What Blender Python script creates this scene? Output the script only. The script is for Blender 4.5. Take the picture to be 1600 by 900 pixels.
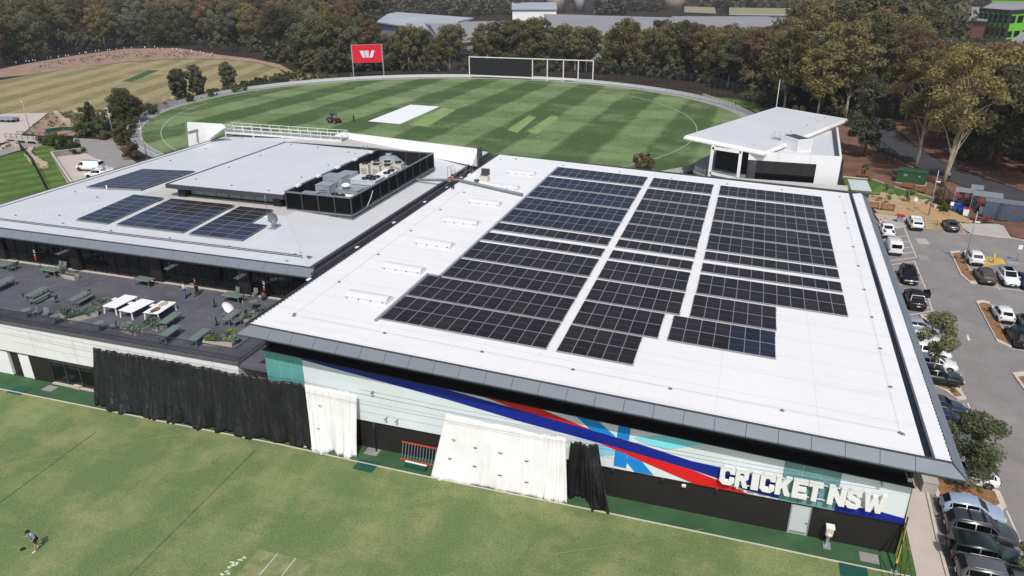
import bpy, bmesh, math, random
from mathutils import Vector, Matrix, noise
random.seed(7)
scn = bpy.context.scene
for o in list(bpy.data.objects): bpy.data.objects.remove(o)
R = math.radians

# ---------------------------------------------------------------- camera
cam_d = bpy.data.cameras.new('camera'); cam = bpy.data.objects.new('camera', cam_d)
scn.collection.objects.link(cam); scn.camera = cam
cam_d.sensor_width = 36.0; cam_d.lens = 36.0 * 1136.0 / 1600.0
cam_d.clip_start = 0.5; cam_d.clip_end = 6000
yaw, pitch, roll = -0.31666, 0.40969, -0.00504
fw = Vector((math.sin(yaw)*math.cos(pitch), math.cos(yaw)*math.cos(pitch), -math.sin(pitch)))
rt = Vector((math.cos(yaw), -math.sin(yaw), 0)); up = rt.cross(fw)
r2 = rt*math.cos(roll) + up*math.sin(roll); u2 = -rt*math.sin(roll) + up*math.cos(roll)
m = Matrix((r2, u2, -fw)).transposed().to_4x4(); m.translation = Vector((0, 0, 33.5))
cam.matrix_world = m

# ---------------------------------------------------------------- world, sun, exposure
SUN_DIR = Vector((-0.33, 1.0, -1.38)).normalized()          # the way the light travels
elev = math.asin(-SUN_DIR.z); to_sun = -SUN_DIR
world = bpy.data.worlds.new('World'); scn.world = world; world.use_nodes = True
nt = world.node_tree; bg = nt.nodes['Background']
sky = nt.nodes.new('ShaderNodeTexSky'); sky.sky_type = 'NISHITA'; sky.sun_disc = False
sky.sun_elevation = elev; sky.sun_rotation = math.atan2(to_sun.x, to_sun.y)
sky.air_density = 1.0; sky.dust_density = 2.5; sky.ozone_density = 1.0
nt.links.new(sky.outputs[0], bg.inputs[0]); bg.inputs[1].default_value = 0.115
sd = bpy.data.lights.new('sun', 'SUN'); sd.energy = 3.35; sd.angle = R(0.53); sd.color = (1.0, 0.965, 0.91)
so = bpy.data.objects.new('sun', sd); scn.collection.objects.link(so)
so.rotation_euler = SUN_DIR.to_track_quat('-Z', 'Y').to_euler(); so.location = (0, 0, 120)
scn.view_settings.view_transform = 'Standard'; scn.view_settings.look = 'None'
scn.view_settings.exposure = 0.0; scn.view_settings.gamma = 1.0
scn.render.engine = 'CYCLES'
scn.render.resolution_x = 1024; scn.render.resolution_y = 576

# ---------------------------------------------------------------- materials
MATS = {}
def srgb(h):
    h = h.lstrip('#'); c = [int(h[i:i+2], 16)/255 for i in (0, 2, 4)]
    return tuple(((v+0.055)/1.055)**2.4 if v > 0.04045 else v/12.92 for v in c) + (1,)
class NT:
    def __init__(s, name):
        s.m = bpy.data.materials.new(name); s.m.use_nodes = True; s.t = s.m.node_tree
        s.b = s.t.nodes['Principled BSDF']; MATS[name] = s.m
    def n(s, typ, **kw):
        x = s.t.nodes.new('ShaderNode'+typ)
        for k, v in kw.items(): setattr(x, k, v)
        return x
    def l(s, a, b): s.t.links.new(a, b)
    def pos(s): return s.n('NewGeometry').outputs['Position']
    def noise(s, scale, detail=3, vec=None, rough=0.55):
        x = s.n('TexNoise'); x.inputs['Scale'].default_value = scale; x.inputs['Detail'].default_value = detail
        x.inputs['Roughness'].default_value = rough; s.l(vec or s.pos(), x.inputs['Vector']); return x.outputs['Fac']
    def math(s, op, a, b=None, c=None):
        x = s.n('Math', operation=op)
        for i, v in enumerate((a, b, c)):
            if v is None: continue
            if isinstance(v, (int, float)): x.inputs[i].default_value = v
            else: s.l(v, x.inputs[i])
        return x.outputs[0]
    def ramp(s, fac, stops):
        x = s.n('ValToRGB'); e = x.color_ramp.elements
        while len(e) < len(stops): e.new(0.5)
        for i, (p, c) in enumerate(stops): e[i].position = p; e[i].color = srgb(c) if isinstance(c, str) else c
        s.l(fac, x.inputs[0]); return x.outputs[0]
    def mix(s, fac, a, b, mode='MIX'):
        x = s.n('Mix', data_type='RGBA', blend_type=mode)
        if isinstance(fac, (int, float)): x.inputs[0].default_value = fac
        else: s.l(fac, x.inputs[0])
        for i, v in ((6, a), (7, b)):
            if isinstance(v, (tuple, list)): x.inputs[i].default_value = v
            elif isinstance(v, str): x.inputs[i].default_value = srgb(v)
            else: s.l(v, x.inputs[i])
        return x.outputs[2]
    def col(s, c): s.l(c, s.b.inputs['Base Color'])
    def rough(s, r, metal=0, spec=None):
        if isinstance(r, (int, float)): s.b.inputs['Roughness'].default_value = r
        else: s.l(r, s.b.inputs['Roughness'])
        s.b.inputs['Metallic'].default_value = metal
        if spec is not None: s.b.inputs['Specular IOR Level'].default_value = spec
    def bump(s, h, dist=0.02, st=0.5):
        x = s.n('Bump'); x.inputs['Distance'].default_value = dist; x.inputs['Strength'].default_value = st
        s.l(h, x.inputs['Height']); s.l(x.outputs[0], s.b.inputs['Normal'])
def mat(name, color, rough=0.6, metal=0, var=0.12, scale=1.5, spec=None, bump=0, obj=False):
    """plain surface with a little uneven wear"""
    t = NT(name); c = srgb(color) if isinstance(color, str) else tuple(color)+(1,)
    vec = None
    if obj: vec = t.n('TexCoord').outputs['Object']
    f = t.noise(scale, 4, vec); f2 = t.noise(scale*9, 2, vec)
    k = t.math('ADD', t.math('MULTIPLY', f, 0.7), t.math('MULTIPLY', f2, 0.3))
    lo = tuple(v*(1-var*1.3) for v in c[:3])+(1,); hi = tuple(min(1, v*(1+var)) for v in c[:3])+(1,)
    t.col(t.ramp(k, [(0.3, lo), (0.7, hi)])); t.rough(rough, metal, spec)
    if bump: t.bump(f2, bump)
    return t.m

# ---------------------------------------------------------------- mesh helpers
COL = scn.collection
class MB:
    def __init__(s): s.v = []; s.f = []; s.smooth = []
    def add(s, vs, fs, sm=False):
        n = len(s.v); s.v += [tuple(v) for v in vs]; s.f += [tuple(i+n for i in f) for f in fs]; s.smooth += [sm]*len(fs); return s
    def box(s, x0, y0, z0, x1, y1, z1):
        return s.add([(x0,y0,z0),(x1,y0,z0),(x1,y1,z0),(x0,y1,z0),(x0,y0,z1),(x1,y0,z1),(x1,y1,z1),(x0,y1,z1)],
                     [(0,3,2,1),(4,5,6,7),(0,1,5,4),(1,2,6,5),(2,3,7,6),(3,0,4,7)])
    def cbox(s, c, d, rz=0):
        cs, sn = math.cos(rz), math.sin(rz); out = []
        for z in (-.5, .5):
            for x, y in ((-.5,-.5),(.5,-.5),(.5,.5),(-.5,.5)):
                X, Y = x*d[0], y*d[1]; out.append((c[0]+X*cs-Y*sn, c[1]+X*sn+Y*cs, c[2]+z*d[2]))
        return s.add(out, [(0,3,2,1),(4,5,6,7),(0,1,5,4),(1,2,6,5),(2,3,7,6),(3,0,4,7)])
    def beam(s, a, b, w, h=None, upv=(0,0,1)):
        a, b = Vector(a), Vector(b); h = h or w; d = (b-a).normalized(); u = Vector(upv)
        if abs(d.dot(u)) > .98: u = Vector((0, 1, 0))
        r = d.cross(u).normalized()*w/2; u = r.cross(d).normalized()*h/2
        return s.add([a-r-u, a+r-u, a+r+u, a-r+u, b-r-u, b+r-u, b+r+u, b-r+u],
                     [(0,1,2,3),(7,6,5,4),(0,4,5,1),(1,5,6,2),(2,6,7,3),(3,7,4,0)])
    def tube(s, pts, rad, n=8, caps=True, sm=True):
        pts = [Vector(p) for p in pts]; rad = rad if isinstance(rad, (list, tuple)) else [rad]*len(pts)
        base = len(s.v); prev = None
        for i, p in enumerate(pts):
            d = (pts[min(i+1, len(pts)-1)]-pts[max(i-1, 0)]).normalized()
            u = Vector((0,0,1)) if abs(d.z) < .9 else Vector((1,0,0))
            if prev is not None and abs(prev.dot(d)) < .95: u = prev
            r = d.cross(u).normalized(); u = r.cross(d).normalized(); prev = u
            for k in range(n):
                a = 2*math.pi*k/n; s.v.append(tuple(p + (r*math.cos(a)+u*math.sin(a))*rad[i]))
        for i in range(len(pts)-1):
            for k in range(n):
                a = base+i*n+k; b = base+i*n+(k+1) % n; s.f.append((a, b, b+n, a+n)); s.smooth.append(sm)
        if caps:
            s.f.append(tuple(base+k for k in range(n))[::-1]); s.smooth.append(False)
            s.f.append(tuple(base+(len(pts)-1)*n+k for k in range(n))); s.smooth.append(False)
        return s
    def prism(s, poly, z0, z1):
        n = len(poly)
        zf0 = z0 if callable(z0) else (lambda x, y: z0); zf1 = z1 if callable(z1) else (lambda x, y: z1)
        vs = [(x, y, zf0(x, y)) for x, y in poly]+[(x, y, zf1(x, y)) for x, y in poly]
        a = sum(poly[i][0]*poly[(i+1) % n][1]-poly[(i+1) % n][0]*poly[i][1] for i in range(n))
        fs = [tuple(range(n))[::-1], tuple(range(n, 2*n))]+[(i, (i+1) % n, (i+1) % n+n, i+n) for i in range(n)]
        if a < 0: fs = [f[::-1] for f in fs]
        return s.add(vs, fs)
    def ring(s, c, prof, n=16, sm=True):      # lathe: prof = [(r,z)...]
        base = len(s.v)
        for r, z in prof:
            for k in range(n):
                a = 2*math.pi*k/n; s.v.append((c[0]+r*math.cos(a), c[1]+r*math.sin(a), c[2]+z))
        for i in range(len(prof)-1):
            for k in range(n):
                a = base+i*n+k; b = base+i*n+(k+1) % n; s.f.append((a, b, b+n, a+n)); s.smooth.append(sm)
        s.f.append(tuple(base+k for k in range(n))[::-1]); s.smooth.append(False)
        s.f.append(tuple(base+(len(prof)-1)*n+k for k in range(n))); s.smooth.append(False)
        return s
    def wheel(s, c, r, w, n=18):              # disc with its axle along Y
        base = len(s.v); prof = [(r*.55, -w/2), (r*.95, -w/2), (r, -w*.35), (r, w*.35), (r*.95, w/2), (r*.55, w/2)]
        for q, y in prof:
            for k in range(n):
                a = 2*math.pi*k/n; s.v.append((c[0]+q*math.cos(a), c[1]+y, c[2]+q*math.sin(a)))
        for i in range(len(prof)-1):
            for k in range(n):
                a = base+i*n+k; b = base+i*n+(k+1) % n; s.f.append((a, a+n, b+n, b)); s.smooth.append(True)
        s.f.append(tuple(base+k for k in range(n))); s.smooth.append(False)
        s.f.append(tuple(base+5*n+k for k in range(n))[::-1]); s.smooth.append(False)
        return s
    def ball(s, c, r, seg=10, rings=6, sq=(1,1,1)):
        base = len(s.v); c = Vector(c)
        for i in range(1, rings):
            t = math.pi*i/rings
            for k in range(seg):
                a = 2*math.pi*k/seg
                s.v.append((c.x+r*sq[0]*math.sin(t)*math.cos(a), c.y+r*sq[1]*math.sin(t)*math.sin(a), c.z+r*sq[2]*math.cos(t)))
        top = len(s.v); s.v.append((c.x, c.y, c.z+r*sq[2])); bot = len(s.v); s.v.append((c.x, c.y, c.z-r*sq[2]))
        for i in range(rings-2):
            for k in range(seg):
                a = base+i*seg+k; b = base+i*seg+(k+1) % seg; s.f.append((a, a+seg, b+seg, b)); s.smooth.append(True)
        for k in range(seg):
            s.f.append((top, base+k, base+(k+1) % seg)); s.smooth.append(True)
            q = base+(rings-2)*seg; s.f.append((bot, q+(k+1) % seg, q+k)); s.smooth.append(True)
        return s
    def mesh(s, name, mt, off=(0,0,0)):
        me = bpy.data.meshes.new(name)
        me.from_pydata([(v[0]-off[0], v[1]-off[1], v[2]-off[2]) for v in s.v] if any(off) else s.v, [], s.f)
        me.polygons.foreach_set('use_smooth', s.smooth)
        me.materials.append(MATS[mt] if isinstance(mt, str) else mt); me.update(); return me
    def build(s, name, mt, parent=None, local=False, **props):
        off = (0,0,0)
        if parent is not None and not local:
            q = parent; off = Vector((0,0,0))
            while q is not None: off += q.location; q = q.parent
        o = bpy.data.objects.new(name, s.mesh(name, mt, tuple(off))); COL.objects.link(o); o.parent = parent
        for k, v in props.items(): o[k] = v
        return o
def mk(name, mesh, parent, loc=(0,0,0), rz=0, **props):
    o = bpy.data.objects.new(name, mesh); COL.objects.link(o); o.parent = parent; o.location = loc
    if rz: o.rotation_euler = (0,0,rz)
    for k, v in props.items(): o[k] = v
    return o
def thing(name, label, cat, loc=(0,0,0), rz=0, group=None):
    o = bpy.data.objects.new(name, None); COL.objects.link(o); o.location = loc; o.rotation_euler = (0,0,rz)
    o.empty_display_size = 0.3; o['label'] = label; o['category'] = cat
    if group: o['group'] = group
    return o
def tag(o, label, cat, group=None):
    o['label'] = label; o['category'] = cat
    if group: o['group'] = group
    return o
def struct(name, mb, mt, kind='structure'):
    o = mb.build(name, mt); o['kind'] = kind; return o
def dup(root, loc, rz=0, label=None, group=None, scale=None):
    r = root.copy(); COL.objects.link(r); r.location = loc; r.rotation_euler = (0,0,rz)
    if label: r['label'] = label
    if group: r['group'] = group
    if scale: r.scale = scale if isinstance(scale, tuple) else (scale,)*3
    for ch in list(root.children):
        c = ch.copy(); COL.objects.link(c); c.parent = r
        for g in list(ch.children):
            d = g.copy(); COL.objects.link(d); d.parent = c
    return r
def sheet(name, poly, z, mt, kind='structure'):
    """flat ground surface, triangulated so that hollow outlines fill correctly"""
    bm = bmesh.new(); vs = [bm.verts.new((x, y, z)) for x, y in poly]; f = bm.faces.new(vs)
    bmesh.ops.triangulate(bm, faces=[f])
    for q in bm.faces:
        if q.normal.z < 0: q.normal_flip()
    me = bpy.data.meshes.new(name); bm.to_mesh(me); bm.free(); me.materials.append(MATS[mt])
    o = bpy.data.objects.new(name, me); COL.objects.link(o)
    if kind: o['kind'] = kind
    return o
def strip(mb, pts, w, z0, z1, closed=False):
    """kerb / line with a real section along a path"""
    n = len(pts); P = [Vector((p[0], p[1])) for p in pts]; L = []; Rr = []
    for i in range(n):
        a = P[i-1] if (i or closed) else P[i]; b = P[(i+1) % n] if (i < n-1 or closed) else P[i]
        d = (b-a).normalized(); q = Vector((-d.y, d.x))*w/2; L.append(P[i]+q); Rr.append(P[i]-q)
    m = n if closed else n-1
    for i in range(m):
        j = (i+1) % n; a, b, c, d = L[i], L[j], Rr[j], Rr[i]
        mb.add([(a.x,a.y,z0),(b.x,b.y,z0),(c.x,c.y,z0),(d.x,d.y,z0),(a.x,a.y,z1),(b.x,b.y,z1),(c.x,c.y,z1),(d.x,d.y,z1)],
               [(4,7,6,5),(0,4,5,1),(3,2,6,7)]+([(0,3,7,4)] if not closed and i == 0 else [])+([(1,5,6,2)] if not closed and i == m-1 else []))
    return mb
def ellipse(cx, cy, a, b, ang, n=160, t0=0, t1=2*math.pi):
    ca, sa = math.cos(ang), math.sin(ang); out = []
    for i in range(n):
        t = t0+(t1-t0)*i/(n if t1-t0 > 6.28 else n-1); x, y = a*math.cos(t), b*math.sin(t); out.append((cx+x*ca-y*sa, cy+x*sa+y*ca))
    return out
def inside(x, y, poly):
    c = False; j = len(poly)-1
    for i in range(len(poly)):
        xi, yi = poly[i][:2]; xj, yj = poly[j][:2]
        if (yi > y) != (yj > y) and x < (xj-xi)*(y-yi)/(yj-yi)+xi: c = not c
        j = i
    return c

# ---------------------------------------------------------------- surface library
mat('white_paint', '#ebebea', .45, var=.05, scale=.6)
mat('roof_white', '#dadada', .42, var=.035, scale=.25)
mat('roof_grey', '#c3c7ca', .45, var=.05, scale=.3)
mat('roof_mid', '#b9b6b1', .6, var=.08, scale=.5)
mat('fascia_grey', '#70777f', .45, var=.05, scale=.7)
mat('bar_grey', '#33363b', .5, var=.1)
mat('cap_grey', '#5a5b5f', .6, var=.08)
mat('gutter_dark', '#45454a', .5, var=.15, scale=2)
mat('black_metal', '#17181b', .45, var=.15, scale=2)
mat('dark_cladding', '#231f20', .55, var=.12, scale=.8)
mat('dark_wall', '#2b2627', .65, var=.10, scale=.6)
mat('soffit', '#2a2b2f', .7, var=.05)
mat('steel', '#8d9298', .35, metal=.6, var=.08)
mat('galv', '#9aa0a6', .45, metal=.3, var=.1, scale=3)
mat('concrete', '#a9a39b', .85, var=.10, scale=.8, bump=.01)
mat('concrete_pale', '#b9aea4', .85, var=.07, scale=.5)
mat('concrete_grey', '#8b8884', .85, var=.12, scale=.4)
mat('trolley_red', '#7d3a2c', .5)
mat('kerb', '#c2b8ad', .85, var=.10, scale=1.2)
mat('line_white', '#cfccc6', .7, var=.15, scale=3)
mat('line_yellow', '#d3aa32', .7, var=.15, scale=3)
mat('mulch', '#8a6544', .95, var=.35, scale=2.2, bump=.04)
mat('sand', '#a98c63', .95, var=.12, scale=1)
mat('stone', '#b3a18b', .9, var=.22, scale=2, bump=.03)
mat('sage', '#69746e', .55, var=.10, scale=3, obj=True)
mat('timber', '#8a5a3c', .7, var=.2, scale=4, obj=True)
mat('transformer_green', '#2f5233', .5, var=.1)
mat('container_blue', '#4f5c6e', .5, var=.1)
mat('plastic_blue', '#1b4f9a', .4, var=.05)
mat('plastic_red', '#b02a22', .45, var=.08)
mat('mower_red', '#5b2620', .5, var=.1)
mat('orange_red', '#c2472a', .5, var=.08)
mat('green_plastic', '#1d4a3a', .5, var=.1)
mat('shade_cloth', '#0f4a41', .7, var=.15)
mat('navy', '#0b2290', .45, var=.03, scale=.5)
mat('mural_red', '#d81a1e', .45, var=.03, scale=.5)
mat('mural_blue', '#1488d6', .45, var=.03, scale=.5)
mat('mural_sky', '#8fcfe8', .45, var=.03, scale=.5)
mat('mural_cyan', '#86e6f4', .45, var=.03, scale=.5)
mat('mural_pale', '#dee6e9', .45, var=.04, scale=.5)
mat('teal_glass', '#5fa3a0', .18, var=.10, scale=.6, spec=.6)
mat('teal_glass_dim', '#6f9a9c', .18, var=.10, scale=.6, spec=.6)
mat('dark_glass', '#0b1012', .08, var=.3, scale=.8, spec=.6)
mat('pale_glass', '#7c8f90', .12, var=.15, scale=.8, spec=.6)
mat('screen_red', '#d3122e', .4, var=.02)
mat('screen_white', '#cfd8ee', .4, var=.02)
mat('net_black', '#0e0f11', .7, var=.1)
def cloth(name, a, b, rough, dist):
    t = NT(name); mp = t.n('Mapping'); mp.inputs['Scale'].default_value = (3.2, 3.2, .45); t.l(t.pos(), mp.inputs[0])
    w = t.math('ADD', t.noise(1.0, 4, mp.outputs[0], .6), t.math('MULTIPLY', t.noise(.9, 3), .35)); t.col(t.ramp(t.noise(.8, 4), [(.3, a), (.7, b)])); t.rough(rough); t.bump(w, dist, .8)
cloth('cloth_black', '#141417', '#222226', .36, .24)
cloth('cloth_white', '#dddcdc', '#e8e7e6', .65, .05)
mat('duct', '#a4abb0', .35, metal=.35, var=.08, scale=1.5)
mat('ac_cream', '#c9c5b8', .5, var=.06)
mat('pvc', '#dcdcd8', .5, var=.04)
mat('anchor_grey', '#77777a', .6)
mat('skylight', '#cfd1d2', .35, var=.03)
mat('rail_white', '#d8d9d6', .45, var=.05)
mat('rubber', '#141414', .8, var=.1)
mat('rim', '#8d9196', .3, metal=.8, var=.1)
mat('rim_dark', '#2a2b2d', .35, metal=.6, var=.1)
mat('car_glass', '#07090b', .08, var=.1, spec=.35)
mat('lamp_red', '#7d1414', .25, var=.05)
mat('lamp_clear', '#c7ccd0', .15, var=.05)
mat('plate', '#c9b83a', .5, var=.05)
mat('plate_white', '#cfcfcf', .5, var=.05)
mat('skin', '#b98a6d', .55, var=.05)
mat('hair_dark', '#241a14', .7, var=.1)
mat('warehouse_roof', '#8e8a8b', .6, var=.12, scale=.05)
mat('warehouse_pale', '#a3a8ad', .6, var=.12, scale=.06)
mat('warehouse_wall', '#8f9299', .7, var=.12, scale=.1)
mat('silo', '#b8a596', .8, var=.28, scale=.25)
mat('lime', '#6fc22e', .55, var=.06, scale=.1)
mat('brick_wall', '#7c5748', .8, var=.15, scale=.5)
mat('yellow_block', '#8f845e', .7, var=.1)
mat('bark_pale', '#a39685', .9, var=.28, scale=1.2)
mat('bark_brown', '#5b4a3c', .9, var=.25, scale=1.5)
mat('tyre_dirt', '#3b3833', .9, var=.2)
for nm, c in dict(paint_white='#dedfe0', paint_cream='#d9dad4', paint_black='#131416', paint_charcoal='#3b3d40', paint_bronze='#4d4843',
                  paint_silver='#8e98a3', paint_sky='#93a3bb', paint_forest='#16221c', paint_navy='#1a2546', paint_grey='#55565a', paint_slate='#26303a').items():
    m_ = mat(nm, c, .28, var=.02, scale=.7, spec=.5, obj=True)
    m_.node_tree.nodes['Principled BSDF'].inputs['Coat Weight'].default_value = .6
    m_.node_tree.nodes['Principled BSDF'].inputs['Coat Roughness'].default_value = .06
for nm, c in dict(shirt_white='#cdd3d6', shirt_sky='#7fb1d8', shirt_navy='#16244a', shirt_red='#a03a26', jeans='#4a6a96', trousers_black='#141519', shorts_navy='#10182e', shoe_white='#cfcfcc', cap_black='#101013').items():
    mat(nm, c, .8, var=.12, scale=6, obj=True)

# roof sheeting: fine ribs as relief, slight soiling between the sheets
def ribbed(name, color, period, axis, depth=.02, var=.05, rough=.42, seam=6.0):
    t = NT(name); p = t.n('SeparateXYZ'); t.l(t.pos(), p.inputs[0]); ax = p.outputs[axis]
    w = t.math('SINE', t.math('MULTIPLY', ax, 2*math.pi/period))
    c = srgb(color); k = t.noise(.22, 4); k2 = t.noise(3.0, 3)
    lo = tuple(v*(1-var*1.5) for v in c[:3])+(1,); hi = tuple(min(1, v*(1+var)) for v in c[:3])+(1,)
    base = t.ramp(t.math('ADD', t.math('MULTIPLY', k, .7), t.math('MULTIPLY', k2, .3)), [(.3, lo), (.7, hi)])
    oth = p.outputs['Y' if axis == 'X' else 'X']
    m_ = t.math('LESS_THAN', t.math('FRACT', t.math('DIVIDE', oth, seam)), .006)
    sm = t.math('LESS_THAN', t.math('FRACT', t.math('DIVIDE', ax, period*4)), .03); mpp = t.n('Mapping'); mpp.inputs['Scale'].default_value = (.9, .06, 1) if axis == 'X' else (.06, .9, 1); t.l(t.pos(), mpp.inputs[0])
    st = t.n('MapRange'); st.inputs[1].default_value = .56; st.inputs[2].default_value = .78; t.l(t.noise(1.0, 5, mpp.outputs[0], .7), st.inputs[0])
    base = t.mix(t.math('MULTIPLY', st.outputs[0], .22), base, '#9c9890'); base = t.mix(t.math('MULTIPLY', sm, .2), base, '#808080')
    t.col(t.mix(t.math('MULTIPLY', m_, .25), base, '#8d8d8d')); t.rough(rough); t.bump(w, depth, .5)
ribbed('roof_ribbed_white', '#e4e3e1', .76, 'Y', .003, .03)
ribbed('roof_ribbed_grey', '#cbcdcf', .40, 'X', .006, .04)
ribbed('roof_ribbed_grey_side', '#cccdce', .40, 'Y', .006, .04)
ribbed('clad_white', '#e6e6e6', 1.2, 'X', .01, .03, seam=900)

# grass and ground
def grass_field(name, dark, light, dry, sc, ang, ox, oy, w1, w2, amt1=.5, amt2=.3, dryness=.5, grain=6.0, dryamt=.75, patch=.9):
    """mown turf: bands in two directions, dry patches and blade grain"""
    t = NT(name); mp = t.n('Mapping'); mp.inputs['Rotation'].default_value = (0, 0, ang); mp.inputs['Location'].default_value = (ox, oy, 0)
    t.l(t.pos(), mp.inputs[0]); s = t.n('SeparateXYZ'); t.l(mp.outputs[0], s.inputs[0])
    wob = t.math('MULTIPLY', t.math('SUBTRACT', t.noise(.08, 2), .5), 1.6)
    def band(ax, w):
        v = t.math('SINE', t.math('MULTIPLY', t.math('ADD', s.outputs[ax], wob), math.pi/w))
        x = t.n('MapRange'); x.inputs[1].default_value = -.25; x.inputs[2].default_value = .25; t.l(v, x.inputs[0]); return x.outputs[0]
    a = band('X', w1); b = band('Y', w2)
    k = t.math('ADD', t.math('MULTIPLY', a, amt1), t.math('MULTIPLY', b, amt2))
    k = t.math('ADD', k, t.math('MULTIPLY', t.math('SUBTRACT', t.noise(.16, 6, rough=.7), .5), patch))
    c = t.ramp(k, [(.1, dark), (.75, light)])
    d = t.n('MapRange'); d.inputs[1].default_value = .62-dryness*.3; d.inputs[2].default_value = .80-dryness*.25
    t.l(t.noise(sc, 6, rough=.65), d.inputs[0])
    c = t.mix(t.math('MULTIPLY', d.outputs[0], dryamt), c, dry)
    g = t.n('MapRange'); g.inputs[1].default_value = .3; g.inputs[2].default_value = .7; g.inputs[3].default_value = .62; g.inputs[4].default_value = 1.38
    t.l(t.noise(grain, 4, rough=.8), g.inputs[0])
    vm = t.n('VectorMath', operation='SCALE'); t.l(c, vm.inputs[0]); t.l(g.outputs[0], vm.inputs['Scale'])
    t.col(vm.outputs[0]); t.rough(.9, spec=.15); t.bump(t.noise(14, 3), .03, .5)
    return t
grass_field('turf_near', '#647548', '#8d9764', '#a49b70', .30, R(4), 0, 0, 4.2, 3.1, .15, .09, .52, 7.0, .38, .85)
grass_field('turf_oval', '#455a34', '#7b8e62', '#8b9268', .045, R(1.5), 13.98, 0, 9.35, 11.5, .40, .15, .22, 1.5)
grass_field('turf_dry', '#787350', '#9c926d', '#a38d69', .05, R(-20.4), 0, 0, 5.7, 60, .50, .0, .55, 1.2)
grass_field('lawn', '#47612b', '#6d8640', '#7f7f4e', .3, R(20), 0, 0, 2.5, 40, .3, .0, .30, 4.0)
def ground(name, cols, sc, rough=.95, bump=.05, stains=None):
    t = NT(name); k = t.math('ADD', t.math('MULTIPLY', t.noise(sc, 5, rough=.65), .6), t.math('MULTIPLY', t.noise(sc*14, 3, rough=.7), .4))
    c = t.ramp(k, cols)
    if stains:
        for sc2, lo, hi, colr, am in stains:
            s_ = t.n('MapRange'); s_.inputs[1].default_value = lo; s_.inputs[2].default_value = hi; t.l(t.noise(sc2, 5, rough=.6), s_.inputs[0]); c = t.mix(t.math('MULTIPLY', s_.outputs[0], am), c, colr)
    t.col(c); t.rough(rough, spec=.15); t.bump(t.noise(sc*20, 3), bump, .5)
ground('forest_floor', [(.3, '#1f1b15'), (.5, '#332b21'), (.7, '#463a2c')], .08)
ground('leaf_litter', [(.3, '#4a372d'), (.5, '#6e5142'), (.7, '#8a6d5c')], .15)
ground('garden_soil', [(.3, '#4a4233'), (.5, '#7b6a56'), (.7, '#a08b74')], .35)
ground('rubble', [(.3, '#6d5a4c'), (.5, '#93796a'), (.7, '#ab9384')], .30)
ground('asphalt', [(.3, '#76716f'), (.5, '#837e7c'), (.7, '#8f8a88')], .35, .85, .006, ((.55, .66, .74, '#4b4846', .6), (.12, .55, .75, '#a09a96', .5)))
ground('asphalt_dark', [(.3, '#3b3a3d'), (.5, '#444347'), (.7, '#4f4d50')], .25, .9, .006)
ground('paving_dark', [(.3, '#4c4c52'), (.5, '#5b5b62'), (.7, '#6a696f')], .35, .75, .004, ((.5, .6, .75, '#7b7a7e', .5), (.22, .58, .7, '#414147', .6)))
ground('artificial_turf', [(.3, '#2f4a30'), (.5, '#3b5a3c'), (.7, '#476647')], .5, .9, .01)
ground('worn_turf', [(.32, '#5d6b42'), (.5, '#7c8258'), (.66, '#9a9a74')], 1.3, .95, .03)
ground('pitch_soil', [(.3, '#6e8252'), (.5, '#80905c'), (.7, '#93976a')], .25)
ground('chalk', [(.35, '#7c8f55'), (.5, '#c5cdb0'), (.6, '#dfe2d2')], 2.2)

# photovoltaic glass: fine cell grid and a colour that shifts a little from panel to panel
def pv(name, a, b):
    t = NT(name); oi = t.n('ObjectInfo'); tc = t.n('TexCoord').outputs['Object']
    s = t.n('SeparateXYZ'); t.l(tc, s.inputs[0])
    k = t.math('ADD', t.math('MULTIPLY', oi.outputs['Random'], .7), t.math('MULTIPLY', t.noise(.05, 2), .3))
    c = t.ramp(k, [(.2, a), (.8, b)])
    gx = t.math('LESS_THAN', t.math('FRACT', t.math('MULTIPLY', s.outputs['X'], 1/.18)), .06)
    gy = t.math('LESS_THAN', t.math('ABSOLUTE', s.outputs['Y']), .012)
    c = t.mix(t.math('MULTIPLY', gx, .10), c, '#8a8d95'); c = t.mix(t.math('MULTIPLY', gy, .45), c, '#8a8d95')
    t.col(c); t.rough(.34, spec=.07)
pv('pv_glass', '#221e1f', '#2c2728'); pv('pv_glass_blue', '#20212d', '#2a2c3b'); pv('pv_glass_club', '#272c3e', '#343a50')
mat('pv_frame', '#9a9ca0', .35, metal=.3, var=.03)
# foliage
def leaf(name, a, b, c3):
    t = NT(name); oi = t.n('ObjectInfo')
    tc = t.n('TexCoord').outputs['Object']
    k = t.math('ADD', t.math('MULTIPLY', t.noise(.45, 3, tc), .55), t.math('MULTIPLY', oi.outputs['Random'], .45))
    t.col(t.ramp(k, [(.2, a), (.42, b), (.68, c3)])); t.rough(.7, spec=.25)
    t.b.inputs['Transmission Weight'].default_value = 0
    tr = t.n('BsdfTranslucent'); mx = t.n('MixShader'); mx.inputs[0].default_value = .38
    out = t.t.nodes['Material Output']; cr = t.ramp(k, [(.2, a), (.42, b), (.68, c3)]); t.l(cr, tr.inputs[0])
    t.l(t.b.outputs[0], mx.inputs[1]); t.l(tr.outputs[0], mx.inputs[2]); t.l(mx.outputs[0], out.inputs[0])
leaf('leaf_olive', '#4a482c', '#6d6843', '#8b8158')
leaf('leaf_dark', '#3b3f2b', '#57573c', '#727052')
leaf('leaf_brown', '#514531', '#735f45', '#8e775a')
leaf('leaf_grey', '#464a3a', '#646651', '#7f806a')
leaf('leaf_rust', '#5a452f', '#7c6041', '#967554')
leaf('leaf_gold', '#524d2c', '#756d42', '#918758')
leaf('leaf_bush', '#1f2b16', '#34461f', '#5a6a34')
leaf('leaf_yellow', '#4a5a20', '#6f7f30', '#8f9c48')
leaf('leaf_street', '#454c33', '#646b4a', '#878a66')
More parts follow.
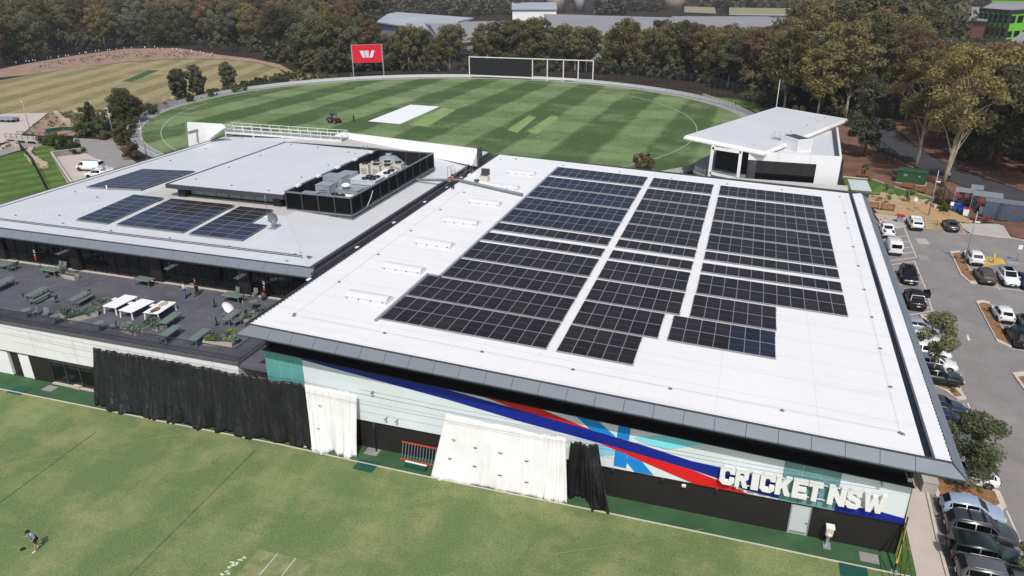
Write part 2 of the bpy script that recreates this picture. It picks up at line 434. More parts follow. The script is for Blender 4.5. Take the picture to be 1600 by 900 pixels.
leaf('leaf_succulent', '#4a5a50', '#6b7d70', '#8d9c90')
leaf('leaf_far', '#404132', '#595744', '#716b56')
leaf('leaf_red', '#43362a', '#63503c', '#7b6850')

# ================================================================ GROUND
ter = MB(); N = 40
def gz(x, y): return -0.06
ter.add([(-3500, -300, -.06), (3000, -300, -.06), (3000, 4500, -.06), (-3500, 4500, -.06)], [(0,1,2,3)])
struct('ground', ter, 'forest_floor')
OC = (-75.178, 174.988); OA = R(171.5)
# near training field, artificial strip against the buildings, its kerb
kerbline = [(-69.52, 38.47), (-60.17, 38.51), (-50.24, 38.64), (-39.88, 38.78), (-31.62, 38.96), (-24.87, 38.84), (-17.62, 38.8), (-5.82, 38.97), (3.45, 38.99), (7.99, 38.95), (12.99, 38.97), (15.03, 38.95)]
sheet('training_field', [(-110, -6), (30, -6)] + [(kerbline[-1][0]+4, kerbline[-1][1]-1)] + kerbline[::-1], .0, 'turf_near')
sheet('artificial_turf_strip', kerbline + [(13.2, 38.6), (11.8, 40.75), (-62, 40.75), (-90, 40.7)], .005, 'artificial_turf')
k = MB(); strip(k, kerbline, .09, 0, .05); struct('field_kerb', k, 'kerb')
sheet('practice_pitch', [(-26.46, 28.89), (-22.46, 29.03), (-22.54, 27.06), (-26.44, 25.81)], .012, 'worn_turf')
k = MB()
for a, b in ([(-25.1, 29.04), (-25.11, 27.08)], [(-23.81, 28.99), (-23.77, 27.3)]): strip(k, [a, b], .05, .012, .018)
o = struct('pitch_lines', k, 'line_white')
for j, q in enumerate([(-26.93, 28.05), (-26.99, 27.8), (-27.04, 27.5), (-27.13, 27.31), (-27.22, 27.06), (-27.24, 26.72), (-27.26, 26.45), (-27.03, 26.63), (-27.34, 27.46)]):
    sheet('chalk_patch', [(q[0]+(.16+.10*math.sin(j*2.7+k))*math.cos(k*.7), q[1]+(.09+.05*math.cos(j*1.9+k*2))*math.sin(k*.7)) for k in range(9)], .011, 'chalk')
sheet('grass_verge', [(-13.96, 223.17), (-4.94, 222.16), (3.81, 210.1), (7.2, 196.32), (4.6, 188.43), (-0.17, 203.77), (-6.37, 214.75)], .03, 'lawn')
k = MB(); arc = [(-50.15, 30.38), (-47.96, 31.72), (-45.92, 33.29), (-43.2, 35.54), (-40.95, 37.14), (-38.22, 39.02)]
strip(k, arc, .06, .004, .009); strip(k, [(-8.75, 34.15), (-5.07, 36.15), (-1.3, 38.38), (0.24, 39.43)], .05, .004, .009); struct('boundary_marking', k, 'worn_turf')
for i, q in enumerate([(-56.04, 39.93, 0.0), (-58.35, 38.86, 0.0), (-24.47, 40.29, 0.0), (-24.1, 38.6, 0.0), (10.2, 39.88, 0.0), (9.18, 38.39, 0.0)]):
    mb = MB(); w = .55 if i in (0, 2, 4) else .8
    mb.box(q[0]-w, q[1]-w*.75, .0, q[0]+w, q[1]+w*.75, .03)
    o = mb.build('pit_cover', 'concrete_grey' if i in (0, 2, 4) else 'shade_cloth')
    tag(o, ['grey concrete pit lid on the green strip left of the black curtain', 'faded green mat over the field kerb at the far left', 'grey square lid on the green strip beside the roller door',
            'faded green mat on the kerb in front of the roller door', 'grey slotted drain lid near the building corner under the big letters', 'faded green mat on the field edge below the slotted drain lid'][i], 'pit cover')
# main oval: concrete perimeter path, turf, boundary rope line
OUT = ellipse(OC[0], OC[1], 79.218, 70.547, OA); INN = ellipse(OC[0], OC[1], 76.262, 67.591, OA)
sheet('perimeter_path', OUT, .02, 'concrete_grey'); sheet('cricket_oval', INN, .035, 'turf_oval')
k = MB(); strip(k, ellipse(OC[0], OC[1], 76.459, 67.788, OA, 200), .18, .02, .10, True); struct('oval_kerb', k, 'concrete_pale')
k = MB(); strip(k, ellipse(-79.316, 173.904, 70.251, 62.862, R(145), 220), .09, .036, .045, True); struct('boundary_line', k, 'line_white')
def fence_ring():
    t = thing('picket_fence', 'low white fence running round the outer edge of the green oval', 'fence', (OC[0], OC[1], 0))
    e = ellipse(OC[0], OC[1], 79.021, 70.35, OA, 200); post = MB().box(-.04,-.04,0,.04,.04,1.05).mesh('post', 'rail_white')
    b = MB(); strip(b, e, .05, .12, .98, True)
    b.build('fence_panel', 'roof_grey', t)
    for i in range(0, 200): mk('post', post, t, (e[i][0]-OC[0], e[i][1]-OC[1], 0))
    r = MB(); strip(r, e, .09, .98, 1.06, True); r.build('top_rail', 'rail_white', t)
fence_ring()
o = sheet('pitch_cover', [(-89.57, 160.34), (-80.36, 159.25), (-81.08, 185.05), (-90.15, 185.63)], .09, 'white_paint', None); tag(o, 'large white sheet covering the pitch in the middle of the oval', 'pitch cover')
sheet('bare_pitch', [(-53.61, 160.39), (-50.23, 157.59), (-51.62, 177.91), (-53.99, 179.06)], .040, 'pitch_soil')
sheet('second_bare_pitch', [(-48.71, 159.56), (-45.58, 158.25), (-46.07, 179.56), (-48.62, 181.6)], .040, 'pitch_soil')
sheet('light_turf_square', [(-77.62, 158.82), (-72.85, 158.61), (-75.01, 181.63), (-79.84, 184.35)], .038, 'pitch_soil')
for i, (a, b) in enumerate([((-54.93, 178.78, 0.0), (-53.78, 180.07, 0.0)), ((-48.54, 178.83, 0.0), (-47.84, 179.96, 0.0)), ((-48.77, 158.78, 0.0), (-48.36, 163.53, 0.0)), ((-44.69, 154.17, 0.0), (-44.48, 154.95, 0.0)), ((-44.34, 158.62, 0.0), (-43.92, 158.75, 0.0)), ((-45.47, 184.44, 0.0), (-45.0, 184.58, 0.0)), ((-95.6, 184.02, 0.0), (-95.09, 184.17, 0.0))]):
    mb = MB()
    for q in range(7):
        f = q/6; mb.ball((a[0]+(b[0]-a[0])*f+random.uniform(-.4,.4), a[1]+(b[1]-a[1])*f+random.uniform(-.3,.3), .06), .32+.12*random.random(), 7, 4, (1, .8, .25))
    o = mb.build('soil_pile', 'garden_soil'); tag(o, 'small brown heap of soil on the bare pitches of the oval', 'soil pile', 'soil heaps on the oval pitches')
# second, drier oval at the left with its bank
TAN = [(-196.4, 108.48), (-174.62, 121.76), (-168.02, 126.09), (-176.39, 146.58), (-172.25, 151.82), (-163.81, 156.39), (-162.29, 171.24), (-161.45, 189.21), (-155.6, 206.78), (-156.79, 220.95), (-162.72, 233.52), (-175.0, 247.9), (-195.79, 262.21), (-216.57, 268.79), (-237.13, 265.67), (-249.27, 249.68), (-254.05, 225.58), (-252.01, 204.34), (-244.79, 174.94), (-239.84, 134.96)]
sheet('second_oval', TAN, .0, 'turf_dry')
sheet('synthetic_pitch', [(-205.3, 201.16), (-201.89, 202.15), (-215.66, 230.19), (-220.21, 229.93)], .02, 'artificial_turf')
lo = [(-242.21, 136.41), (-245.5, 175.48), (-256.19, 197.69), (-252.82, 205.03), (-254.05, 225.58), (-250.19, 250.65), (-238.04, 266.73), (-217.4, 269.84), (-196.51, 263.21), (-175.6, 248.78), (-165.5, 238.45)]
hi = [(-252.17, 142.48), (-258.21, 185.12), (-271.69, 210.27), (-277.02, 225.63), (-283.45, 252.82), (-285.11, 286.93), (-263.35, 296.03), (-226.12, 276.72), (-201.5, 267.92), (-179.47, 255.28), (-164.06, 240.82)]
bk = MB(); vs = []
for i in range(len(lo)):
    for j in range(5):
        f = j/4; x = lo[i][0]*(1-f)+hi[i][0]*f; y = lo[i][1]*(1-f)+hi[i][1]*f; h = (0, .12, .45, .7, .72)[j]*math.sin(math.pi*min(1, i/(len(lo)-1)))**.6*1.6
        vs.append((x, y, .02+h))
for i in range(len(lo)-1):
    for j in range(4): bk.f.append((i*5+j, (i+1)*5+j, (i+1)*5+j+1, i*5+j+1)); bk.smooth.append(True)
bk.v = vs; struct('earth_bank', bk, 'rubble')
# bank between the two ovals, drive, slabs
sheet('planted_bank', [(-175.56, 145.84), (-173.09, 152.61), (-164.61, 157.2), (-163.13, 172.18), (-162.35, 190.31), (-156.52, 208.05), (-157.67, 224.13), (-165.91, 240.29), (-159.15, 238.32), (-136.01, 230.33), (-130.06, 228.61), (-140.25, 220.7), (-146.59, 207.86), (-147.47, 189.27), (-146.0, 170.29), (-141.42, 150.28), (-135.13, 135.95), (-125.3, 123.01), (-121.41, 115.96), (-146.28, 131.04), (-147.52, 126.86), (-154.63, 124.73)], .006, 'garden_soil')
sheet('drive', [(-155.09, 106.96), (-150.73, 112.05), (-149.69, 120.42), (-145.38, 123.85), (-132.94, 124.77), (-125.61, 118.39), (-112.41, 109.56), (-106.17, 107.25), (-102.56, 94.37), (-117.85, 103.69), (-123.94, 110.49), (-129.67, 113.45), (-136.52, 118.96), (-142.15, 118.58), (-144.36, 112.71), (-141.32, 96.52)], .012, 'concrete_grey')
sheet('concrete_slab', [(-187.12, 131.24), (-187.05, 142.82), (-176.8, 146.95), (-159.36, 124.81), (-154.1, 119.09), (-155.09, 106.96)], .018, 'concrete_pale')
sheet('gravel_triangle', [(-159.07, 124.9), (-176.06, 146.67), (-175.91, 148.71), (-147.4, 129.93), (-145.44, 125.28), (-153.37, 123.62)], .022, 'rubble')
sheet('parking_slab', [(-133.07, 108.87), (-130.16, 113.91), (-123.94, 110.49), (-104.37, 99.1), (-100.08, 87.87), (-110.9, 92.66)], .016, 'concrete_pale')
sheet('lawn', [(-141.32, 96.52), (-142.04, 104.99), (-143.94, 115.4), (-139.72, 117.99), (-135.22, 116.75), (-132.51, 111.39), (-132.57, 109.02), (-110.69, 92.73), (-103.01, 79.72), (-105.54, 69.41)], .008, 'lawn')
# right hand side: car park, islands, paths, road
CP = [(17.66, 128.04), (19.24, 112.05), (21.32, 109.98), (22.91, 110.77), (24.06, 114.48), (26.14, 116.39), (28.99, 116.32), (30.3, 114.56), (30.43, 110.5), (34.03, 109.95), (35.37, 109.82), (39.31, 107.36), (50.95, 93.13), (37.12, 46.97), (19.37, 32.51), (14.79, 37.77), (14.54, 42.84), (14.59, 46.37), (14.86, 49.7), (15.16, 51.75)]
sheet('car_park', CP, .010, 'asphalt')
sheet('concrete_path', [(13.29, 58.41), (13.98, 50.18), (14.04, 48.68), (12.84, 44.16), (12.74, 39.16), (12.86, 36.19), (14.75, 36.8), (14.5, 39.72), (14.54, 42.84), (14.88, 50.32), (14.6, 60.91)], .016, 'concrete_pale')
sheet('grass_verge', [(12.88, 44.17), (11.8, 40.73), (11.64, 38.54), (11.48, 35.75), (12.79, 36.17), (12.7, 39.14)], .012, 'lawn')
sheet('leaf_litter_ground', [(9.54, 181.67), (18.58, 192.6), (23.94, 182.12), (25.1, 161.58), (32.26, 143.24), (35.14, 137.09), (41.63, 127.2), (50.54, 107.42), (42.0, 102.42), (35.84, 111.06), (35.96, 116.32), (33.28, 117.02), (30.97, 117.88), (27.26, 126.38), (17.66, 128.04), (16.43, 137.02), (17.8, 151.37)], .004, 'leaf_litter')
sheet('park_lawn', [(16.57, 137.52), (21.19, 137.13), (24.41, 132.54), (26.93, 130.1), (29.45, 127.43), (28.16, 126.29), (24.9, 127.92), (18.44, 127.09), (16.47, 130.1)], .012, 'lawn')
sheet('sand_garden', [(18.7, 126.78), (24.88, 127.72), (28.13, 126.09), (29.03, 124.02), (30.69, 120.74), (32.41, 116.44), (31.94, 115.37), (28.75, 115.93), (26.08, 116.05), (24.02, 114.78), (23.37, 116.17), (19.75, 116.36), (18.91, 121.61)], .014, 'sand')
sheet('paved_corner', [(19.24, 116.53), (23.32, 115.83), (23.83, 114.09), (22.87, 111.06), (21.28, 109.67), (19.52, 111.52)], .020, 'concrete')
sheet('service_slab', [(30.36, 114.89), (35.52, 116.18), (35.98, 115.42), (35.61, 110.16), (34.03, 109.95), (30.78, 110.33)], .020, 'concrete')
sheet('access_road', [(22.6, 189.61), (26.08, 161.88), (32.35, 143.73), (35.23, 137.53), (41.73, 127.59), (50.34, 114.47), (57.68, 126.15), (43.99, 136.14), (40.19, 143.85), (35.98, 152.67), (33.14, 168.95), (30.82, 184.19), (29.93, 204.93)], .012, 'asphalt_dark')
sheet('far_verge', [(31.13, 201.62), (33.24, 169.62), (36.08, 153.22), (44.1, 136.57), (49.97, 127.04), (68.17, 132.67), (64.24, 171.1), (47.82, 201.33)], .006, 'leaf_litter')
k = MB()
for pl, cl in (([(23.83, 114.09), (22.87, 111.06), (21.28, 109.67), (19.52, 111.52)], False), ([(30.36, 114.89), (30.34, 111.62), (30.78, 110.33), (33.96, 109.65), (35.54, 109.87), (39.31, 107.36)], False), ([(16.59, 137.75), (21.21, 137.36), (24.47, 132.98), (29.45, 127.43)], False),
               ([(14.88, 50.32), (14.54, 42.84), (14.5, 39.72), (14.75, 36.8)], False)):
    strip(k, pl, .18, 0, .13, cl)
struct('kerbs', k, 'kerb')
ISL = [[(26.45, 101.35), (27.7, 102.03), (27.76, 99.83), (27.23, 90.56), (26.48, 90.42), (25.97, 92.81)], [(25.85, 84.93), (26.55, 85.46), (27.18, 85.21), (26.64, 74.34), (26.4, 73.66), (25.48, 74.81)],
       [(25.12, 68.33), (26.12, 68.88), (28.35, 69.35), (27.56, 59.12), (25.66, 58.52)], [(17.88, 64.28), (19.18, 64.46), (20.05, 63.84), (20.22, 62.27), (19.45, 61.81), (18.69, 63.19), (18.05, 63.76)],
       [(15.01, 49.82), (17.73, 49.93), (19.14, 49.79), (19.59, 49.36), (19.57, 47.69), (19.17, 47.29), (16.94, 48.44), (15.28, 47.42)], [(19.35, 79.42), (20.57, 79.48), (20.75, 77.77), (20.11, 78.2), (19.44, 78.47)]]
def shrink(poly, d):
    cx = sum(p[0] for p in poly)/len(poly); cy = sum(p[1] for p in poly)/len(poly); out = []
    for p in poly:
        v = Vector((p[0]-cx, p[1]-cy)); l = v.length; v *= max(.2, (l-d)/l); out.append((cx+v.x, cy+v.y))
    return out
for i, p in enumerate(ISL):
    a = MB(); a.prism(p, .0, .13); struct('island_kerb', a, 'kerb'); sheet('garden_bed', shrink(p, .75 if i < 3 else .4), .142, 'lawn' if i == 5 else 'mulch')
# painted markings
w = MB(); yl = MB()
for a, b in ([(22.44, 110.33), (22.05, 98.04)], [(21.59, 96.5), (21.31, 88.7)], [(21.38, 88.73), (20.66, 77.28)], [(20.12, 64.64), (20.18, 63.99)], [(20.18, 61.62), (20.12, 59.58)], [(19.78, 52.19), (19.78, 50.0)], [(19.53, 47.41), (19.53, 43.55)],
             [(27.19, 90.35), (31.69, 89.83)], [(26.49, 73.74), (29.59, 73.65)], [(29.28, 91.2), (29.31, 89.46)], [(31.87, 91.23), (32.03, 89.94)]): strip(w, [a, b], .10, .010, .016)
for pa in [[(18.29, 103.96), (22.25, 106.84)], [(18.32, 101.59), (22.19, 104.37)], [(18.35, 99.32), (22.06, 101.99)], [(18.41, 97.38), (21.98, 99.95)], [(18.62, 95.57), (21.97, 98.02)], [(18.58, 94.19), (21.66, 96.52)], [(17.94, 87.25), (21.38, 89.12)], [(17.9, 81.33), (21.13, 83.75)], [(17.96, 79.98), (20.94, 81.94)], [(18.17, 78.88), (21.11, 81.14)], [(14.85, 45.19), (15.5, 45.2)], [(14.58, 42.67), (15.36, 42.74)], [(14.65, 40.52), (15.35, 40.53)], [(15.35, 47.58), (16.75, 47.47)]]: strip(w, pa, .10, .010, .016)
def hatch(q, n, mb):       # q: four corners; diagonal bars clipped to the bay
    A, B, C, D = [Vector(p) for p in q]; outl = [A, B, C, D]
    strip(mb, [tuple(p) for p in outl], .10, .010, .016, True)
    for i in range(n):
        f = (i+.6)/n; a = A.lerp(D, f); b = B.lerp(C, min(1, max(0, f-.10))); strip(mb, [tuple(a), tuple(b)], .24, .010, .017)
hatch([(26.08, 116.05), (28.01, 116.02), (27.82, 110.54), (25.39, 110.95)], 6, yl)
hatch([(30.56, 100.94), (32.22, 100.63), (32.14, 98.88), (29.44, 97.13)], 6, yl)
for pa in [[(23.13, 111.14), (23.85, 110.47)], [(27.9, 110.57), (29.88, 109.77)], [(30.23, 114.24), (29.96, 109.79)], [(25.22, 110.9), (27.9, 110.57)], [(32.55, 99.69), (34.32, 99.56)]]: strip(yl, pa, .10, .010, .016)
struct('bay_lines', w, 'line_white'); struct('hatched_markings', yl, 'line_yellow')
ar = [(23.18, 75.96), (22.98, 75.23), (22.9, 75.28), (22.89, 74.27), (23.28, 74.82), (23.15, 74.85)]
sheet('direction_arrow', ar, .018, 'line_white')
sheet('asphalt_patch', [(23.07, 105.99), (24.51, 106.17), (24.57, 103.8), (23.24, 103.64)], .013, 'concrete')
sheet('stained_patch', [(22.32, 98.85), (23.57, 99.23), (23.34, 97.04), (22.31, 96.95)], .013, 'concrete_grey')
sheet('accessible_bay_paint', [(32.45, 100.12), (33.76, 100.07), (33.68, 98.68), (32.55, 98.55)], .013, 'paint_sky')

# ================================================================ INDOOR HALL
RZ = lambda x, y=0: 8.77 - .039*x                      # the roof falls gently to the right
FY = 40.7; XL, XR = -33.3, 11.75
def tz(x): return 5.24 + (11.75-x)*.0438               # top of the mural wall follows the roof
hall = thing('training_hall', 'large indoor hall with a white solar roof and a striped painted front wall', 'building', (-10, 68, 0))
RX0, RX1, RY0, RY1 = -32.958, 12.907, 39.363, 95.475
# roof deck with a slot for the box gutter near the right edge
GX0, GX1 = 11.577, 12.07
d = MB(); d.prism([(RX0, RY0), (GX0, RY0), (GX0+.9, RY1), (RX0, RY1)], lambda x, y: RZ(x)-.5, lambda x, y: RZ(x)); d.build('roof', 'roof_ribbed_white', hall)
d = MB(); d.prism([(GX1+.05, RY0), (RX1, RY0), (13.98, RY1+.7), (GX1+.85, RY1)], lambda x, y: RZ(x)-.5, lambda x, y: RZ(x)+.01); d.build('roof', 'roof_ribbed_white', hall)
d = MB(); d.prism([(GX0, RY0), (GX1+.05, RY0), (GX1+.85, RY1), (GX0+.9, RY1)], lambda x, y: RZ(x)-.48, lambda x, y: RZ(x)-.32); d.build('box_gutter', 'black_metal', hall)
# sloping fascia, panel by panel, front and right
f = []; n = 25; x0, x1 = RX0, RX1
for i in range(n):
    a, b = x0+(x1-x0)*i/n, x0+(x1-x0)*(i+1)/n; g = .015
    xa = a - (.75 if i == 0 else 0); xb = b + (.7 if i == n-1 else 0)
    mb = MB(); mb.add([(a+g, RY0-.12, RZ(a)-.02), (b-g, RY0-.12, RZ(b)-.02), (xb-g, RY0-.82, RZ(b)-.52), (xa+g, RY0-.82, RZ(a)-.52),
                       (a+g, RY0-.10, RZ(a)-.14), (b-g, RY0-.10, RZ(b)-.14), (xb-g, RY0-.78, RZ(b)-.64), (xa+g, RY0-.78, RZ(a)-.64)],
                      [(3,2,1,0),(4,5,6,7),(0,1,5,4),(2,3,7,6),(1,2,6,5),(3,0,4,7)])
    mb.build('fascia_panel', 'fascia_grey', hall)
n = 26
for i in range(n):
    a, b = RY0+(RY1-RY0)*i/n, RY0+(RY1-RY0)*(i+1)/n; g = .015; ex = lambda y: RX1+(y-RY0)/(RY1-RY0)*1.1
    ya = a-(.82 if i == 0 else 0)
    mb = MB(); mb.add([(ex(a)+.1, a+g, RZ(13)-.02), (ex(b)+.1, b-g, RZ(13)-.02), (ex(b)+.8, b-g, RZ(13)-.52), (ex(a)+.8, ya+g, RZ(13)-.52),
                       (ex(a)+.1, a+g, RZ(13)-.14), (ex(b)+.1, b-g, RZ(13)-.14), (ex(b)+.78, b-g, RZ(13)-.64), (ex(a)+.78, ya+g, RZ(13)-.64)],
                      [(0,1,2,3),(7,6,5,4),(0,4,5,1),(3,2,6,7),(1,5,6,2),(0,3,7,4)])
    mb.build('fascia_panel', 'fascia_grey', hall)
g = MB(); g.prism([(RX0-.1, RY0-.14), (RX1+.1, RY0-.14), (RX1+.1, RY0+.0), (RX0-.1, RY0+.0)], lambda x, y: RZ(x)-.15, lambda x, y: RZ(x)+.03)
g.build('front_gutter', 'gutter_dark', hall)
g = MB(); g.box(RX0-.42, RY0-.1, RZ(RX0)-.45, RX0-.02, RY1+.3, RZ(RX0)-.10); g.box(RX0-.46, RY0-.1, RZ(RX0)-.45, RX0-.40, RY1+.3, RZ(RX0)+.02)
g.build('side_gutter', 'gutter_dark', hall)
g = MB()
y = RY0
while y < RY1: g.box(RX0-.09, y, RZ(RX0)-.03, RX0+.02, y+.22, RZ(RX0)+.012); y += .44
y = RY0
while y < RY1:
    e = RX1+(y-RY0)/(RY1-RY0)*1.1; g.box(e-.02, y, RZ(13)-.05, e+.035, y+.20, RZ(13)+.015); y += .40
o = g.build('sheet_end', 'roof_white', hall); o['kind'] = 'stuff'
g = MB(); g.box(RX0-.1, RY1+.0, 9.2-.5, GX0+.8, RY1+.25, RZ(RX0)+.02) if 0 else g.prism([(RX0-.4, RY1), (14.9, RY1+.72), (14.9, RY1+1.0), (RX0-.4, RY1+.28)], lambda x, y: RZ(x)-.5, lambda x, y: RZ(x)+.05); g.build('rear_gutter', 'gutter_dark', hall)
s = MB(); s.prism([(RX0-.6, RY0-.75), (RX1+.7, RY0-.75), (RX1+.7, RY1), (RX0-.3, RY1)], lambda x, y: RZ(x)-.72, lambda x, y: RZ(x)-.60); s.build('soffit', 'soffit', hall)
# walls
w = MB(); w.box(XL+.4, FY+.95, 2.4, XR-.35, FY+1.2, 8.0); w.prism([(XL+.4, FY+.98), (XR-.35, FY+.98), (XR-.35, FY+1.18), (XL+.4, FY+1.18)], 7.9, lambda x, y: RZ(x)-.7); w.build('inner_wall', 'dark_wall', hall)
i = 0; x = XL+.5
while x < XR-1.4:                                        # clerestory panels above the ledge
    mb = MB(); mb.add([(x+.04, FY+.90, tz(x)+.02), (x+1.36, FY+.90, tz(x+1.4)+.02), (x+1.36, FY+.90, RZ(x+1.4)-.74), (x+.04, FY+.90, RZ(x)-.74),
                       (x+.04, FY+.96, tz(x)+.02), (x+1.36, FY+.96, tz(x+1.4)+.02), (x+1.36, FY+.96, RZ(x+1.4)-.74), (x+.04, FY+.96, RZ(x)-.74)],
                      [(0,1,2,3),(7,6,5,4),(0,4,5,1),(1,5,6,2),(2,6,7,3),(3,7,4,0)])
    mb.build('clerestory_panel', 'black_metal', hall); x += 1.4
l = MB(); l.prism([(XL-.1, FY-.12), (XR+.12, FY-.12), (XR-.1, FY+.92), (XL+.2, FY+.92)], lambda x, y: tz(x)-.02, lambda x, y: tz(x)+.06+ (y-FY)*.05); l.build('ledge', 'dark_cladding', hall)
MZ = 2.45
def wallpoly(pts, d, mt, name, th=.03):
    """flat painted or glazed shape on the front wall, pts = (x, z), d = how far proud"""
    mb = MB(); n = len(pts); a = sum(pts[i][0]*pts[(i+1) % n][1]-pts[(i+1) % n][0]*pts[i][1] for i in range(n))
    if a < 0: pts = pts[::-1]
    vs = [(p[0], FY-d, p[1]) for p in pts]+[(p[0], FY-d+th, p[1]) for p in pts]
    mb.add(vs, [tuple(range(n)), tuple(range(n, 2*n))[::-1]]+[(i, i+n, (i+1) % n+n, (i+1) % n) for i in range(n)]); return mb.build(name, mt, hall)
c = MB(); c.prism([(XL, FY), (XR, FY), (XR, FY+.3), (XL, FY+.3)], MZ, lambda x, y: tz(x)-.03); c.box(XR-.25, FY+.3, 0, XR, RY1-1, 5.6); c.build('mural_wall', 'mural_pale', hall)
c = MB(); c.prism([(XR-.25, FY+.3), (XR-.02, FY+.3), (XR-.02, RY1-1), (XR-.25, RY1-1)], 5.6, 7.75); c.build('upper_wall', 'dark_cladding', hall)
c = MB(); c.box(XL, FY+.3, 0, XL+.3, RY1-1, 9.4); c.box(XL+.3, RY1-1.3, 0, XR, RY1-1, 7.6); c.build('outer_wall', 'dark_wall', hall)
c = MB(); c.box(XL, FY+.06, 0, -27.5, FY+.3, MZ-.06); c.box(-25.6, FY+.06, 0, 5.35, FY+.3, MZ-.06); c.box(6.6, FY+.06, 0, XR-.02, FY+.3, MZ-.06); c.box(-27.5, FY+.2, 0, -25.6, FY+.3, MZ-.06); c.box(5.35, FY+.2, 0, 6.6, FY+.3, MZ-.06)
c.build('base_wall', 'dark_cladding', hall)
c = MB(); c.box(XL-.02, FY-.05, MZ-.06, XR+.03, FY+.1, MZ+.0); c.box(XR, FY-.03, 0, XR+.03, FY+.35, tz(XR)-.05); c.build('trim', 'black_metal', hall)
d = MB(); d.box(5.44, FY+.02, .03, 6.51, FY+.1, 2.30); o = d.build('door', 'roof_grey', hall); d = MB(); d.box(5.35, FY-.0, 0, 5.43, FY+.12, 2.38); d.box(6.52, FY-.0, 0, 6.60, FY+.12, 2.38); d.box(5.43, FY-.0, 2.31, 6.52, FY+.12, 2.38); d.box(5.5, FY+.0, .1, 6.45, FY+.018, .28); d.build('frame', 'galv', o)
d = MB(); d.box(6.36, FY-.06, 1.02, 6.5, FY+.02, 1.08); d.build('handle', 'steel', o)
d = MB()
for q in range(20): d.box(-27.45, FY+.10+(q % 2)*.03, .03+q*.115, -25.65, FY+.19, .03+(q+1)*.115-.012)
d.build('roller_shutter', 'black_metal', hall)
tl = lambda x: tz(x)-.03
def M(l): return l
# teal glazing at the two ends of the mural
for xa, xb in ((-33.25, -32.85+.75), (-32.05, -31.05), (-31.0, -30.0)): wallpoly([(xa, MZ+.02), (xb, MZ+.02), (xb, tl(xb)), (xa, tl(xa))], .05, 'teal_glass', 'window', .06)
for i, (xa, xb) in enumerate(((4.55, 5.65), (5.69, 6.75), (6.79, 7.85))):
    wallpoly([(xa, 4.38), (xb, 4.38), (xb, tl(xb)), (xa, tl(xa))], .05, 'teal_glass_dim', 'window', .06); wallpoly([(xa, MZ+.02), (xb, MZ+.02), (xb, 4.34), (xa, 4.34)], .05, 'teal_glass_dim', 'window', .06)
def clip(poly, zmax=True):
    return [(p[0], min(max(p[2], MZ+.004), tl(p[0]))) for p in poly]
P = [[(-32.55, 40.7, 7.21), (-31.73, 40.7, 7.07), (-20.8, 40.7, 6.73), (-19.12, 40.7, 6.56), (-13.19, 40.7, 5.85), (-7.76, 40.7, 5.19), (-4.46, 40.7, 4.77), (-1.09, 40.7, 4.2), (2.14, 40.7, 4.03), (6.71, 40.7, 3.48), (8.9, 40.7, 3.19), (11.79, 40.7, 2.86), (11.77, 40.7, 2.26), (6.23, 40.7, 2.41), (3.49, 40.7, 2.63), (2.45, 40.7, 2.74), (0.8, 40.7, 3.21), (-1.03, 40.7, 3.55), (-5.27, 40.7, 4.08), (-7.11, 40.7, 4.3), (-12.45, 40.7, 4.85), (-18.17, 40.7, 5.63)], [(-15.63, 40.7, 6.53), (-11.54, 40.7, 6.38), (-7.68, 40.7, 5.21), (-13.19, 40.7, 5.85)], [(-7.47, 40.7, 4.38), (-5.27, 40.7, 4.08), (-1.03, 40.7, 3.52), (0.73, 40.7, 3.09), (2.72, 40.7, 2.44), (2.5, 40.7, 2.29), (-0.76, 40.7, 2.42), (-4.38, 40.7, 3.5)], [(-8.86, 40.7, 6.25), (-7.37, 40.7, 6.14), (-6.1, 40.7, 5.03), (-7.76, 40.7, 5.19)], [(-5.95, 40.7, 6.13), (-5.14, 40.7, 6.04), (-5.2, 40.7, 4.92), (-6.01, 40.7, 5.0)], [(-6.09, 40.7, 3.95), (-5.26, 40.7, 3.82), (-5.22, 40.7, 3.1), (-5.28, 40.7, 2.66), (-6.11, 40.7, 2.68)], [(-5.22, 40.7, 3.83), (-4.29, 40.7, 3.47), (-3.41, 40.7, 2.52), (-4.66, 40.7, 2.49), (-5.22, 40.7, 3.12)], [(-7.28, 40.7, 4.26), (-6.13, 40.7, 3.99), (-6.15, 40.7, 3.52), (-7.15, 40.7, 3.29)], [(-2.62, 40.7, 5.82), (-0.27, 40.7, 5.78), (-2.7, 40.7, 4.75), (-4.48, 40.7, 5.02), (-4.92, 40.7, 5.23)]]
for i, (p, mt_, nm) in enumerate(zip(P, ['navy', 'mural_red', 'mural_red', 'mural_blue', 'mural_blue', 'mural_blue', 'mural_blue', 'mural_sky', 'mural_cyan'], ['painted_stripe']*9)):
    p = clip(p)
    if i == 0: p[0] = (p[0][0], tl(p[0][0]))
    if i == 2: p[4] = (p[4][0], MZ+.004); p[5] = (p[5][0], MZ+.004); p[6] = (p[6][0], MZ+.004)
    wallpoly(p, .034+.003*(i % 3) + (.002 if i > 2 else 0), mt_, nm, .02)
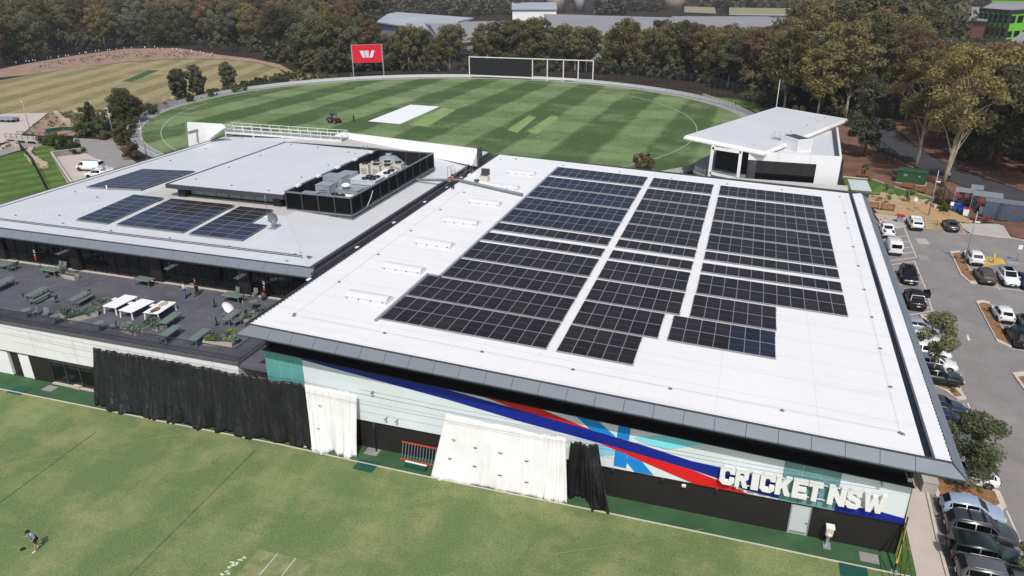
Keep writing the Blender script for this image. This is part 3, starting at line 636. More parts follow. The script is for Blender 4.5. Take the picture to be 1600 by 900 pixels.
# the big sign: one solid letter per part, standing off the wall on rails
sign = thing('building_sign', 'big white solid block letters reading CRICKET NSW standing off the mural wall', 'sign', (5.5, FY-.4, 2.9))
GLYPH = {'C': [[(.25,0),(.75,0),(1,.18),(1,.36),(.66,.36),(.66,.27),(.58,.2),(.42,.2),(.34,.28),(.34,.72),(.42,.8),(.58,.8),(.66,.73),(.66,.64),(1,.64),(1,.82),(.75,1),(.25,1),(0,.82),(0,.18)]],
 'R': [[(0,0),(.34,0),(.34,.36),(.44,.36),(.64,0),(1,0),(.78,.40),(1,.54),(1,.85),(.8,1),(0,1)], [(.34,.56),(.34,.80),(.58,.80),(.66,.74),(.66,.62),(.58,.56)]],
 'I': [[(0,0),(1,0),(1,1),(0,1)]], 'K': [[(0,0),(.34,0),(.34,.34),(.42,.43),(.64,0),(1,0),(.67,.58),(1,1),(.62,1),(.34,.62),(.34,1),(0,1)]],
 'E': [[(0,0),(1,0),(1,.2),(.38,.2),(.38,.4),(.9,.4),(.9,.6),(.38,.6),(.38,.8),(1,.8),(1,1),(0,1)]], 'T': [[(.32,0),(.68,0),(.68,.79),(1,.79),(1,1),(0,1),(0,.79),(.32,.79)]],
 'N': [[(0,0),(.32,0),(.32,.5),(.68,0),(1,0),(1,1),(.68,1),(.68,.5),(.32,1),(0,1)]],
 'S': [[(.22,0),(.78,0),(1,.17),(1,.42),(.82,.55),(.4,.62),(.34,.68),(.34,.76),(.42,.81),(.58,.81),(.66,.74),(.66,.68),(.97,.68),(.97,.84),(.76,1),(.24,1),(.02,.84),(.02,.58),(.2,.45),(.6,.38),(.66,.33),(.66,.24),(.58,.19),(.42,.19),(.34,.26),(.34,.33),(0,.33),(0,.17)]],
 'W': [[(.17,0),(.40,0),(.5,.42),(.60,0),(.83,0),(1,1),(.77,1),(.70,.45),(.60,.85),(.40,.85),(.30,.45),(.23,1),(0,1)]]}
def letter(ch, xa, xb, z0, z1):
    bm = bmesh.new(); es = []
    for lp in GLYPH[ch]:
        vs = [bm.verts.new((xa+u*(xb-xa)-5.5, -.12, z0+v*(z1-z0)-2.9)) for u, v in lp]; es += [bm.edges.new((vs[i], vs[(i+1) % len(vs)])) for i in range(len(vs))]
    fs = [g for g in bmesh.ops.triangle_fill(bm, use_beauty=True, edges=es)['geom'] if isinstance(g, bmesh.types.BMFace)]
    ex = bmesh.ops.extrude_face_region(bm, geom=fs); bmesh.ops.translate(bm, verts=[g for g in ex['geom'] if isinstance(g, bmesh.types.BMVert)], vec=(0, .26, 0)); bmesh.ops.recalc_face_normals(bm, faces=bm.faces)
    me = bpy.data.meshes.new('letter'); bm.to_mesh(me); bm.free(); me.materials.append(MATS['white_paint']); return mk('letter', me, sign)
LX = [(0.8, 1.69), (1.76, 2.52), (2.74, 3.16), (3.26, 4.12), (4.19, 5.08), (5.19, 6.06), (6.06, 6.89), (7.26, 8.23), (8.29, 9.1), (9.25, 10.46)]
for ch, (a, b) in zip('CRICKETNSW', LX): letter(ch, a-.01, b+.02, 3.22, 4.56)
rl = MB(); rl.box(LX[0][0], FY-.26, 3.22, LX[9][1]+.2, FY-.20, 3.28); rl.box(LX[0][0], FY-.26, 4.3, LX[9][1]+.2, FY-.20, 4.36)
x = LX[0][0]+.2
while x < LX[9][1]: rl.box(x, FY-.22, 3.22, x+.04, FY-.03, 3.26); rl.box(x, FY-.22, 4.3, x+.04, FY-.03, 4.34); x += 1.1
rl.build('mounting_rail', 'rail_white', sign)
# rails and brackets behind the letters have no other writing
for q, (lab, k_) in zip([(-21.86, 40.5, -1.28), (-24.11, 40.5, 5.22), (-23.18, 40.5, 3.13), (-22.29, 40.5, 3.14), (-1.36, 40.5, 2.37), (10.07, 40.5, 5.19), (-6.11, 40.5, 2.51), (-2.79, 40.5, 2.45), (0.73, 40.5, 2.41)],
   [('', 0), ('small grey security camera on the pale wall above the first white curtain', 1), ('small white nozzle on the pale wall, left of a pair', 1), ('small white nozzle on the pale wall, right of a pair', 1), ('square white floodlight on the base wall under the red stripe', 2), ('grey camera box on the wall above the letter W of the big sign', 1),
    ('black wall lamp on the base wall nearest the black curtain', 3), ('black wall lamp on the base wall left of the white floodlight', 3), ('black wall lamp on the base wall nearest the big sign', 3)]):
    if not k_: continue
    t = thing({1: 'security_camera', 2: 'floodlight', 3: 'wall_lamp'}[k_], lab, {1: 'camera', 2: 'floodlight', 3: 'wall lamp'}[k_], (q[0], FY, q[2]))
    y_ = 0 if q[2] > MZ else .06
    MB().box(-.03, y_-.22, -.03, .03, y_, .03).build('bracket', 'steel', t, True)
    mt_ = {1: 'galv', 2: 'white_paint', 3: 'black_metal'}[k_]; s_ = {1: .08, 2: .13, 3: .09}[k_]
    b_ = MB(); b_.add([(-s_, -.20, -s_*.7), (s_, -.20, -s_*.7), (s_, -.34, s_*.9), (-s_, -.34, s_*.9), (-s_, -.36, -s_*.9), (s_, -.36, -s_*.9), (s_, -.42, s_*.6), (-s_, -.42, s_*.6)], [(0,1,2,3),(7,6,5,4),(0,4,5,1),(1,5,6,2),(2,6,7,3),(3,7,4,0)]); b_.build('housing', mt_, t, True)
# rooftop: skylights, anchors
def skylight(x, y):
    t = hall; z = RZ(x); L = 3.55; Wd = 1.25; mb = MB(); n = 8; vs = []
    for i in range(n+1):
        a = math.pi*i/n; yy = y-Wd/2+Wd*i/n; zz = .16+.26*math.sin(a)
        vs += [(x-L/2, yy, RZ(x-L/2)+zz), (x+L/2, yy, RZ(x+L/2)+zz)]
    fs = [(2*i, 2*i+1, 2*i+3, 2*i+2) for i in range(n)]; k = len(vs)
    vs += [(x-L/2, y-Wd/2, RZ(x-L/2)), (x+L/2, y-Wd/2, RZ(x+L/2)), (x+L/2, y+Wd/2, RZ(x+L/2)), (x-L/2, y+Wd/2, RZ(x-L/2))]
    fs += [tuple([k, k+3]+[2*i for i in range(n, -1, -1)]), tuple([k+2, k+1]+[2*i+1 for i in range(n+1)]), (k, k+1, 1, 0), (k+2, k+3, 2*n, 2*n+1)]
    mb.add(vs, fs); o = mb.build('skylight', 'skylight', hall)
    fr = MB()
    for sx in (-1, 1): fr.box(x+sx*(L/2+.03)-.05, y-Wd/2-.08, RZ(x+sx*L/2)-.02, x+sx*(L/2+.03)+.05, y+Wd/2+.08, RZ(x+sx*L/2)+.13)
    fr.box(x-L/2, y-Wd/2-.08, RZ(x+L/2)-.02, x+L/2, y-Wd/2-.02, RZ(x-L/2)+.07); fr.build('frame', 'skylight', o)
    cl = MB()
    for i in range(4): cl.box(x-L/2+.15+i*(L-.4)/3, y-Wd/2-.12, RZ(x)+.08, x-L/2+.25+i*(L-.4)/3, y-Wd/2-.07, RZ(x)+.16)
    cl.build('clip', 'gutter_dark', o)
for y in (46.506, 52.91, 59.512, 66.409, 73.503, 80.203, 87.1): skylight(-27.194, y)
anchor = MB().box(-.13, -.09, 0, .13, .09, .04).ring((0, 0, .04), [(.06, 0), (.06, .07)], 8).mesh('roof_anchor', 'anchor_grey')
for p in [(-30.82, 41.57, 9.97), (-30.95, 41.86, 9.98), (-23.29, 41.57, 9.68), (-15.83, 41.56, 9.39), (-9.35, 41.48, 9.13), (-2.91, 41.4, 8.88), (3.93, 41.35, 8.62), (10.57, 41.36, 8.36), (10.69, 41.27, 8.35), (10.78, 46.91, 8.35), (10.84, 52.51, 8.35), (10.9, 58.0, 8.35), (10.93, 63.7, 8.34), (11.04, 69.49, 8.34), (11.1, 74.9, 8.34), (11.14, 80.88, 8.34), (11.3, 86.58, 8.33), (-30.92, 48.33, 9.98), (-30.84, 55.07, 9.97), (-30.85, 61.98, 9.97), (-30.82, 69.31, 9.97), (-30.84, 76.34, 9.97), (-31.42, 85.62, 10.0), (-32.02, 92.94, 10.02), (-23.26, 93.3, 9.68), (-15.64, 93.28, 9.38), (-8.88, 93.02, 9.12), (-1.96, 93.28, 8.85), (4.64, 93.5, 8.59), (11.28, 93.25, 8.33), (-30.11, 93.85, 9.94)]:
    mk('roof_anchor', anchor, hall, (p[0]+10, p[1]-68, RZ(p[0])))
# static line on the roof
cb = MB()
for a, b in ([(-30.82, 41.57), (10.57, 41.36)], [(-30.82, 41.57), (-31.42, 85.62)], [(10.57, 41.36), (11.39, 91.06)]):
    cb.beam((a[0], a[1], RZ(a[0])+.12), (b[0], b[1], RZ(b[0])+.12), .009)
cb.build('safety_line', 'steel', hall)
# conduit tray along the left edge of the panel field, big pipe across the gap
c = MB()
for a, b in (((-24.78, 43.057), (-24.78, 52.418)), ((-24.78, 52.418), (-23.647, 52.418)), ((-23.647, 52.418), (-23.647, 91.928))):
    c.prism([(min(a[0], b[0])-.08, min(a[1], b[1])-.08), (max(a[0], b[0])+.12, min(a[1], b[1])-.08), (max(a[0], b[0])+.12, max(a[1], b[1])+.08), (min(a[0], b[0])-.08, max(a[1], b[1])+.08)], lambda x, y: RZ(x)+.02, lambda x, y: RZ(x)+.16)
tag(c.build('cable_tray', 'galv'), 'grey metal cable tray along the left edge of the solar panels on the white roof', 'cable tray')
pp = [(-27.62, 77.5, 9.85), (-32.74, 79.26, 10.05)]
t = MB(); t.tube([(-24.05, pp[0][1]-.0, RZ(-24)+.3), (-33.0, 80.2-.1, RZ(-33)+.3), (-37.5, 80.1, 10.0), (-40.0, 80.1, 9.9)], .16, 10); tag(t.build('conduit_pipe', 'fascia_grey'), 'grey pipe lying across the white roof and over the gap to the clubhouse', 'pipe')
# ---- solar arrays: pairs of panels on rails, one part per panel
PW, PD = 1.067, 2.133
panel_me = {}
def panel_mesh(kind, w, d):
    key = (kind, round(w, 3), round(d, 3))
    if key not in panel_me:
        mb = MB(); mb.box(-w/2+.022, -d/2+.022, 0, w/2-.022, d/2-.022, .034); a = mb.mesh('solar_panel', kind)
        mb2 = MB(); mb2.v = list(mb.v); mb2.f = list(mb.f); mb2.smooth = list(mb.smooth)
        # frame border joined into the same panel mesh with its own material
        for q in ((-w/2+.006, -d/2+.006, w/2-.006, -d/2+.03), (-w/2+.006, d/2-.03, w/2-.006, d/2-.006), (-w/2+.006, -d/2+.03, -w/2+.028, d/2-.03), (w/2-.028, -d/2+.03, w/2-.006, d/2-.03)):
            mb2.box(q[0], q[1], -.004, q[2], q[3], .040)
        me = mb2.mesh('solar_panel', kind); me.materials.append(MATS['pv_frame'])
        for i, p in enumerate(me.polygons): p.material_index = 0 if i < 6 else 1
        panel_me[key] = me
    return panel_me[key]
ROWS = [(43.353, 2), (47.885, 2), (52.487, 2), (57.196, 2), (62.172, 1), (65.325, 1), (68.104, 2), (72.794, 2), (77.592, 2), (82.371, 2), (87.593, 2)]
SLOPE = math.atan(-.039)
def array(name, label, cols, loc):
    t = thing(name, label, 'solar array', loc, group='solar arrays on the hall roof')
    rail = MB()
    for r, (y0, k) in enumerate(ROWS):
        if not cols[r]: continue
        xa, nx = cols[r]
        for q in range(k):
            for i in range(nx):
                x = xa+(i+.5)*PW; y = y0+(q+.5)*PD
                kind = 'pv_glass_blue' if (name == 'solar_array' and x < -12 and r > 5 and (x+24)*.55+(r-6)*.9 < 9.5 + (i % 2)) or (xa < 0 and r == 1 and x > 0 and nx == 7) else 'pv_glass'
                o = mk('solar_panel', panel_mesh(kind, PW, PD-.02), t, (x-loc[0], y-loc[1], RZ(x)+.13-loc[2])); o.rotation_euler = (0, -SLOPE*1, 0)
        x1 = xa+nx*PW
        for yy in (y0+.10, y0+.5, y0+k*PD-.5, y0+k*PD-.10):
            rail = MB(); rail.prism([(xa-.05, yy-.03), (x1+.05, yy-.03), (x1+.05, yy+.03), (xa-.05, yy+.03)], lambda x, y: RZ(x)+.03, lambda x, y: RZ(x)+.12); rail.build('mounting_rail', 'pv_frame', t)
array('solar_array', 'left block of black and blue solar panels on the white hall roof', [(-24.554, 12)]*2+[(-23.48, 11)]*9, (-17.9, 68, RZ(-17.9)))
array('solar_array', 'narrow middle block of solar panels between two white walkways on the hall roof', [(-10.986, 5), (-10.986, 6)]+[(-10.986, 7)]*9, (-7.3, 68, RZ(-7.3)))
array('solar_array', 'right block of solar panels on the hall roof, stepped at its near right corner', [None, (-3.892, 7), (-2.739, 6)]+[(-2.66, 11)]*8, (3, 68, RZ(3)))

# ================================================================ CLUBHOUSE
club = thing('clubhouse', 'grey-roofed clubhouse with a raised middle roof, glazed back wall and a dark paved roof terrace', 'building', (-58, 70, 0))
CX0, CX1, CY0, CY1 = -80.3, -36.0, 51.7, 99.0
EZ, RDZ = 9.45, 10.05
A_, B_, C_, D_ = (CX0, CY0), (CX1, CY0), (CX1, CY1), (CX0, CY1)
RA, RB, RC, RD = (-66.2, 62.3), (-45.4, 62.3), (-45.4, CY1), (-66.2, CY1)
def facep(pts, zs, th=.25):
    mb = MB(); n = len(pts); vs = [(p[0], p[1], z) for p, z in zip(pts, zs)]+[(p[0], p[1], z-th) for p, z in zip(pts, zs)]
    return mb.add(vs, [tuple(range(n)), tuple(range(n, 2*n))[::-1]]+[(i, i+n, (i+1) % n+n, (i+1) % n) for i in range(n)])
facep([A_, B_, RB, RA], [EZ, EZ, RDZ, RDZ]).build('roof', 'roof_ribbed_grey', club)
facep([D_, A_, RA, RD], [EZ, EZ, RDZ, RDZ]).build('roof', 'roof_ribbed_grey_side', club)
facep([B_, C_, RC, RB], [EZ, EZ, RDZ, RDZ]).build('roof', 'roof_ribbed_grey_side', club)
facep([RA, RB, RC, RD], [RDZ]*4).build('roof', 'roof_mid', club)
for a, b in ((A_, RA), (B_, RB)): h = MB(); h.beam((a[0], a[1], EZ+.04), (b[0], b[1], RDZ+.04), .3, .07); h.build('hip_capping', 'roof_grey', club)
# standing ribs of the front sheets
r = MB(); x = CX0+.4
while x < CX1-.2:
    y1 = 62.3 if RA[0] <= x <= RB[0] else (CY0+(x-CX0)/(RA[0]-CX0)*(62.3-CY0) if x < RA[0] else CY0+(CX1-x)/(CX1-RB[0])*(62.3-CY0))
    if y1 > CY0+.5: r.prism([(x-.02, CY0), (x+.02, CY0), (x+.02, y1), (x-.02, y1)], lambda X, Y: EZ+(Y-CY0)/(62.3-CY0)*(RDZ-EZ)-.01, lambda X, Y: EZ+(Y-CY0)/(62.3-CY0)*(RDZ-EZ)+.028)
    x += .40
o = r.build('sheet_rib', 'roof_ribbed_grey', club); o['kind'] = 'stuff'
g = MB(); zf = lambda y: EZ+(y-CY0)/(62.3-CY0)*(RDZ-EZ)
for yy in (53.35, 53.65): g.box(CX0+.7, yy-.045, zf(yy)-.01, CX1-.9, yy+.045, zf(yy)+.06)
g.build('snow_rail', 'gutter_dark', club) if 0 else g.build('walkway_rail', 'gutter_dark', club)
g = MB(); g.box(CX0+1.0, CY0+1.0, EZ+.03, CX0+1.08, CY1, EZ+.1); g.build('side_gutter', 'gutter_dark', club)
n = 18
for i in range(n):
    a, b = CX0-.6+(CX1-CX0+1.2)*i/n, CX0-.6+(CX1-CX0+1.2)*(i+1)/n; q = .012
    mb = MB(); mb.add([(a+q, CY0-.1, EZ-.02), (b-q, CY0-.1, EZ-.02), (b-q+(0 if i < n-1 else 0), CY0-.80, EZ-.62), (a+q, CY0-.80, EZ-.62), (a+q, CY0-.1, EZ-.12), (b-q, CY0-.1, EZ-.12), (b-q, CY0-.78, EZ-.72), (a+q, CY0-.78, EZ-.72)],
           [(3,2,1,0),(4,5,6,7),(0,1,5,4),(2,3,7,6),(1,2,6,5),(3,0,4,7)]); mb.build('fascia_panel', 'fascia_grey', club)
g = MB(); g.box(CX0-.6, CY0-.14, EZ-.12, CX1+.6, CY0, EZ+.03); g.box(CX1+.02, CY0-.1, EZ-.4, CX1+.34, CY1, EZ-.02); g.box(CX1+.48, CY0-.6, EZ-.62, CX1+.74, CY1, EZ-.30)
g.box(CX0-.35, CY0-.1, EZ-.35, CX0, CY1, EZ+.02); g.build('gutter', 'gutter_dark', club)
g = MB(); g.box(CX0-.5, CY0-.75, EZ-.84, CX1+.4, CY1, EZ-.74); g.build('soffit', 'soffit', club)
# glazed back wall of the terrace
TZ, BW = 5.4, 52.6
g = MB(); g.box(CX0, BW+.25, 0, CX1-.1, CY1-.5, 5.35); g.box(CX0+.3, BW+.35, 5.35, CX1-.3, CY1-.6, EZ-.84); g.build('inner_wall', 'dark_wall', club)
x = -80.0; i = 0
while x < CX1-.4:
    col_ = i % 7 == 3
    mb = MB()
    if col_: mb.box(x, BW-.25, TZ+.005, x+1.3, BW+.24, EZ-.85); mb.build('wall_pier', 'dark_cladding', club); x += 1.34; i += 1; continue
    mb.box(x+.03, BW, TZ+.06, min(x+1.47, CX1-.35), BW+.06, EZ-.86); o = mb.build('window', 'dark_glass', club)
    fr = MB(); fr.box(x-.03, BW-.06, TZ+.01, x+.03, BW+.10, EZ-.86); fr.box(x+.03, BW-.05, TZ+1.05, min(x+1.47, CX1-.35), BW-.01, TZ+1.10); fr.build('frame', 'black_metal', o)
    x += 1.5; i += 1
s = MB(); s.box(-80, BW-.35, TZ-.0, CX1+.2, BW-.02, TZ+.05); s.build('sill', 'concrete_pale', club)
# terrace slab, parapet band, ground floor
t_ = MB(); t_.box(-81, FY+.1, TZ-.3, -33.35, BW+.24, TZ); t_.build('terrace_floor', 'paving_dark', club)
pj = MB(); 
for yy in (43.4, 46.4, 49.4): pj.box(-80, yy, TZ+.001, -35.5, yy+.03, TZ+.006)
for q in range(12): pj.box(-78.5+q*3.6, FY+.3, TZ+.001, -78.47+q*3.6, BW-.4, TZ+.006)
pj.build('paving_joint', 'gutter_dark', club)
b = MB(); b.box(-81, FY-.06, 2.62, -35.95, FY+.3, 5.36); b.box(-36.15, FY+.3, 2.2, -35.95, BW, 5.36); b.build('white_band', 'clad_white', club)
b = MB(); b.box(-81, FY-.12, 5.36, -35.86, FY+.16, 5.66); b.box(-36.12, FY+.16, 5.36, -35.86, BW-2, 5.66); b.build('parapet_cap', 'cap_grey', club)
b = MB(); b.box(-81, FY-.02, 2.5, -36.2, FY+.2, 2.62); b.build('trim', 'gutter_dark', club)
b = MB(); b.box(-81, FY+.34, 0, -33.4, FY+.6, 2.5); b.build('ground_wall', 'dark_cladding', club)
for x0, x1, mt_ in ((-63.5, -61.3, 'white_paint'), (-60.0, -58.75, 'white_paint')): b = MB(); b.box(x0, FY+.1, 0, x1, FY+.33, 2.48); b.build('wall_panel', mt_, club)
for x0, x1 in ((-58.7, -56.5), (-51.55, -50.6)): b = MB(); b.box(x0, FY+.05, 0, x1, FY+.33, 2.5); b.build('wall_pier', 'dark_cladding', club)
for x0, x1 in ((-56.45, -54.85), (-54.8, -53.2), (-53.15, -51.6), (-50.5, -48.9), (-48.85, -47.2), (-47.1, -45.4), (-45.3, -43.6)):
    b = MB(); b.box(x0, FY+.2, .12, x1, FY+.28, 2.45); o = b.build('window', 'dark_glass', club)
    c = MB(); c.box(x0, FY+.14, 2.18, x1, FY+.19, 2.40); c.box(x0-.03, FY+.12, .05, x0+.03, FY+.3, 2.48); c.build('frame', 'gutter_dark', o)
b = MB(); b.box(-56.5, FY-.1, 0, -43, FY+.18, .10); b.build('sill', 'concrete_pale', club)
# light well with white ramp wall beside the hall
b = MB(); b.box(-35.94, FY+.5, 2.2, -33.4, BW, 2.35); b.build('landing', 'white_paint', club)
for q in range(9): b = MB(); b.box(-35.93, 41.6, 3.0+q*.2, -35.89, 46.6, 3.09+q*.2); b.build('louvre_blade', 'rail_white', club)
# balustrade: closely spaced flat bars
def railing(name, pts, zb, h, step, bw, mt_, label, cat, rails=(0, 1)):
    t = thing(name, label, cat, (pts[0][0], pts[0][1], zb)); bars = MB(); tr = MB(); seg = []
    for a, b in zip(pts, pts[1:]):
        a, b = Vector(a), Vector(b); L = (b-a).length; n = max(1, int(L/step)); d = (b-a).normalized(); q = Vector((-d.y, d.x))
        for i in range(n+1):
            p = a.lerp(b, i/n); seg.append((p, d, q))
        for r in rails: tr.beam((a.x, a.y, zb+h*r), (b.x, b.y, zb+h*r), .06, .05)
    tr.build('rail', mt_, t)
    me = MB(); me.cbox((0, 0, h/2), (.012, bw, h)); mesh_ = me.mesh('bar', mt_)
    rest = MB()
    for i, (p, d, q) in enumerate(seg):
        if i < 300: mk('bar', mesh_, t, (p.x-pts[0][0], p.y-pts[0][1], 0), math.atan2(d.y, d.x))
        else: rest.cbox((p.x, p.y, zb+h/2), (.012, bw, h), math.atan2(d.y, d.x))
    if rest.v: o = rest.build('bar', mt_, t); o['kind'] = 'stuff'
    return t
railing('balustrade', [(-35.99, BW-2.2), (-35.99, FY+.02), (-76, FY+.02)], 5.62, 1.2, .125, .035, 'bar_grey', 'long dark bar balustrade along the front edge of the paved terrace', 'balustrade', (0.03, 1))
# pop-up roof
px0, px1, py0, py1, PZ = -62.3, -47.2, 64.6, 86.6, 11.55
p = MB(); p.prism([(px0, py0), (px1, py0), (px1-.2, py1), (px0-.5, py1+1.2)], PZ-.15, PZ); p.build('upper_roof', 'roof_ribbed_grey_side', club)
p = MB(); p.box(px0-.25, py0-.25, PZ-.42, px1+.25, py0, PZ+.03); p.box(px0-.35, py0, PZ-.42, px0-.02, py1+1.2, PZ+.03); p.box(px1, py0, PZ-.42, px1+.2, py1, PZ+.03); p.box(px0-.5, py1+1.2, PZ-.3, px1, py1+1.4, PZ+.03)
p.build('upper_fascia', 'gutter_dark', club)
p = MB(); p.box(px0+1.2, py0+1.2, 9.9, px1-.3, py1-.5, PZ-.16); p.build('upper_wall', 'dark_cladding', club)
for x in (px0+.8, px1-1.6): b = MB(); b.box(x, py0+.35, 9.95, x+1.0, py0+1.1, PZ-.2); b.build('pier', 'black_metal', club)
for q in range(7):
    b = MB(); x = px0+2.0+q*1.72; b.box(x+.04, py0+1.10, 10.28, x+1.66, py0+1.18, 10.85); b.build('window', 'pale_glass', club)
# clubhouse anchors and small roof vents
for q in [(-74.6, 62.87, 10.05), (-70.34, 61.97, 10.05), (-67.17, 54.32, 10.05), (-60.52, 53.99, 10.05), (-53.21, 53.99, 10.05), (-46.01, 53.71, 10.05), (-69.58, 56.11, 10.05), (-74.37, 54.87, 10.05), (-38.42, 54.24, 10.05), (-38.79, 53.77, 10.05), (-38.66, 52.25, 10.05), (-34.98, 70.24, 10.05), (-34.9, 64.1, 10.05), (-38.73, 92.74, 10.05), (-75.12, 86.31, 10.05), (-75.04, 78.95, 10.05), (-74.91, 94.28, 10.05)]: mk('roof_anchor', anchor, club, (q[0]+58, q[1]-70, (zf(q[1]) if q[1] < 62 else RDZ)))
for q in [(-60.75, 67.27, 11.55), (-60.57, 73.02, 11.55), (-60.61, 79.41, 11.55), (-60.74, 86.62, 11.55), (-54.93, 66.16, 11.55), (-49.63, 65.6, 11.55), (-49.41, 71.65, 11.55), (-49.5, 77.75, 11.55), (-50.61, 84.76, 11.55), (-49.41, 84.34, 11.55), (-56.03, 85.94, 11.55)]: mk('roof_anchor', anchor, club, (q[0]+58, q[1]-70, PZ))
# panels on the front and left slopes
def club_array(label, x0, y0, nx, rows, loc):
    t = thing('solar_array', label, 'solar array', loc, group='solar arrays on the clubhouse roof'); w, d = 2.108, 1.015
    for j, k in enumerate(rows):
        for i in range(k):
            x, y = x0+(i+.5)*w, y0+(j+.5)*d
            z = zf(y) if x > -66 else min(zf(y), EZ+(x-CX0)/(RA[0]-CX0)*(RDZ-EZ))
            o = mk('solar_panel', panel_mesh('pv_glass' if (x > -60 and j > 3 and x < -47 and (x+66+j) % 9 < 5.5+(j-3)) else 'pv_glass_club', w, d), t, (x-loc[0], y-loc[1], z+.16-loc[2]))
            o.rotation_euler = (math.atan(.0566), 0, 0) if x > -66 else (0, -math.atan(.0425), 0)
    for j in range(len(rows)+1):
        y = y0+j*d; k = rows[min(j, len(rows)-1)]; r = MB()
        r.beam((x0, y, (zf(y) if x0 > -68 else EZ+.02+(x0-CX0)/14.1*.6)+.07), (x0+k*w, y, (zf(y) if x0 > -68 else EZ+.02+(x0+k*w-CX0)/14.1*.6)+.07), .05, .08); r.build('mounting_rail', 'pv_frame', t)
club_array('block of blue solar panels on the clubhouse roof, farthest from the terrace', -75.966, 65.719, 4, [4]*9, (-72.8, 71, 9.7))
club_array('left and smallest of the three blocks of solar panels in line above the terrace', -66.409, 55.275, 2, [2]*8, (-65, 60, 9.9))
club_array('wide middle block of the three solar blocks in line above the terrace', -61.088, 55.275, 4, [4]*8, (-57.5, 60, 9.9))
club_array('right block of the three solar blocks in line above the terrace, notched', -51.826, 55.078, 3, [3]*4+[2]*4, (-49, 60, 9.9))
# white parapet wall at the far side and its tall end
p = MB(); p.prism([(-61.5, 101.0), (-34.4, 90.9), (-34.4, 91.2), (-61.5, 101.4)], 9.3, lambda x, y: 10.45+(x+61.5)/27.1*1.25); p.add([(-62, 100.0, 10.1), (-35.0, 89.7, 9.7), (-34.5, 90.88, 11.68), (-61.5, 100.97, 10.42)], [(0,1,2,3)]); p.add([(-35.0, 89.7, 9.7), (-34.5, 90.88, 11.68), (-34.5, 90.88, 9.3)], [(0,2,1)]); p.build('parapet', 'white_paint', club)
p = MB(); p.add([(-36.0, 91.2, RDZ-.6), (-34.45, 90.85, RDZ-.6), (-34.4, 91.3, RDZ-.6), (-36, 91.6, RDZ-.6)], [(0,1,2,3)]); 
p = MB(); p.box(-34.4, 90.2, 6.0, -34.15, 91.6, 11.9); p.build('end_fin', 'gutter_dark', club)
p = MB(); p.add([(-83.71, 93.0, 12.27), (-77.5, 93.0, 12.31), (-76.9, 93.0, 11.76), (-79.92, 93.0, 9.71), (-84.24, 93.0, 8.22)], [(0,4,3,2,1)]) ; v = [tuple(a) for a in p.v]; p2 = MB(); p2.add(v+[(a[0]+.1, a[1]+.35, a[2]) for a in v], [(0,4,3,2,1),(5,6,7,8,9)]+[(i, (i+1) % 5, (i+1) % 5+5, i+5) for i in range(5)]); p2.build('screen_wall', 'white_paint', club)
p = MB()
for a, b in [[(-83.82, 92.8, 12.11), (-84.31, 92.8, 8.26)], [(-81.96, 92.8, 11.22), (-82.13, 92.8, 9.31)], [(-83.75, 92.8, 10.82), (-81.7, 92.8, 11.33)], [(-79.59, 92.8, 9.97), (-76.5, 92.8, 11.82)]]: p.beam(a, b, .14)
p.build('screen_frame', 'galv', club)
# roof walkway with white handrails
wk = thing('roof_walkway', 'raised steel walkway with white double handrails on the far edge of the clubhouse roof', 'walkway', (-72, 98, 10.2))
a, b = (-79.81, 96.67, 10.3), (-58.72, 96.47, 10.3); a, b = Vector(a), Vector(b); d_ = (b-a).normalized(); nrm = Vector((-d_.y, d_.x, 0))
f = MB(); f.add([a, b, b+nrm*2.0, a+nrm*2.0, a-Vector((0,0,.12)), b-Vector((0,0,.12)), b+nrm*2-Vector((0,0,.12)), a+nrm*2-Vector((0,0,.12))], [(0,1,2,3),(7,6,5,4),(0,4,5,1),(1,5,6,2),(2,6,7,3),(3,7,4,0)]); f.build('deck', 'galv', wk)
f = MB(); f.beam(a-Vector((0,0,.1)), b-Vector((0,0,.1)), .12, .3); f.beam(a+nrm*2-Vector((0,0,.1)), b+nrm*2-Vector((0,0,.1)), .12, .3)
for q in range(5): p_ = a.lerp(b, q/4); f.beam(p_-Vector((0,0,.1)), (p_.x, p_.y, 9.6), .14)
f.build('frame', 'rail_white', wk)
for s_ in (0, 2.0):
    A, B = a+nrm*s_, b+nrm*s_; r = MB()
    for h in (.55, 1.1): r.beam(A+Vector((0,0,h)), B+Vector((0,0,h)), .07)
    r.build('handrail', 'rail_white', wk); L = (B-A).length; n = int(L/1.7)
    pm = MB().box(-.035, -.035, 0, .035, .035, 1.1).mesh('post', 'rail_white')
    for i in range(n+1): p_ = A.lerp(B, i/n); mk('post', pm, wk, (p_.x+72, p_.y-98, p_.z-10.2))
r = MB()
for h in (.55, 1.1):
    r.beam(a+Vector((0,0,h)), a+nrm*2+Vector((0,0,h)), .06); r.beam(b+Vector((0,0,h)), b+nrm*2+Vector((0,0,h)), .06)
    for s_ in (0, 2.0): r.beam(a+nrm*s_+Vector((0,0,h)), a+nrm*s_-d_*1.5+Vector((0,0,h-.9)), .06)
r.build('end_rail', 'rail_white', wk)
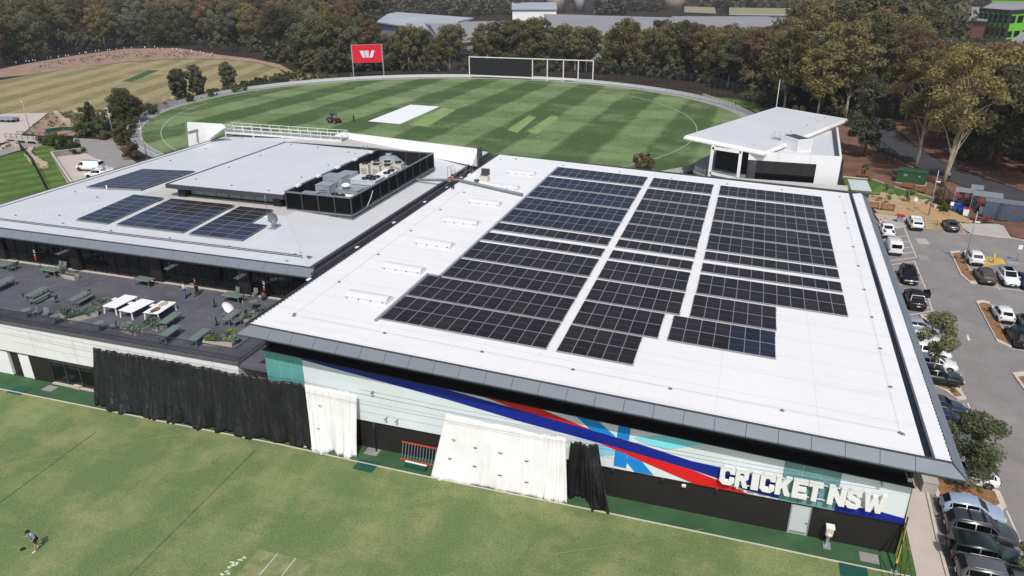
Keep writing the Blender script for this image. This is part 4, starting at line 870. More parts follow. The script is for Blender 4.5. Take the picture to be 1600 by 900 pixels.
# ---- plant screen with machines
ps = thing('plant_screen', 'black louvred screen round the air conditioning machines on the clubhouse roof', 'plant screen', (-42.5, 75, 10))
sx0, sx1, sy0, sy1, sz0, sz1 = -46.6, -38.7, 64.3, 85.6, 9.75, 12.05
def louv(p0, p1):
    p0, p1 = Vector(p0), Vector(p1); L = (p1-p0).length; n = max(1, round(L/2.1)); d = (p1-p0).normalized(); q = Vector((-d.y, d.x))
    for i in range(n):
        a, b = p0.lerp(p1, i/n), p0.lerp(p1, (i+1)/n); mb = MB()
        for k in range(14):
            z = sz0+.45+k*(sz1-sz0-.55)/14; a_, b_ = a+d*.05, b-d*.05
            for s_ in (1,):
                v = [(a_.x+q.x*.06, a_.y+q.y*.06, z), (b_.x+q.x*.06, b_.y+q.y*.06, z), (b_.x-q.x*.06, b_.y-q.y*.06, z+.11), (a_.x-q.x*.06, a_.y-q.y*.06, z+.11)]
                mb.add(v+[(x, y, z_+.015) for x, y, z_ in v], [(3,2,1,0),(4,5,6,7),(0,1,5,4),(2,3,7,6)])
        mb.build('louvre_panel', 'black_metal', ps)
        pm = MB(); pm.cbox((a.x, a.y, (sz0+sz1)/2-.05), (.1, .1, sz1-sz0+.3)); pm.build('post', 'gutter_dark', ps)
c4 = [(sx0, sy0), (sx1, sy0), (sx1, sy1), (sx0, sy1)]
for i in range(4): louv(c4[i], c4[(i+1) % 4])
bk_ = MB(); bk_.box(sx0+.12, sy0+.12, sz0+.5, sx1-.12, sy0+.15, sz1-.15); bk_.box(sx1-.15, sy0+.15, sz0+.5, sx1-.12, sy1-.12, sz1-.15); bk_.box(sx0+.12, sy0+.15, sz0+.5, sx0+.15, sy1-.12, sz1-.15) if 0 else None
bk_.build('backing', 'black_metal', ps)
r = MB(); 
for z in (sz1, sz0+.35, sz0-.02):
    for i in range(4): a, b = c4[i], c4[(i+1) % 4]; r.beam((a[0], a[1], z), (b[0], b[1], z), .16, .14)
r.build('rail', 'fascia_grey', ps)
f = MB(); f.box(sx0+.2, sy0+.2, 10.06, sx1-.2, sy1-.2, 10.16); f.build('deck', 'roof_grey', ps)
for i in range(5): mb = MB(); mb.box(sx0-.16, sy0+2+i*4.2, sz1-.04, sx0+.25, sy0+2.7+i*4.2, sz1+.16); mb.build('bracket', 'white_paint', ps)
tb = MB(); tb.tube([(sx1+.12, 68.6+.3, 11.6), (sx1+.14, 68.2, 10.9), (sx1+.16, 67.3, 10.3)], .035, 6); tb.build('conduit', 'pvc', ps)
def fan(mb, x, y, z, r=.42): mb.ring((x, y, z), [(r, 0), (r, .18), (r*.8, .18), (r*.78, .05), (.1, .05), (.1, .12)], 14)
def unit(name, label, x, y, w, d, h, mt_, fans=(), z=10.17, louv_=True, parts=()):
    t = thing(name, label, 'machine', (x, y, z), group='machines inside the plant screen')
    b = MB(); b.cbox((0, 0, h/2+.08), (w, d, h)); b.cbox((0, 0, h+.1), (w+.06, d+.06, .04)); b.build('casing', mt_, t, True)
    b = MB(); b.cbox((0, 0, .04), (w*.9, d*.9, .08)); b.build('base', 'gutter_dark', t, True)
    for fx, fy in fans: b = MB(); fan(b, fx, fy, h+.1); b.build('fan', 'black_metal', t, True)
    if louv_:
        b = MB()
        for q in range(6): b.box(-w*.32, -d/2-.02, .25+q*(h-.5)/6, w*.32, -d/2-.001, .25+q*(h-.5)/6+.06)
        b.build('grille', 'gutter_dark', t, True)
    return t
unit('condenser', 'white twin fan condenser nearest the front corner of the plant screen', -40.6, 65.9, 3.0, 1.5, 1.35, 'white_paint', ((-1.0, .1), (-.1, -.1)))
unit('air_handler', 'low pale machine in the left front corner of the plant screen', -45.2, 66.3, 1.7, 1.8, 1.15, 'duct')
unit('air_handler', 'tall pale duct box with a boxy head, left side of the plant screen', -43.9, 68.0, 1.7, 1.5, 1.9, 'duct')
unit('air_duct', 'square silver duct hood standing highest of the machines', -43.7, 69.9, 2.4, 1.6, 2.4, 'duct')
unit('air_duct', 'silver duct box behind the tall duct hood', -43.6, 72.3, 1.8, 1.8, 2.1, 'duct')
unit('rooftop_unit', 'broad pale rooftop unit with four black fans, middle of the plant screen', -41.2, 72.2, 3.6, 2.4, 1.7, 'roof_grey', ((.2, -.5), (1.1, -.5), (.2, .5), (1.1, .5)))
unit('air_handler', 'long low pale duct casing between the silver ducts and the four fan unit', -41.9, 69.4, 3.2, 1.7, 1.2, 'duct')
unit('condenser', 'white machine with a sloping hood, right of the four fan unit', -39.9, 74.9, 1.6, 2.6, 1.8, 'white_paint', ((.3, -.6), (.3, .5)))
for i, (x, y) in enumerate(((-44.6, 78.3), (-43.1, 78.3), (-41.6, 78.3), (-43.9, 79.9), (-42.4, 79.9), (-40.9, 79.9))):
    unit('outdoor_unit', ['cream outdoor unit, front row left of the cream cluster', 'cream outdoor unit, front row middle of the cream cluster', 'cream outdoor unit, front row right of the cream cluster',
        'cream outdoor unit, back row left of the cream cluster', 'cream outdoor unit, back row middle of the cream cluster', 'cream outdoor unit, back row right of the cream cluster'][i], x, y, 1.15, .9, 1.65, 'ac_cream', ((0, 0),))
unit('outdoor_unit', 'single small cream outdoor unit near the left wall of the plant screen', -45.4, 76.2, .9, .6, .8, 'ac_cream')
c = thing('duct_cowl', 'large grey conical duct cowl at the back of the plant screen', 'duct', (-43.6, 82.6, 10.17), group='machines inside the plant screen')
b = MB(); b.ring((0, 0, 0), [(2.1, 0), (2.1, .8), (1.1, 1.7), (.35, 1.95), (.3, 2.0)], 14, False); b.build('cone', 'duct', c, True); b = MB(); b.ring((0, 0, 1.9), [(.4, 0), (.4, .25)], 10); b.build('cap', 'galv', c, True)
c = thing('roof_cowl', 'small white mushroom cowl between the silver duct and the four fan unit', 'vent', (-41.9, 68.9, 11.5), group='machines inside the plant screen')
b = MB(); b.ring((0, 0, 0), [(.22, 0), (.22, .35)], 12); b.build('stem', 'galv', c, True); b = MB(); b.ring((0, 0, .33), [(.5, 0), (.5, .14), (.3, .3), (.05, .36)], 14); b.build('cap', 'white_paint', c, True)
# satellite dish, antenna, ladders
dq = (-44.63, 58.96, 9.9)
t = thing('satellite_dish', 'grey satellite dish standing on the clubhouse roof beside the right solar block', 'satellite dish', (dq[0], dq[1], zf(min(62, dq[1]))))
b = MB(); b.tube([(0,0,0), (0,0,.8)], .05, 8); b.cbox((0,0,.04), (.8,.8,.06)); b.build('mast', 'galv', t, True)
b = MB(); n = 20; vs = [(0, .12, 1.05)]; 
for rr, dy in ((.3, .09), (.6, -.02)):
    for k in range(n): a = 2*math.pi*k/n; vs.append((rr*math.cos(a), dy, 1.05+rr*math.sin(a)))
b.add(vs, [(0, 1+k, 1+(k+1) % n) for k in range(n)]+[(1+k, 1+n+k, 1+n+(k+1) % n, 1+(k+1) % n) for k in range(n)], True); b.add([(v[0], v[1]+.05, v[2]) for v in vs], [(0, 1+(k+1) % n, 1+k) for k in range(n)]+[(1+(k+1) % n, 1+n+(k+1) % n, 1+n+k, 1+k) for k in range(n)], True); b.build('reflector', 'fascia_grey', t, True)
b = MB(); b.tube([(0, 0, .5), (0, -.7, 1.0)], .02, 6); b.ball((0, -.7, 1.0), .07); b.build('feed_arm', 'gutter_dark', t, True)
def ladder(label, loc, rz, H=1.5):
    t = thing('roof_ladder', label, 'ladder', loc, rz); b = MB()
    for s_ in (-.3, .3):
        b.tube([(s_, -.5, -.4), (s_, 0, H*.9), (s_, .12, H), (s_, .5, H), (s_, .6, H*.9), (s_, .6, 0)], .03, 6)
    b.build('stile', 'steel', t, True); b = MB()
    for q in range(6): z = -.2+q*.3; y = -.5+(z+.4)/(H*.9+.4)*.5; b.beam((-.3, y, z), (.3, y, z), .04)
    b.build('rung', 'steel', t, True)
    b = MB(); b.cbox((0, .75, .02), (.9, 1.2, .06)); b.build('landing_plate', 'white_paint', t, True); return t
q = (-34.94, 82.95, 9.4); ladder('curved steel ladder over the gap beside the person on the roof', (q[0], q[1], 9.3), R(70), 1.9)
q = (-33.58, 83.95, 10.08); ladder('curved steel ladder with white landing at the left edge of the white hall roof', (q[0]+.2, q[1], RZ(-33)), R(-90), 1.3)
q = (-49.57, 87.07, 11.55); ladder('thin steel ladder at the far corner of the raised grey roof', (q[0], q[1], 10.3), R(10), 1.6)
q = (-30.33, 81.9, 9.95)
t = thing('service_cabinet', 'small open grey equipment box standing on the white hall roof near the pipe', 'equipment box', (q[0], q[1], RZ(q[0])))
b = MB(); b.cbox((0,0,.35), (1.1,.8,.7)); b.build('case', 'ac_cream', t, True); b = MB(); b.cbox((0,.1,.80), (.9,.5,.18)); b.cbox((0,.45,1.1), (1.1,.06,.75)); b.build('lid', 'gutter_dark', t, True)
q = (-30.6, 79.93, 9.96); t = thing('roof_vent', 'small round roof vent left of the grey equipment box', 'vent', (q[0], q[1], RZ(q[0]))); b = MB(); b.ring((0,0,0), [(.3,0),(.25,.2),(.2,.5)], 12); b.build('stem', 'white_paint', t, True); b = MB(); b.ring((0,0,.5), [(.36,0),(.3,.15),(.05,.22)], 12); b.build('cap', 'gutter_dark', t, True)
q = (-72.18, 65.18, 9.7); t = thing('vent_pipe', 'short white vent pipe beside the far left solar block', 'vent', (q[0], q[1], 9.65)); b = MB(); b.tube([(0,0,0), (0,0,.8)], .07, 8); b.build('pipe', 'pvc', t, True); b = MB(); b.ring((0,0,0), [(.25,0),(.12,.12)], 10); b.build('collar', 'galv', t, True)
t = thing('antenna', 'thin roof antenna mast behind the satellite dish', 'antenna', (-47.2, 61.6, 10.0)); b = MB(); b.tube([(0,0,0), (0,0,2.4)], .02, 6); b.build('mast', 'steel', t, True); b = MB(); b.beam((-.7,0,.0), (.7,.0,.0), .15, .12); b.build('base', 'white_paint', t, True)
# lower link roof in the gap between the two buildings
link = thing('link_roof', 'narrow low roof with walk boards in the gap between the clubhouse and the hall', 'roof', (-35, 70, 0))
b = MB(); b.box(-35.2, 47.5, 8.2, -33.9, 90.5, 8.4); b.build('deck', 'roof_mid', link)
b = MB(); b.box(-35.9, 47.5, 0, -35.2, 90.5, 8.25); b.build('side_wall', 'dark_wall', link)
for y in (50, 58.5, 66.5, 74.5, 81, 86): b = MB(); b.box(-35.3, y, 8.9, -33.7, y+.45, 8.98); b.build('walk_board', 'white_paint', link)
b = MB(); b.box(-34.9, 47.5, 8.4, -34.82, 90.5, 8.52); b.box(-34.4, 47.5, 8.4, -34.34, 90.5, 8.5); b.build('joint_cover', 'galv', link)

# ================================================================ TERRACE FURNITURE
def furn(name, label, cat, q, rz=0, group=None, z=5.4): return thing(name, label, cat, (q[0], q[1], z), rz, group)
def table(q, label, L=2.4, W_=1.0, rz=R(90), mt_='sage', h=.75, name='outdoor_table'):
    t = furn(name, label, 'table', q, rz, 'green grey tables on the terrace' if mt_ == 'sage' else 'white tables on the terrace')
    if mt_ == 'sage': L, W_ = L*.9, W_*.88
    b = MB(); b.add([(-L/2, -W_/2+.05, h), (L/2, -W_/2+.05, h), (L/2, -W_/2, h-.05), (-L/2, -W_/2, h-.05), (-L/2, W_/2-.05, h), (L/2, W_/2-.05, h), (L/2, W_/2, h-.05), (-L/2, W_/2, h-.05)],
        [(0,4,7,3),(1,2,6,5),(0,1,5,4),(3,2,1,0),(4,5,6,7),(2,3,7,6)] if 0 else [(0,1,5,4),(0,3,2,1),(4,5,6,7),(3,7,6,2),(0,4,7,3),(1,2,6,5)])
    b.build('table_top', mt_, t, True)
    for sx in (-1, 1):
        for sy in (-1, 1):
            l = MB(); l.beam((sx*(L/2-.15), sy*(W_/2-.12), h-.05), (sx*(L/2-.08), sy*(W_/2-.06), 0), .06 if mt_ == 'sage' else .09); l.build('leg', mt_, t, True)
    return t
def chair(q, label, rz):
    t = furn('outdoor_chair', label, 'chair', q, rz, 'green grey chairs on the terrace')
    b = MB(); b.cbox((0,0,.44), (.46,.46,.04)); b.build('seat', 'sage', t, True)
    b = MB(); b.add([(-.22,.2,.46),(.22,.2,.46),(.22,.3,.86),(-.22,.3,.86),(-.22,.23,.46),(.22,.23,.46),(.22,.33,.86),(-.22,.33,.86)], [(0,1,2,3),(7,6,5,4),(0,4,5,1),(1,5,6,2),(2,6,7,3),(3,7,4,0)]); b.build('backrest', 'sage', t, True)
    for sx in (-1,1):
        for sy in (-1,1): l = MB(); l.beam((sx*.2, sy*.2, .43), (sx*.22, sy*.23, 0), .03); l.build('leg', 'sage', t, True)
    return t
def bench_seat(q, label, L, rz):
    t = furn('bench_seat', label, 'bench', q, rz, 'backless benches on the terrace')
    b = MB(); b.cbox((0,0,.44), (L,.36,.05)); b.build('seat', 'sage', t, True)
    for sx in (-1, 1): l = MB(); l.beam((sx*(L/2-.15), 0, .42), (sx*(L/2-.15), 0, 0), .3, .05); l.build('leg', 'sage', t, True)
def rtable(q, label):
    t = furn('round_table', label, 'table', q, 0, 'small round tables on the terrace')
    b = MB(); b.ring((0,0,.72), [(.42,0),(.42,.03)], 18); b.build('table_top', 'sage', t, True)
    b = MB(); b.ring((0,0,0), [(.25,0),(.24,.03),(.035,.05),(.035,.72)], 12); b.build('pedestal', 'black_metal', t, True)
TT = {'a': (-62.12, 45.72, 6.15), 'b': (-57.44, 46.11, 6.15), 'c': (-67.47, 46.47, 6.15), 'd': (-45.99, 44.85, 6.15), 'e': (-44.18, 42.72, 6.15), 'f': (-41.37, 42.99, 6.15), 'g': (-41.3, 47.0, 6.15), 'h': (-54.75, 51.3, 6.15), 'i': (-43.9, 50.66, 6.15), 'j': (-65.69, 50.51, 6.15), 'k': (-71.72, 50.29, 6.15), 'l': (-54.96, 45.68, 6.15)}
ang = R(97)
table(TT['a'], 'long green grey table with a backless bench, left part of the terrace', 2.5, .95, ang)
table(TT['b'], 'long green grey table between the left planters and the row of windows', 2.4, .95, ang)
table(TT['c'], 'green grey table cut by the left edge of the picture', 2.4, 1.2, ang)
table(TT['d'], 'green grey table just in front of the rightmost white table', 2.5, .95, ang)
table(TT['e'], 'green grey table closest to the balustrade, left of the last table', 2.5, .95, ang)
table(TT['f'], 'green grey table near the balustrade left of the corner planter', 2.5, .95, ang)
table(TT['g'], 'green grey table with chairs beside the fallen white umbrella', 2.4, .95, ang)
table(TT['h'], 'green grey table alone by the windows behind the white tables', 2.2, 1.1, R(-3))
table(TT['i'], 'green grey table by the windows right of the two standing people', 2.2, 1.1, R(-3))
table(TT['j'], 'green grey table with several chairs by the windows, left of the small pale planter', 2.2, 1.1, R(-3))
table(TT['k'], 'green grey table by the windows at the far left', 2.0, 1.1, R(-3))
bench_seat((-61.18, 45.35, 5.84), 'backless bench right of the long left table', 2.0, ang); bench_seat((-56.91, 46.24, 5.84), 'backless bench right of the table between the planters', 2.0, ang)
bench_seat((-40.56, 47.09, 5.84), 'backless bench right of the table by the white umbrella', 1.8, ang)
CH = [(-62.48, 44.92, 5.85), (-61.54, 44.45, 5.85), (-59.69, 45.34, 5.85), (-66.41, 51.99, 5.85), (-65.81, 51.99, 5.85), (-67.14, 50.66, 5.85), (-65.83, 49.8, 5.85), (-64.36, 50.44, 5.85), (-58.99, 42.65, 5.85), (-57.76, 42.75, 5.85), (-42.44, 47.44, 5.85), (-40.76, 46.48, 5.85), (-40.36, 46.74, 5.85), (-40.81, 47.95, 5.85), (-44.48, 51.81, 5.85), (-42.61, 52.09, 5.85), (-70.92, 50.77, 5.85), (-70.64, 50.11, 5.85), (-57.8, 47.32, 5.85), (-50.09, 42.62, 5.85)]
CL = ['chair at the front left of the long left table', 'second chair at the front of the long left table', 'chair turned away, between the long left table and the next one', 'taller of two chairs behind the back table with several chairs', 'right hand chair behind the back table with several chairs',
      'chair left of the back table near the small pale planter', 'chair in front of the back table near the small pale planter', 'chair right of the back table near the small pale planter', 'chair by the balustrade right of the first round table', 'second chair by the balustrade between the two left round tables',
      'chair left of the table by the white umbrella', 'nearest chair at the table by the white umbrella', 'second nearest chair at the table by the white umbrella', 'chair right of the table by the white umbrella', 'chair behind the table right of the standing people', 'chair alone by the windows left of the bin',
      'chair right of the far left back table', 'chair in front of the far left back table', 'chair at the far end of the table between planters', 'chair beside the round table in front of the white tables']
for q, l, a in zip(CH, CL, (120, 150, -80, 0, 5, 90, 180, -90, -20, 30, 90, 180, 200, -90, 0, 10, -90, 170, -90, -60)): chair(q, l, R(a))
for q, l in zip([(-59.4, 42.31, 6.13), (-55.86, 42.05, 6.13), (-51.08, 42.23, 6.13), (-41.13, 49.93, 6.13)], ('round table farthest left along the balustrade', 'round table by the left planters at the balustrade', 'round table between the balustrade and the white tables', 'round table near the roof corner of the hall')): rtable(q, l)
# three big white tables
WT = [[(-53.49, 44.87, 6.2), (-52.0, 44.91, 6.2), (-52.09, 47.67, 6.2), (-53.49, 47.54, 6.2)], [(-51.45, 44.66, 6.2), (-49.91, 44.59, 6.2), (-49.79, 47.19, 6.2), (-51.32, 47.31, 6.2)], [(-49.0, 44.95, 6.2), (-47.48, 45.0, 6.2), (-47.62, 47.58, 6.2), (-49.26, 47.51, 6.2)]]
WL = ('leftmost of three big white tables standing together on the terrace', 'middle one of three big white tables on the terrace', 'rightmost big white table, with brown stains on its top')
for c4_, l in zip(WT, WL):
    cx = sum(p[0] for p in c4_)/4; cy = sum(p[1] for p in c4_)/4; L = (Vector(c4_[3])-Vector(c4_[0])).length; Wd = (Vector(c4_[1])-Vector(c4_[0])).length
    a = math.atan2(c4_[3][1]-c4_[0][1], c4_[3][0]-c4_[0][0]); t = table((cx, cy), l, L, Wd, a, 'white_paint', .78, 'large_table')
    b = MB(); b.cbox((L*.08, Wd/2+.12, .80), (.45, .3, .03)); b.build('side_flap', 'white_paint', t, True)
    if 'stains' in l:
        for x_, y_, r_ in ((-.5, 0, .38), (.7, .1, .4)):
            b = MB(); b.add([(x_+r_*1.5*math.cos(k*.524)*(1+.15*math.sin(k*2.1)), y_+r_*math.sin(k*.524)*(1+.15*math.sin(k*1.7)), .784) for k in range(12)], [tuple(range(12))]); b.build('stain', 'stone' if x_ > 0 else 'brick_wall', t, True)
        b = MB(); b.box(-L/2+.1, -.2, .785, -L/2+.6, .15, .80); b.build('tray', 'gutter_dark', t, True)
# planters with succulents and shrubs
def leafball(n, r, size, sq=(1, 1, .7), seed=1):
    rnd = random.Random(seed); mb = MB()
    for _ in range(n):
        v = Vector((rnd.gauss(0,1), rnd.gauss(0,1), rnd.gauss(0,1))).normalized()*r*(.55+.45*rnd.random()); v = Vector((v.x*sq[0], v.y*sq[1], abs(v.z)*sq[2]))
        a = Vector((rnd.gauss(0,1), rnd.gauss(0,1), rnd.gauss(0,.6))).normalized()*size; b = a.cross(Vector((rnd.gauss(0,1), rnd.gauss(0,1), rnd.gauss(0,1)))).normalized()*size*.45
        mb.add([v-a, v+b, v+a, v-b], [(0,1,2,3)])
    return mb
SUC = [leafball(160, .42, .13, seed=i).mesh('plant', 'leaf_succulent') for i in range(3)]; SUY = leafball(160, .38, .1, seed=9).mesh('plant', 'leaf_yellow')
def planter(q, label, L, W_, rz, mt_='concrete_pale', n=4, yellow=(), ht=.42, empty=False):
    t = furn('planter', label, 'planter', q, rz); b = MB(); b.add([(-L/2+.05,-W_/2+.05,0),(L/2-.05,-W_/2+.05,0),(L/2-.05,W_/2-.05,0),(-L/2+.05,W_/2-.05,0),(-L/2,-W_/2,ht),(L/2,-W_/2,ht),(L/2,W_/2,ht),(-L/2,W_/2,ht),
        (-L/2+.06,-W_/2+.06,ht),(L/2-.06,-W_/2+.06,ht),(L/2-.06,W_/2-.06,ht),(-L/2+.06,W_/2-.06,ht)], [(0,1,5,4),(1,2,6,5),(2,3,7,6),(3,0,4,7),(4,5,9,8),(5,6,10,9),(6,7,11,10),(7,4,8,11),(3,2,1,0)]); b.build('trough', mt_, t, True)
    b = MB(); b.box(-L/2+.05,-W_/2+.05,ht-.1,L/2-.05,W_/2-.05,ht-.06); b.build('soil', 'garden_soil', t, True)
    if empty:
        b = leafball(60, .25, .08, (L*1.6, .8, .35), 4); b.v = [(v[0], v[1], v[2]+ht-.06) for v in b.v]; b.build('plant', 'leaf_red', t, True); return
    for i in range(n):
        o = mk('plant', SUY if i in yellow else SUC[i % 3], t, (-L/2+L*(i+.5)/n, random.uniform(-.1, .1), ht-.05), random.random()*6); o.scale = (random.uniform(.8, 1.15)*min(1.2, W_*1.6),)*3
planter((-63.41, 50.49, 5.6), 'small pale planter box by the windows at the left, nearly bare', 2.0, .6, R(-4), 'concrete_pale', empty=True)
planter((-54.75, 44.96, 5.6), 'pale planter box touching the leftmost white table', 1.9, .8, R(95), n=3)
planter((-54.81, 45.96, 5.6), 'leafy planter behind the one touching the leftmost white table', 1.8, .9, R(95), n=3)
planter((-55.8, 43.5, 5.6), 'overgrown planter by the balustrade, left of its longer neighbour', 1.6, .9, R(-5), n=3)
planter((-54.53, 43.63, 5.6), 'long overgrown planter beside the left round tables', 2.4, .9, R(60), n=4)
planter((-48.19, 42.72, 5.6), 'planter directly behind the balustrade below the white tables', 1.8, .8, R(-5), n=3)
planter((-47.47, 43.84, 5.6), 'planter between the two front tables and the stained white table', 2.2, .7, R(92), n=4)
planter((-46.39, 43.92, 5.6), 'loose shrub planter right of the one below the stained table', 1.0, .6, R(80), n=2)
planter((-39.59, 43.34, 5.6), 'corner planter at the balustrade with blue grey and yellow green plants', 2.6, 1.2, R(10), 'concrete_pale', n=6, yellow=(1, 4))
planter((-39.49, 44.09, 5.6), 'second half of the corner planter with a grey green shrub', 1.8, .8, R(95), n=3, yellow=(2,))
planter((-39.72, 48.43, 5.6), 'planter with pale shrubs close to the left corner of the hall roof', 2.6, .9, R(70), n=4)
# bollards, heaters, bin, umbrella and small things
for q, l in zip([(-44.91, 49.23, 5.4), (-42.18, 46.06, 5.4)], ('short black post on the terrace, the one nearer the windows', 'short black post on the terrace, the one nearer the balustrade')):
    t = furn('bollard', l, 'post', q); b = MB(); b.ring((0,0,0), [(.05,0),(.05,.75),(.04,.8)], 8); b.build('post', 'black_metal', t, True); b = MB(); b.ring((0,0,0), [(.2,0),(.18,.03)], 10); b.build('base_plate', 'black_metal', t, True)
for i, x in enumerate((-75.7, -63.6, -50.4, -42.6)):
    t = thing('outdoor_heater', ['long bar heater under the eave, farthest left of four', 'long bar heater under the eave, second from the left', 'long bar heater under the eave, above the two standing people', 'long bar heater under the eave, nearest the hall'][i], 'heater', (x, 50.9, 8.1), 0, 'bar heaters under the clubhouse eave')
    b = MB(); b.cbox((0,0,0), (.22,1.7,.1)); b.build('reflector', 'steel', t, True); b = MB(); b.cbox((-.35,0,.0), (.06,1.7,.06)); b.build('tube', 'galv', t, True)
    b = MB(); b.tube([(0,-.5,0),(0,-.5,.6)], .02, 6); b.tube([(0,.5,0),(0,.5,.6)], .02, 6); b.build('hanger', 'gutter_dark', t, True)
q = (-41.52, 51.94, 5.4); t = furn('litter_bin', 'small dark bin standing at the glazed wall near the hall', 'bin', q); b = MB(); b.ring((0,0,0), [(.22,0),(.27,.75)], 14); b.build('body', 'gutter_dark', t, True); b = MB(); b.ring((0,0,.75), [(.29,0),(.29,.05),(.2,.1)], 14); b.build('lid', 'black_metal', t, True)
for (q, l) in (((-41.54, 51.69, 5.9), 'red fire extinguisher on the pier behind the small bin'), ((-69.65, 52.18, 5.9), 'red fire extinguisher on the dark pier at the far left')):
    t = thing('fire_extinguisher', l, 'extinguisher', (q[0], BW-.42, 6.0)); b = MB(); b.ring((0,0,0), [(.09,0),(.1,.05),(.1,.5),(.05,.58)], 12); b.build('cylinder', 'plastic_red', t, True); b = MB(); b.cbox((0,.04,1.0), (.25,.02,.35)); b.cbox((0,0,.62), (.12,.06,.08)); b.build('sign_plate', 'white_paint', t, True)
q = (-43.45, 49.25, 5.4); t = furn('folded_umbrella', 'white folded umbrella lying open on the terrace floor', 'umbrella', q, R(-38))
b = MB(); n = 9; vs = []
for i in range(n):
    f_ = i/(n-1); w_ = .42*math.sin(math.pi*(.12+.8*f_))+.05
    for k in range(7): a = math.pi*k/6; vs.append(((f_-.5)*2.6, w_*math.cos(a)*(1+.15*math.sin(k*2.3+i)), .05+.32*math.sin(a)*w_*1.6))
b.add(vs, [(i*7+k, (i+1)*7+k, (i+1)*7+k+1, i*7+k+1) for i in range(n-1) for k in range(6)], True); b.build('canopy', 'cloth_white', t, True); b = MB(); b.tube([(-1.5,0,.1),(1.4,0,.1)], .03, 8); b.build('pole', 'galv', t, True)
q = (-40.42, 47.68, 5.4); t = furn('metal_pole', 'thin bare metal pole standing beside the table with chairs', 'pole', q); b = MB(); b.tube([(0,0,0),(0,0,1.9)], .025, 8); b.build('pole', 'steel', t, True); b = MB(); b.ring((0,0,0), [(.25,0),(.22,.05)], 12); b.build('base', 'galv', t, True)
q = (-39.99, 52.72, 5.6); t = furn('red_beanbag', 'red cushion against the glazed wall beside the hall roof edge', 'cushion', (q[0], q[1]+.3), 0); b = MB(); b.ball((0,0,.3), .55, 12, 8, (1.2,.8,.55)); b.build('cushion', 'plastic_red', t, True); b = MB(); b.tube([(-.6,-.1,.3),(0,-.45,.34),(.6,-.1,.3)], .02, 5); b.build('piping', 'plastic_red', t, True)
q = (-53.77, 40.99, 0.0); t = thing('concrete_block', 'stack of two pale concrete blocks on the green strip by the left windows', 'block', (q[0], q[1], 0)); b = MB(); b.cbox((0,-.2,.12), (.8,.5,.24)); b.build('block', 'concrete_pale', t, True); b = MB(); b.cbox((0,.3,.3), (.95,.5,.6)); b.build('block', 'concrete', t, True)
# wall mounted sockets on piers
# ================================================================ CURTAINS, NETS, LADDER ON THE FRONT
def curtain(name, label, top0, top1, bot0, bot1, mt_, folds, depth, nx=140, nz=16, sag=.12, seed=0, gather=0.0):
    """hanging sheet: top edge follows a cable, bottom edge lies on the ground"""
    rnd = random.Random(seed); ph = [rnd.uniform(0, 6.28) for _ in range(6)]; fr = [folds*(.5+rnd.random()) for _ in range(6)]
    vs = []; t0, t1, b0, b1 = map(Vector, (top0, top1, bot0, bot1))
    for j in range(nz+1):
        v = j/nz
        for i in range(nx+1):
            u = i/nx; p = t0.lerp(t1, u).lerp(b0.lerp(b1, u), v)
            n1 = noise.noise(Vector((u*folds*.55, v*1.1, seed*7.3))); n2 = noise.noise(Vector((u*folds*1.7+v*.8, v*1.6, seed*3.1+5))); n3 = noise.noise(Vector((u*folds*4.2, v*2.2+u*3, seed*1.7)))
            w = n1*2.2+n2*1.2*(.4+.6*abs(n1)*2)+n3*.35+.22*math.sin(fr[0]*2*6.283*(u+.01*n1)+ph[0])*(1-v)
            scal = math.sin(math.pi*((u*folds*.8) % 1))+2.2*max(0, n1)
            z = p.z-(sag*scal*(1-v)**3)
            y = p.y-depth*w*(.35+.65*v)-.25*math.sin(math.pi*v)*0-(v**6)*.12*w
            vs.append((p.x+.04*w*v, y, max(.02+.01*rnd.random(), z+(.05*w if v > .97 else 0))))
    t = thing(name, label, 'curtain', ((top0[0]+top1[0])/2, top0[1], 0))
    mb = MB(); mb.add(vs, [(j*(nx+1)+i, (j+1)*(nx+1)+i, (j+1)*(nx+1)+i+1, j*(nx+1)+i+1) for j in range(nz) for i in range(nx)], True)
    o = mb.build('fabric', mt_, t)
    md = o.modifiers.new('solid', 'SOLIDIFY'); md.thickness = .015
    return t, t0, t1, b0, b1
def vents(t, t0, t1, b0, b1, uv, mt_):
    for u, v in uv:
        p = t0.lerp(t1, u).lerp(b0.lerp(b1, u), v); mb = MB(); pts = [(p.x+.15*math.cos(a), p.y-.20, p.z-.08*math.sin(a)) for a in [math.pi*k/8 for k in range(9)]]
        mb.tube(pts, [.008+.022*math.sin(math.pi*k/8) for k in range(9)], 6); mb.build('vent_flap', mt_, t)
C1 = curtain('black_curtain', 'long wrinkled black curtain hung along the front below the terrace', (-50.14, 40.3, 4.91), (-29.76, 40.1, 5.19), (-49.93, 38.74, 0.0), (-28.98, 39.11, 0.0), 'cloth_black', 34, .13, 260, 20, .10, 1)
vents(*C1, [(.12+.13*i, .3+.3*((i+j) % 2)+.12*j) for i in range(7) for j in range(2)], 'net_black')
C2 = curtain('white_curtain', 'narrow white curtain next to the long black one', (-29.65, 40.1, 5.15), (-25.2, 40.1, 5.25), (-28.89, 38.97, 0.0), (-25.2, 39.14, 0.0), 'cloth_white', 11, .10, 120, 16, .06, 2)
vents(*C2, [(.3, .25), (.22, .6)], 'galv')
C3 = curtain('white_curtain', 'wide white curtain with round vents in the middle of the front', (-18.11, 40.1, 4.83), (-10.9, 40.1, 4.62), (-19.01, 38.89, 0.0), (-10.6, 38.94, 0.0), 'cloth_white', 7, .10, 200, 18, .05, 3)
vents(*C3, [(.14, .33), (.14, .62), (.36, .38), (.38, .66), (.60, .38), (.62, .72), (.85, .42), (.86, .74)], 'net_black')
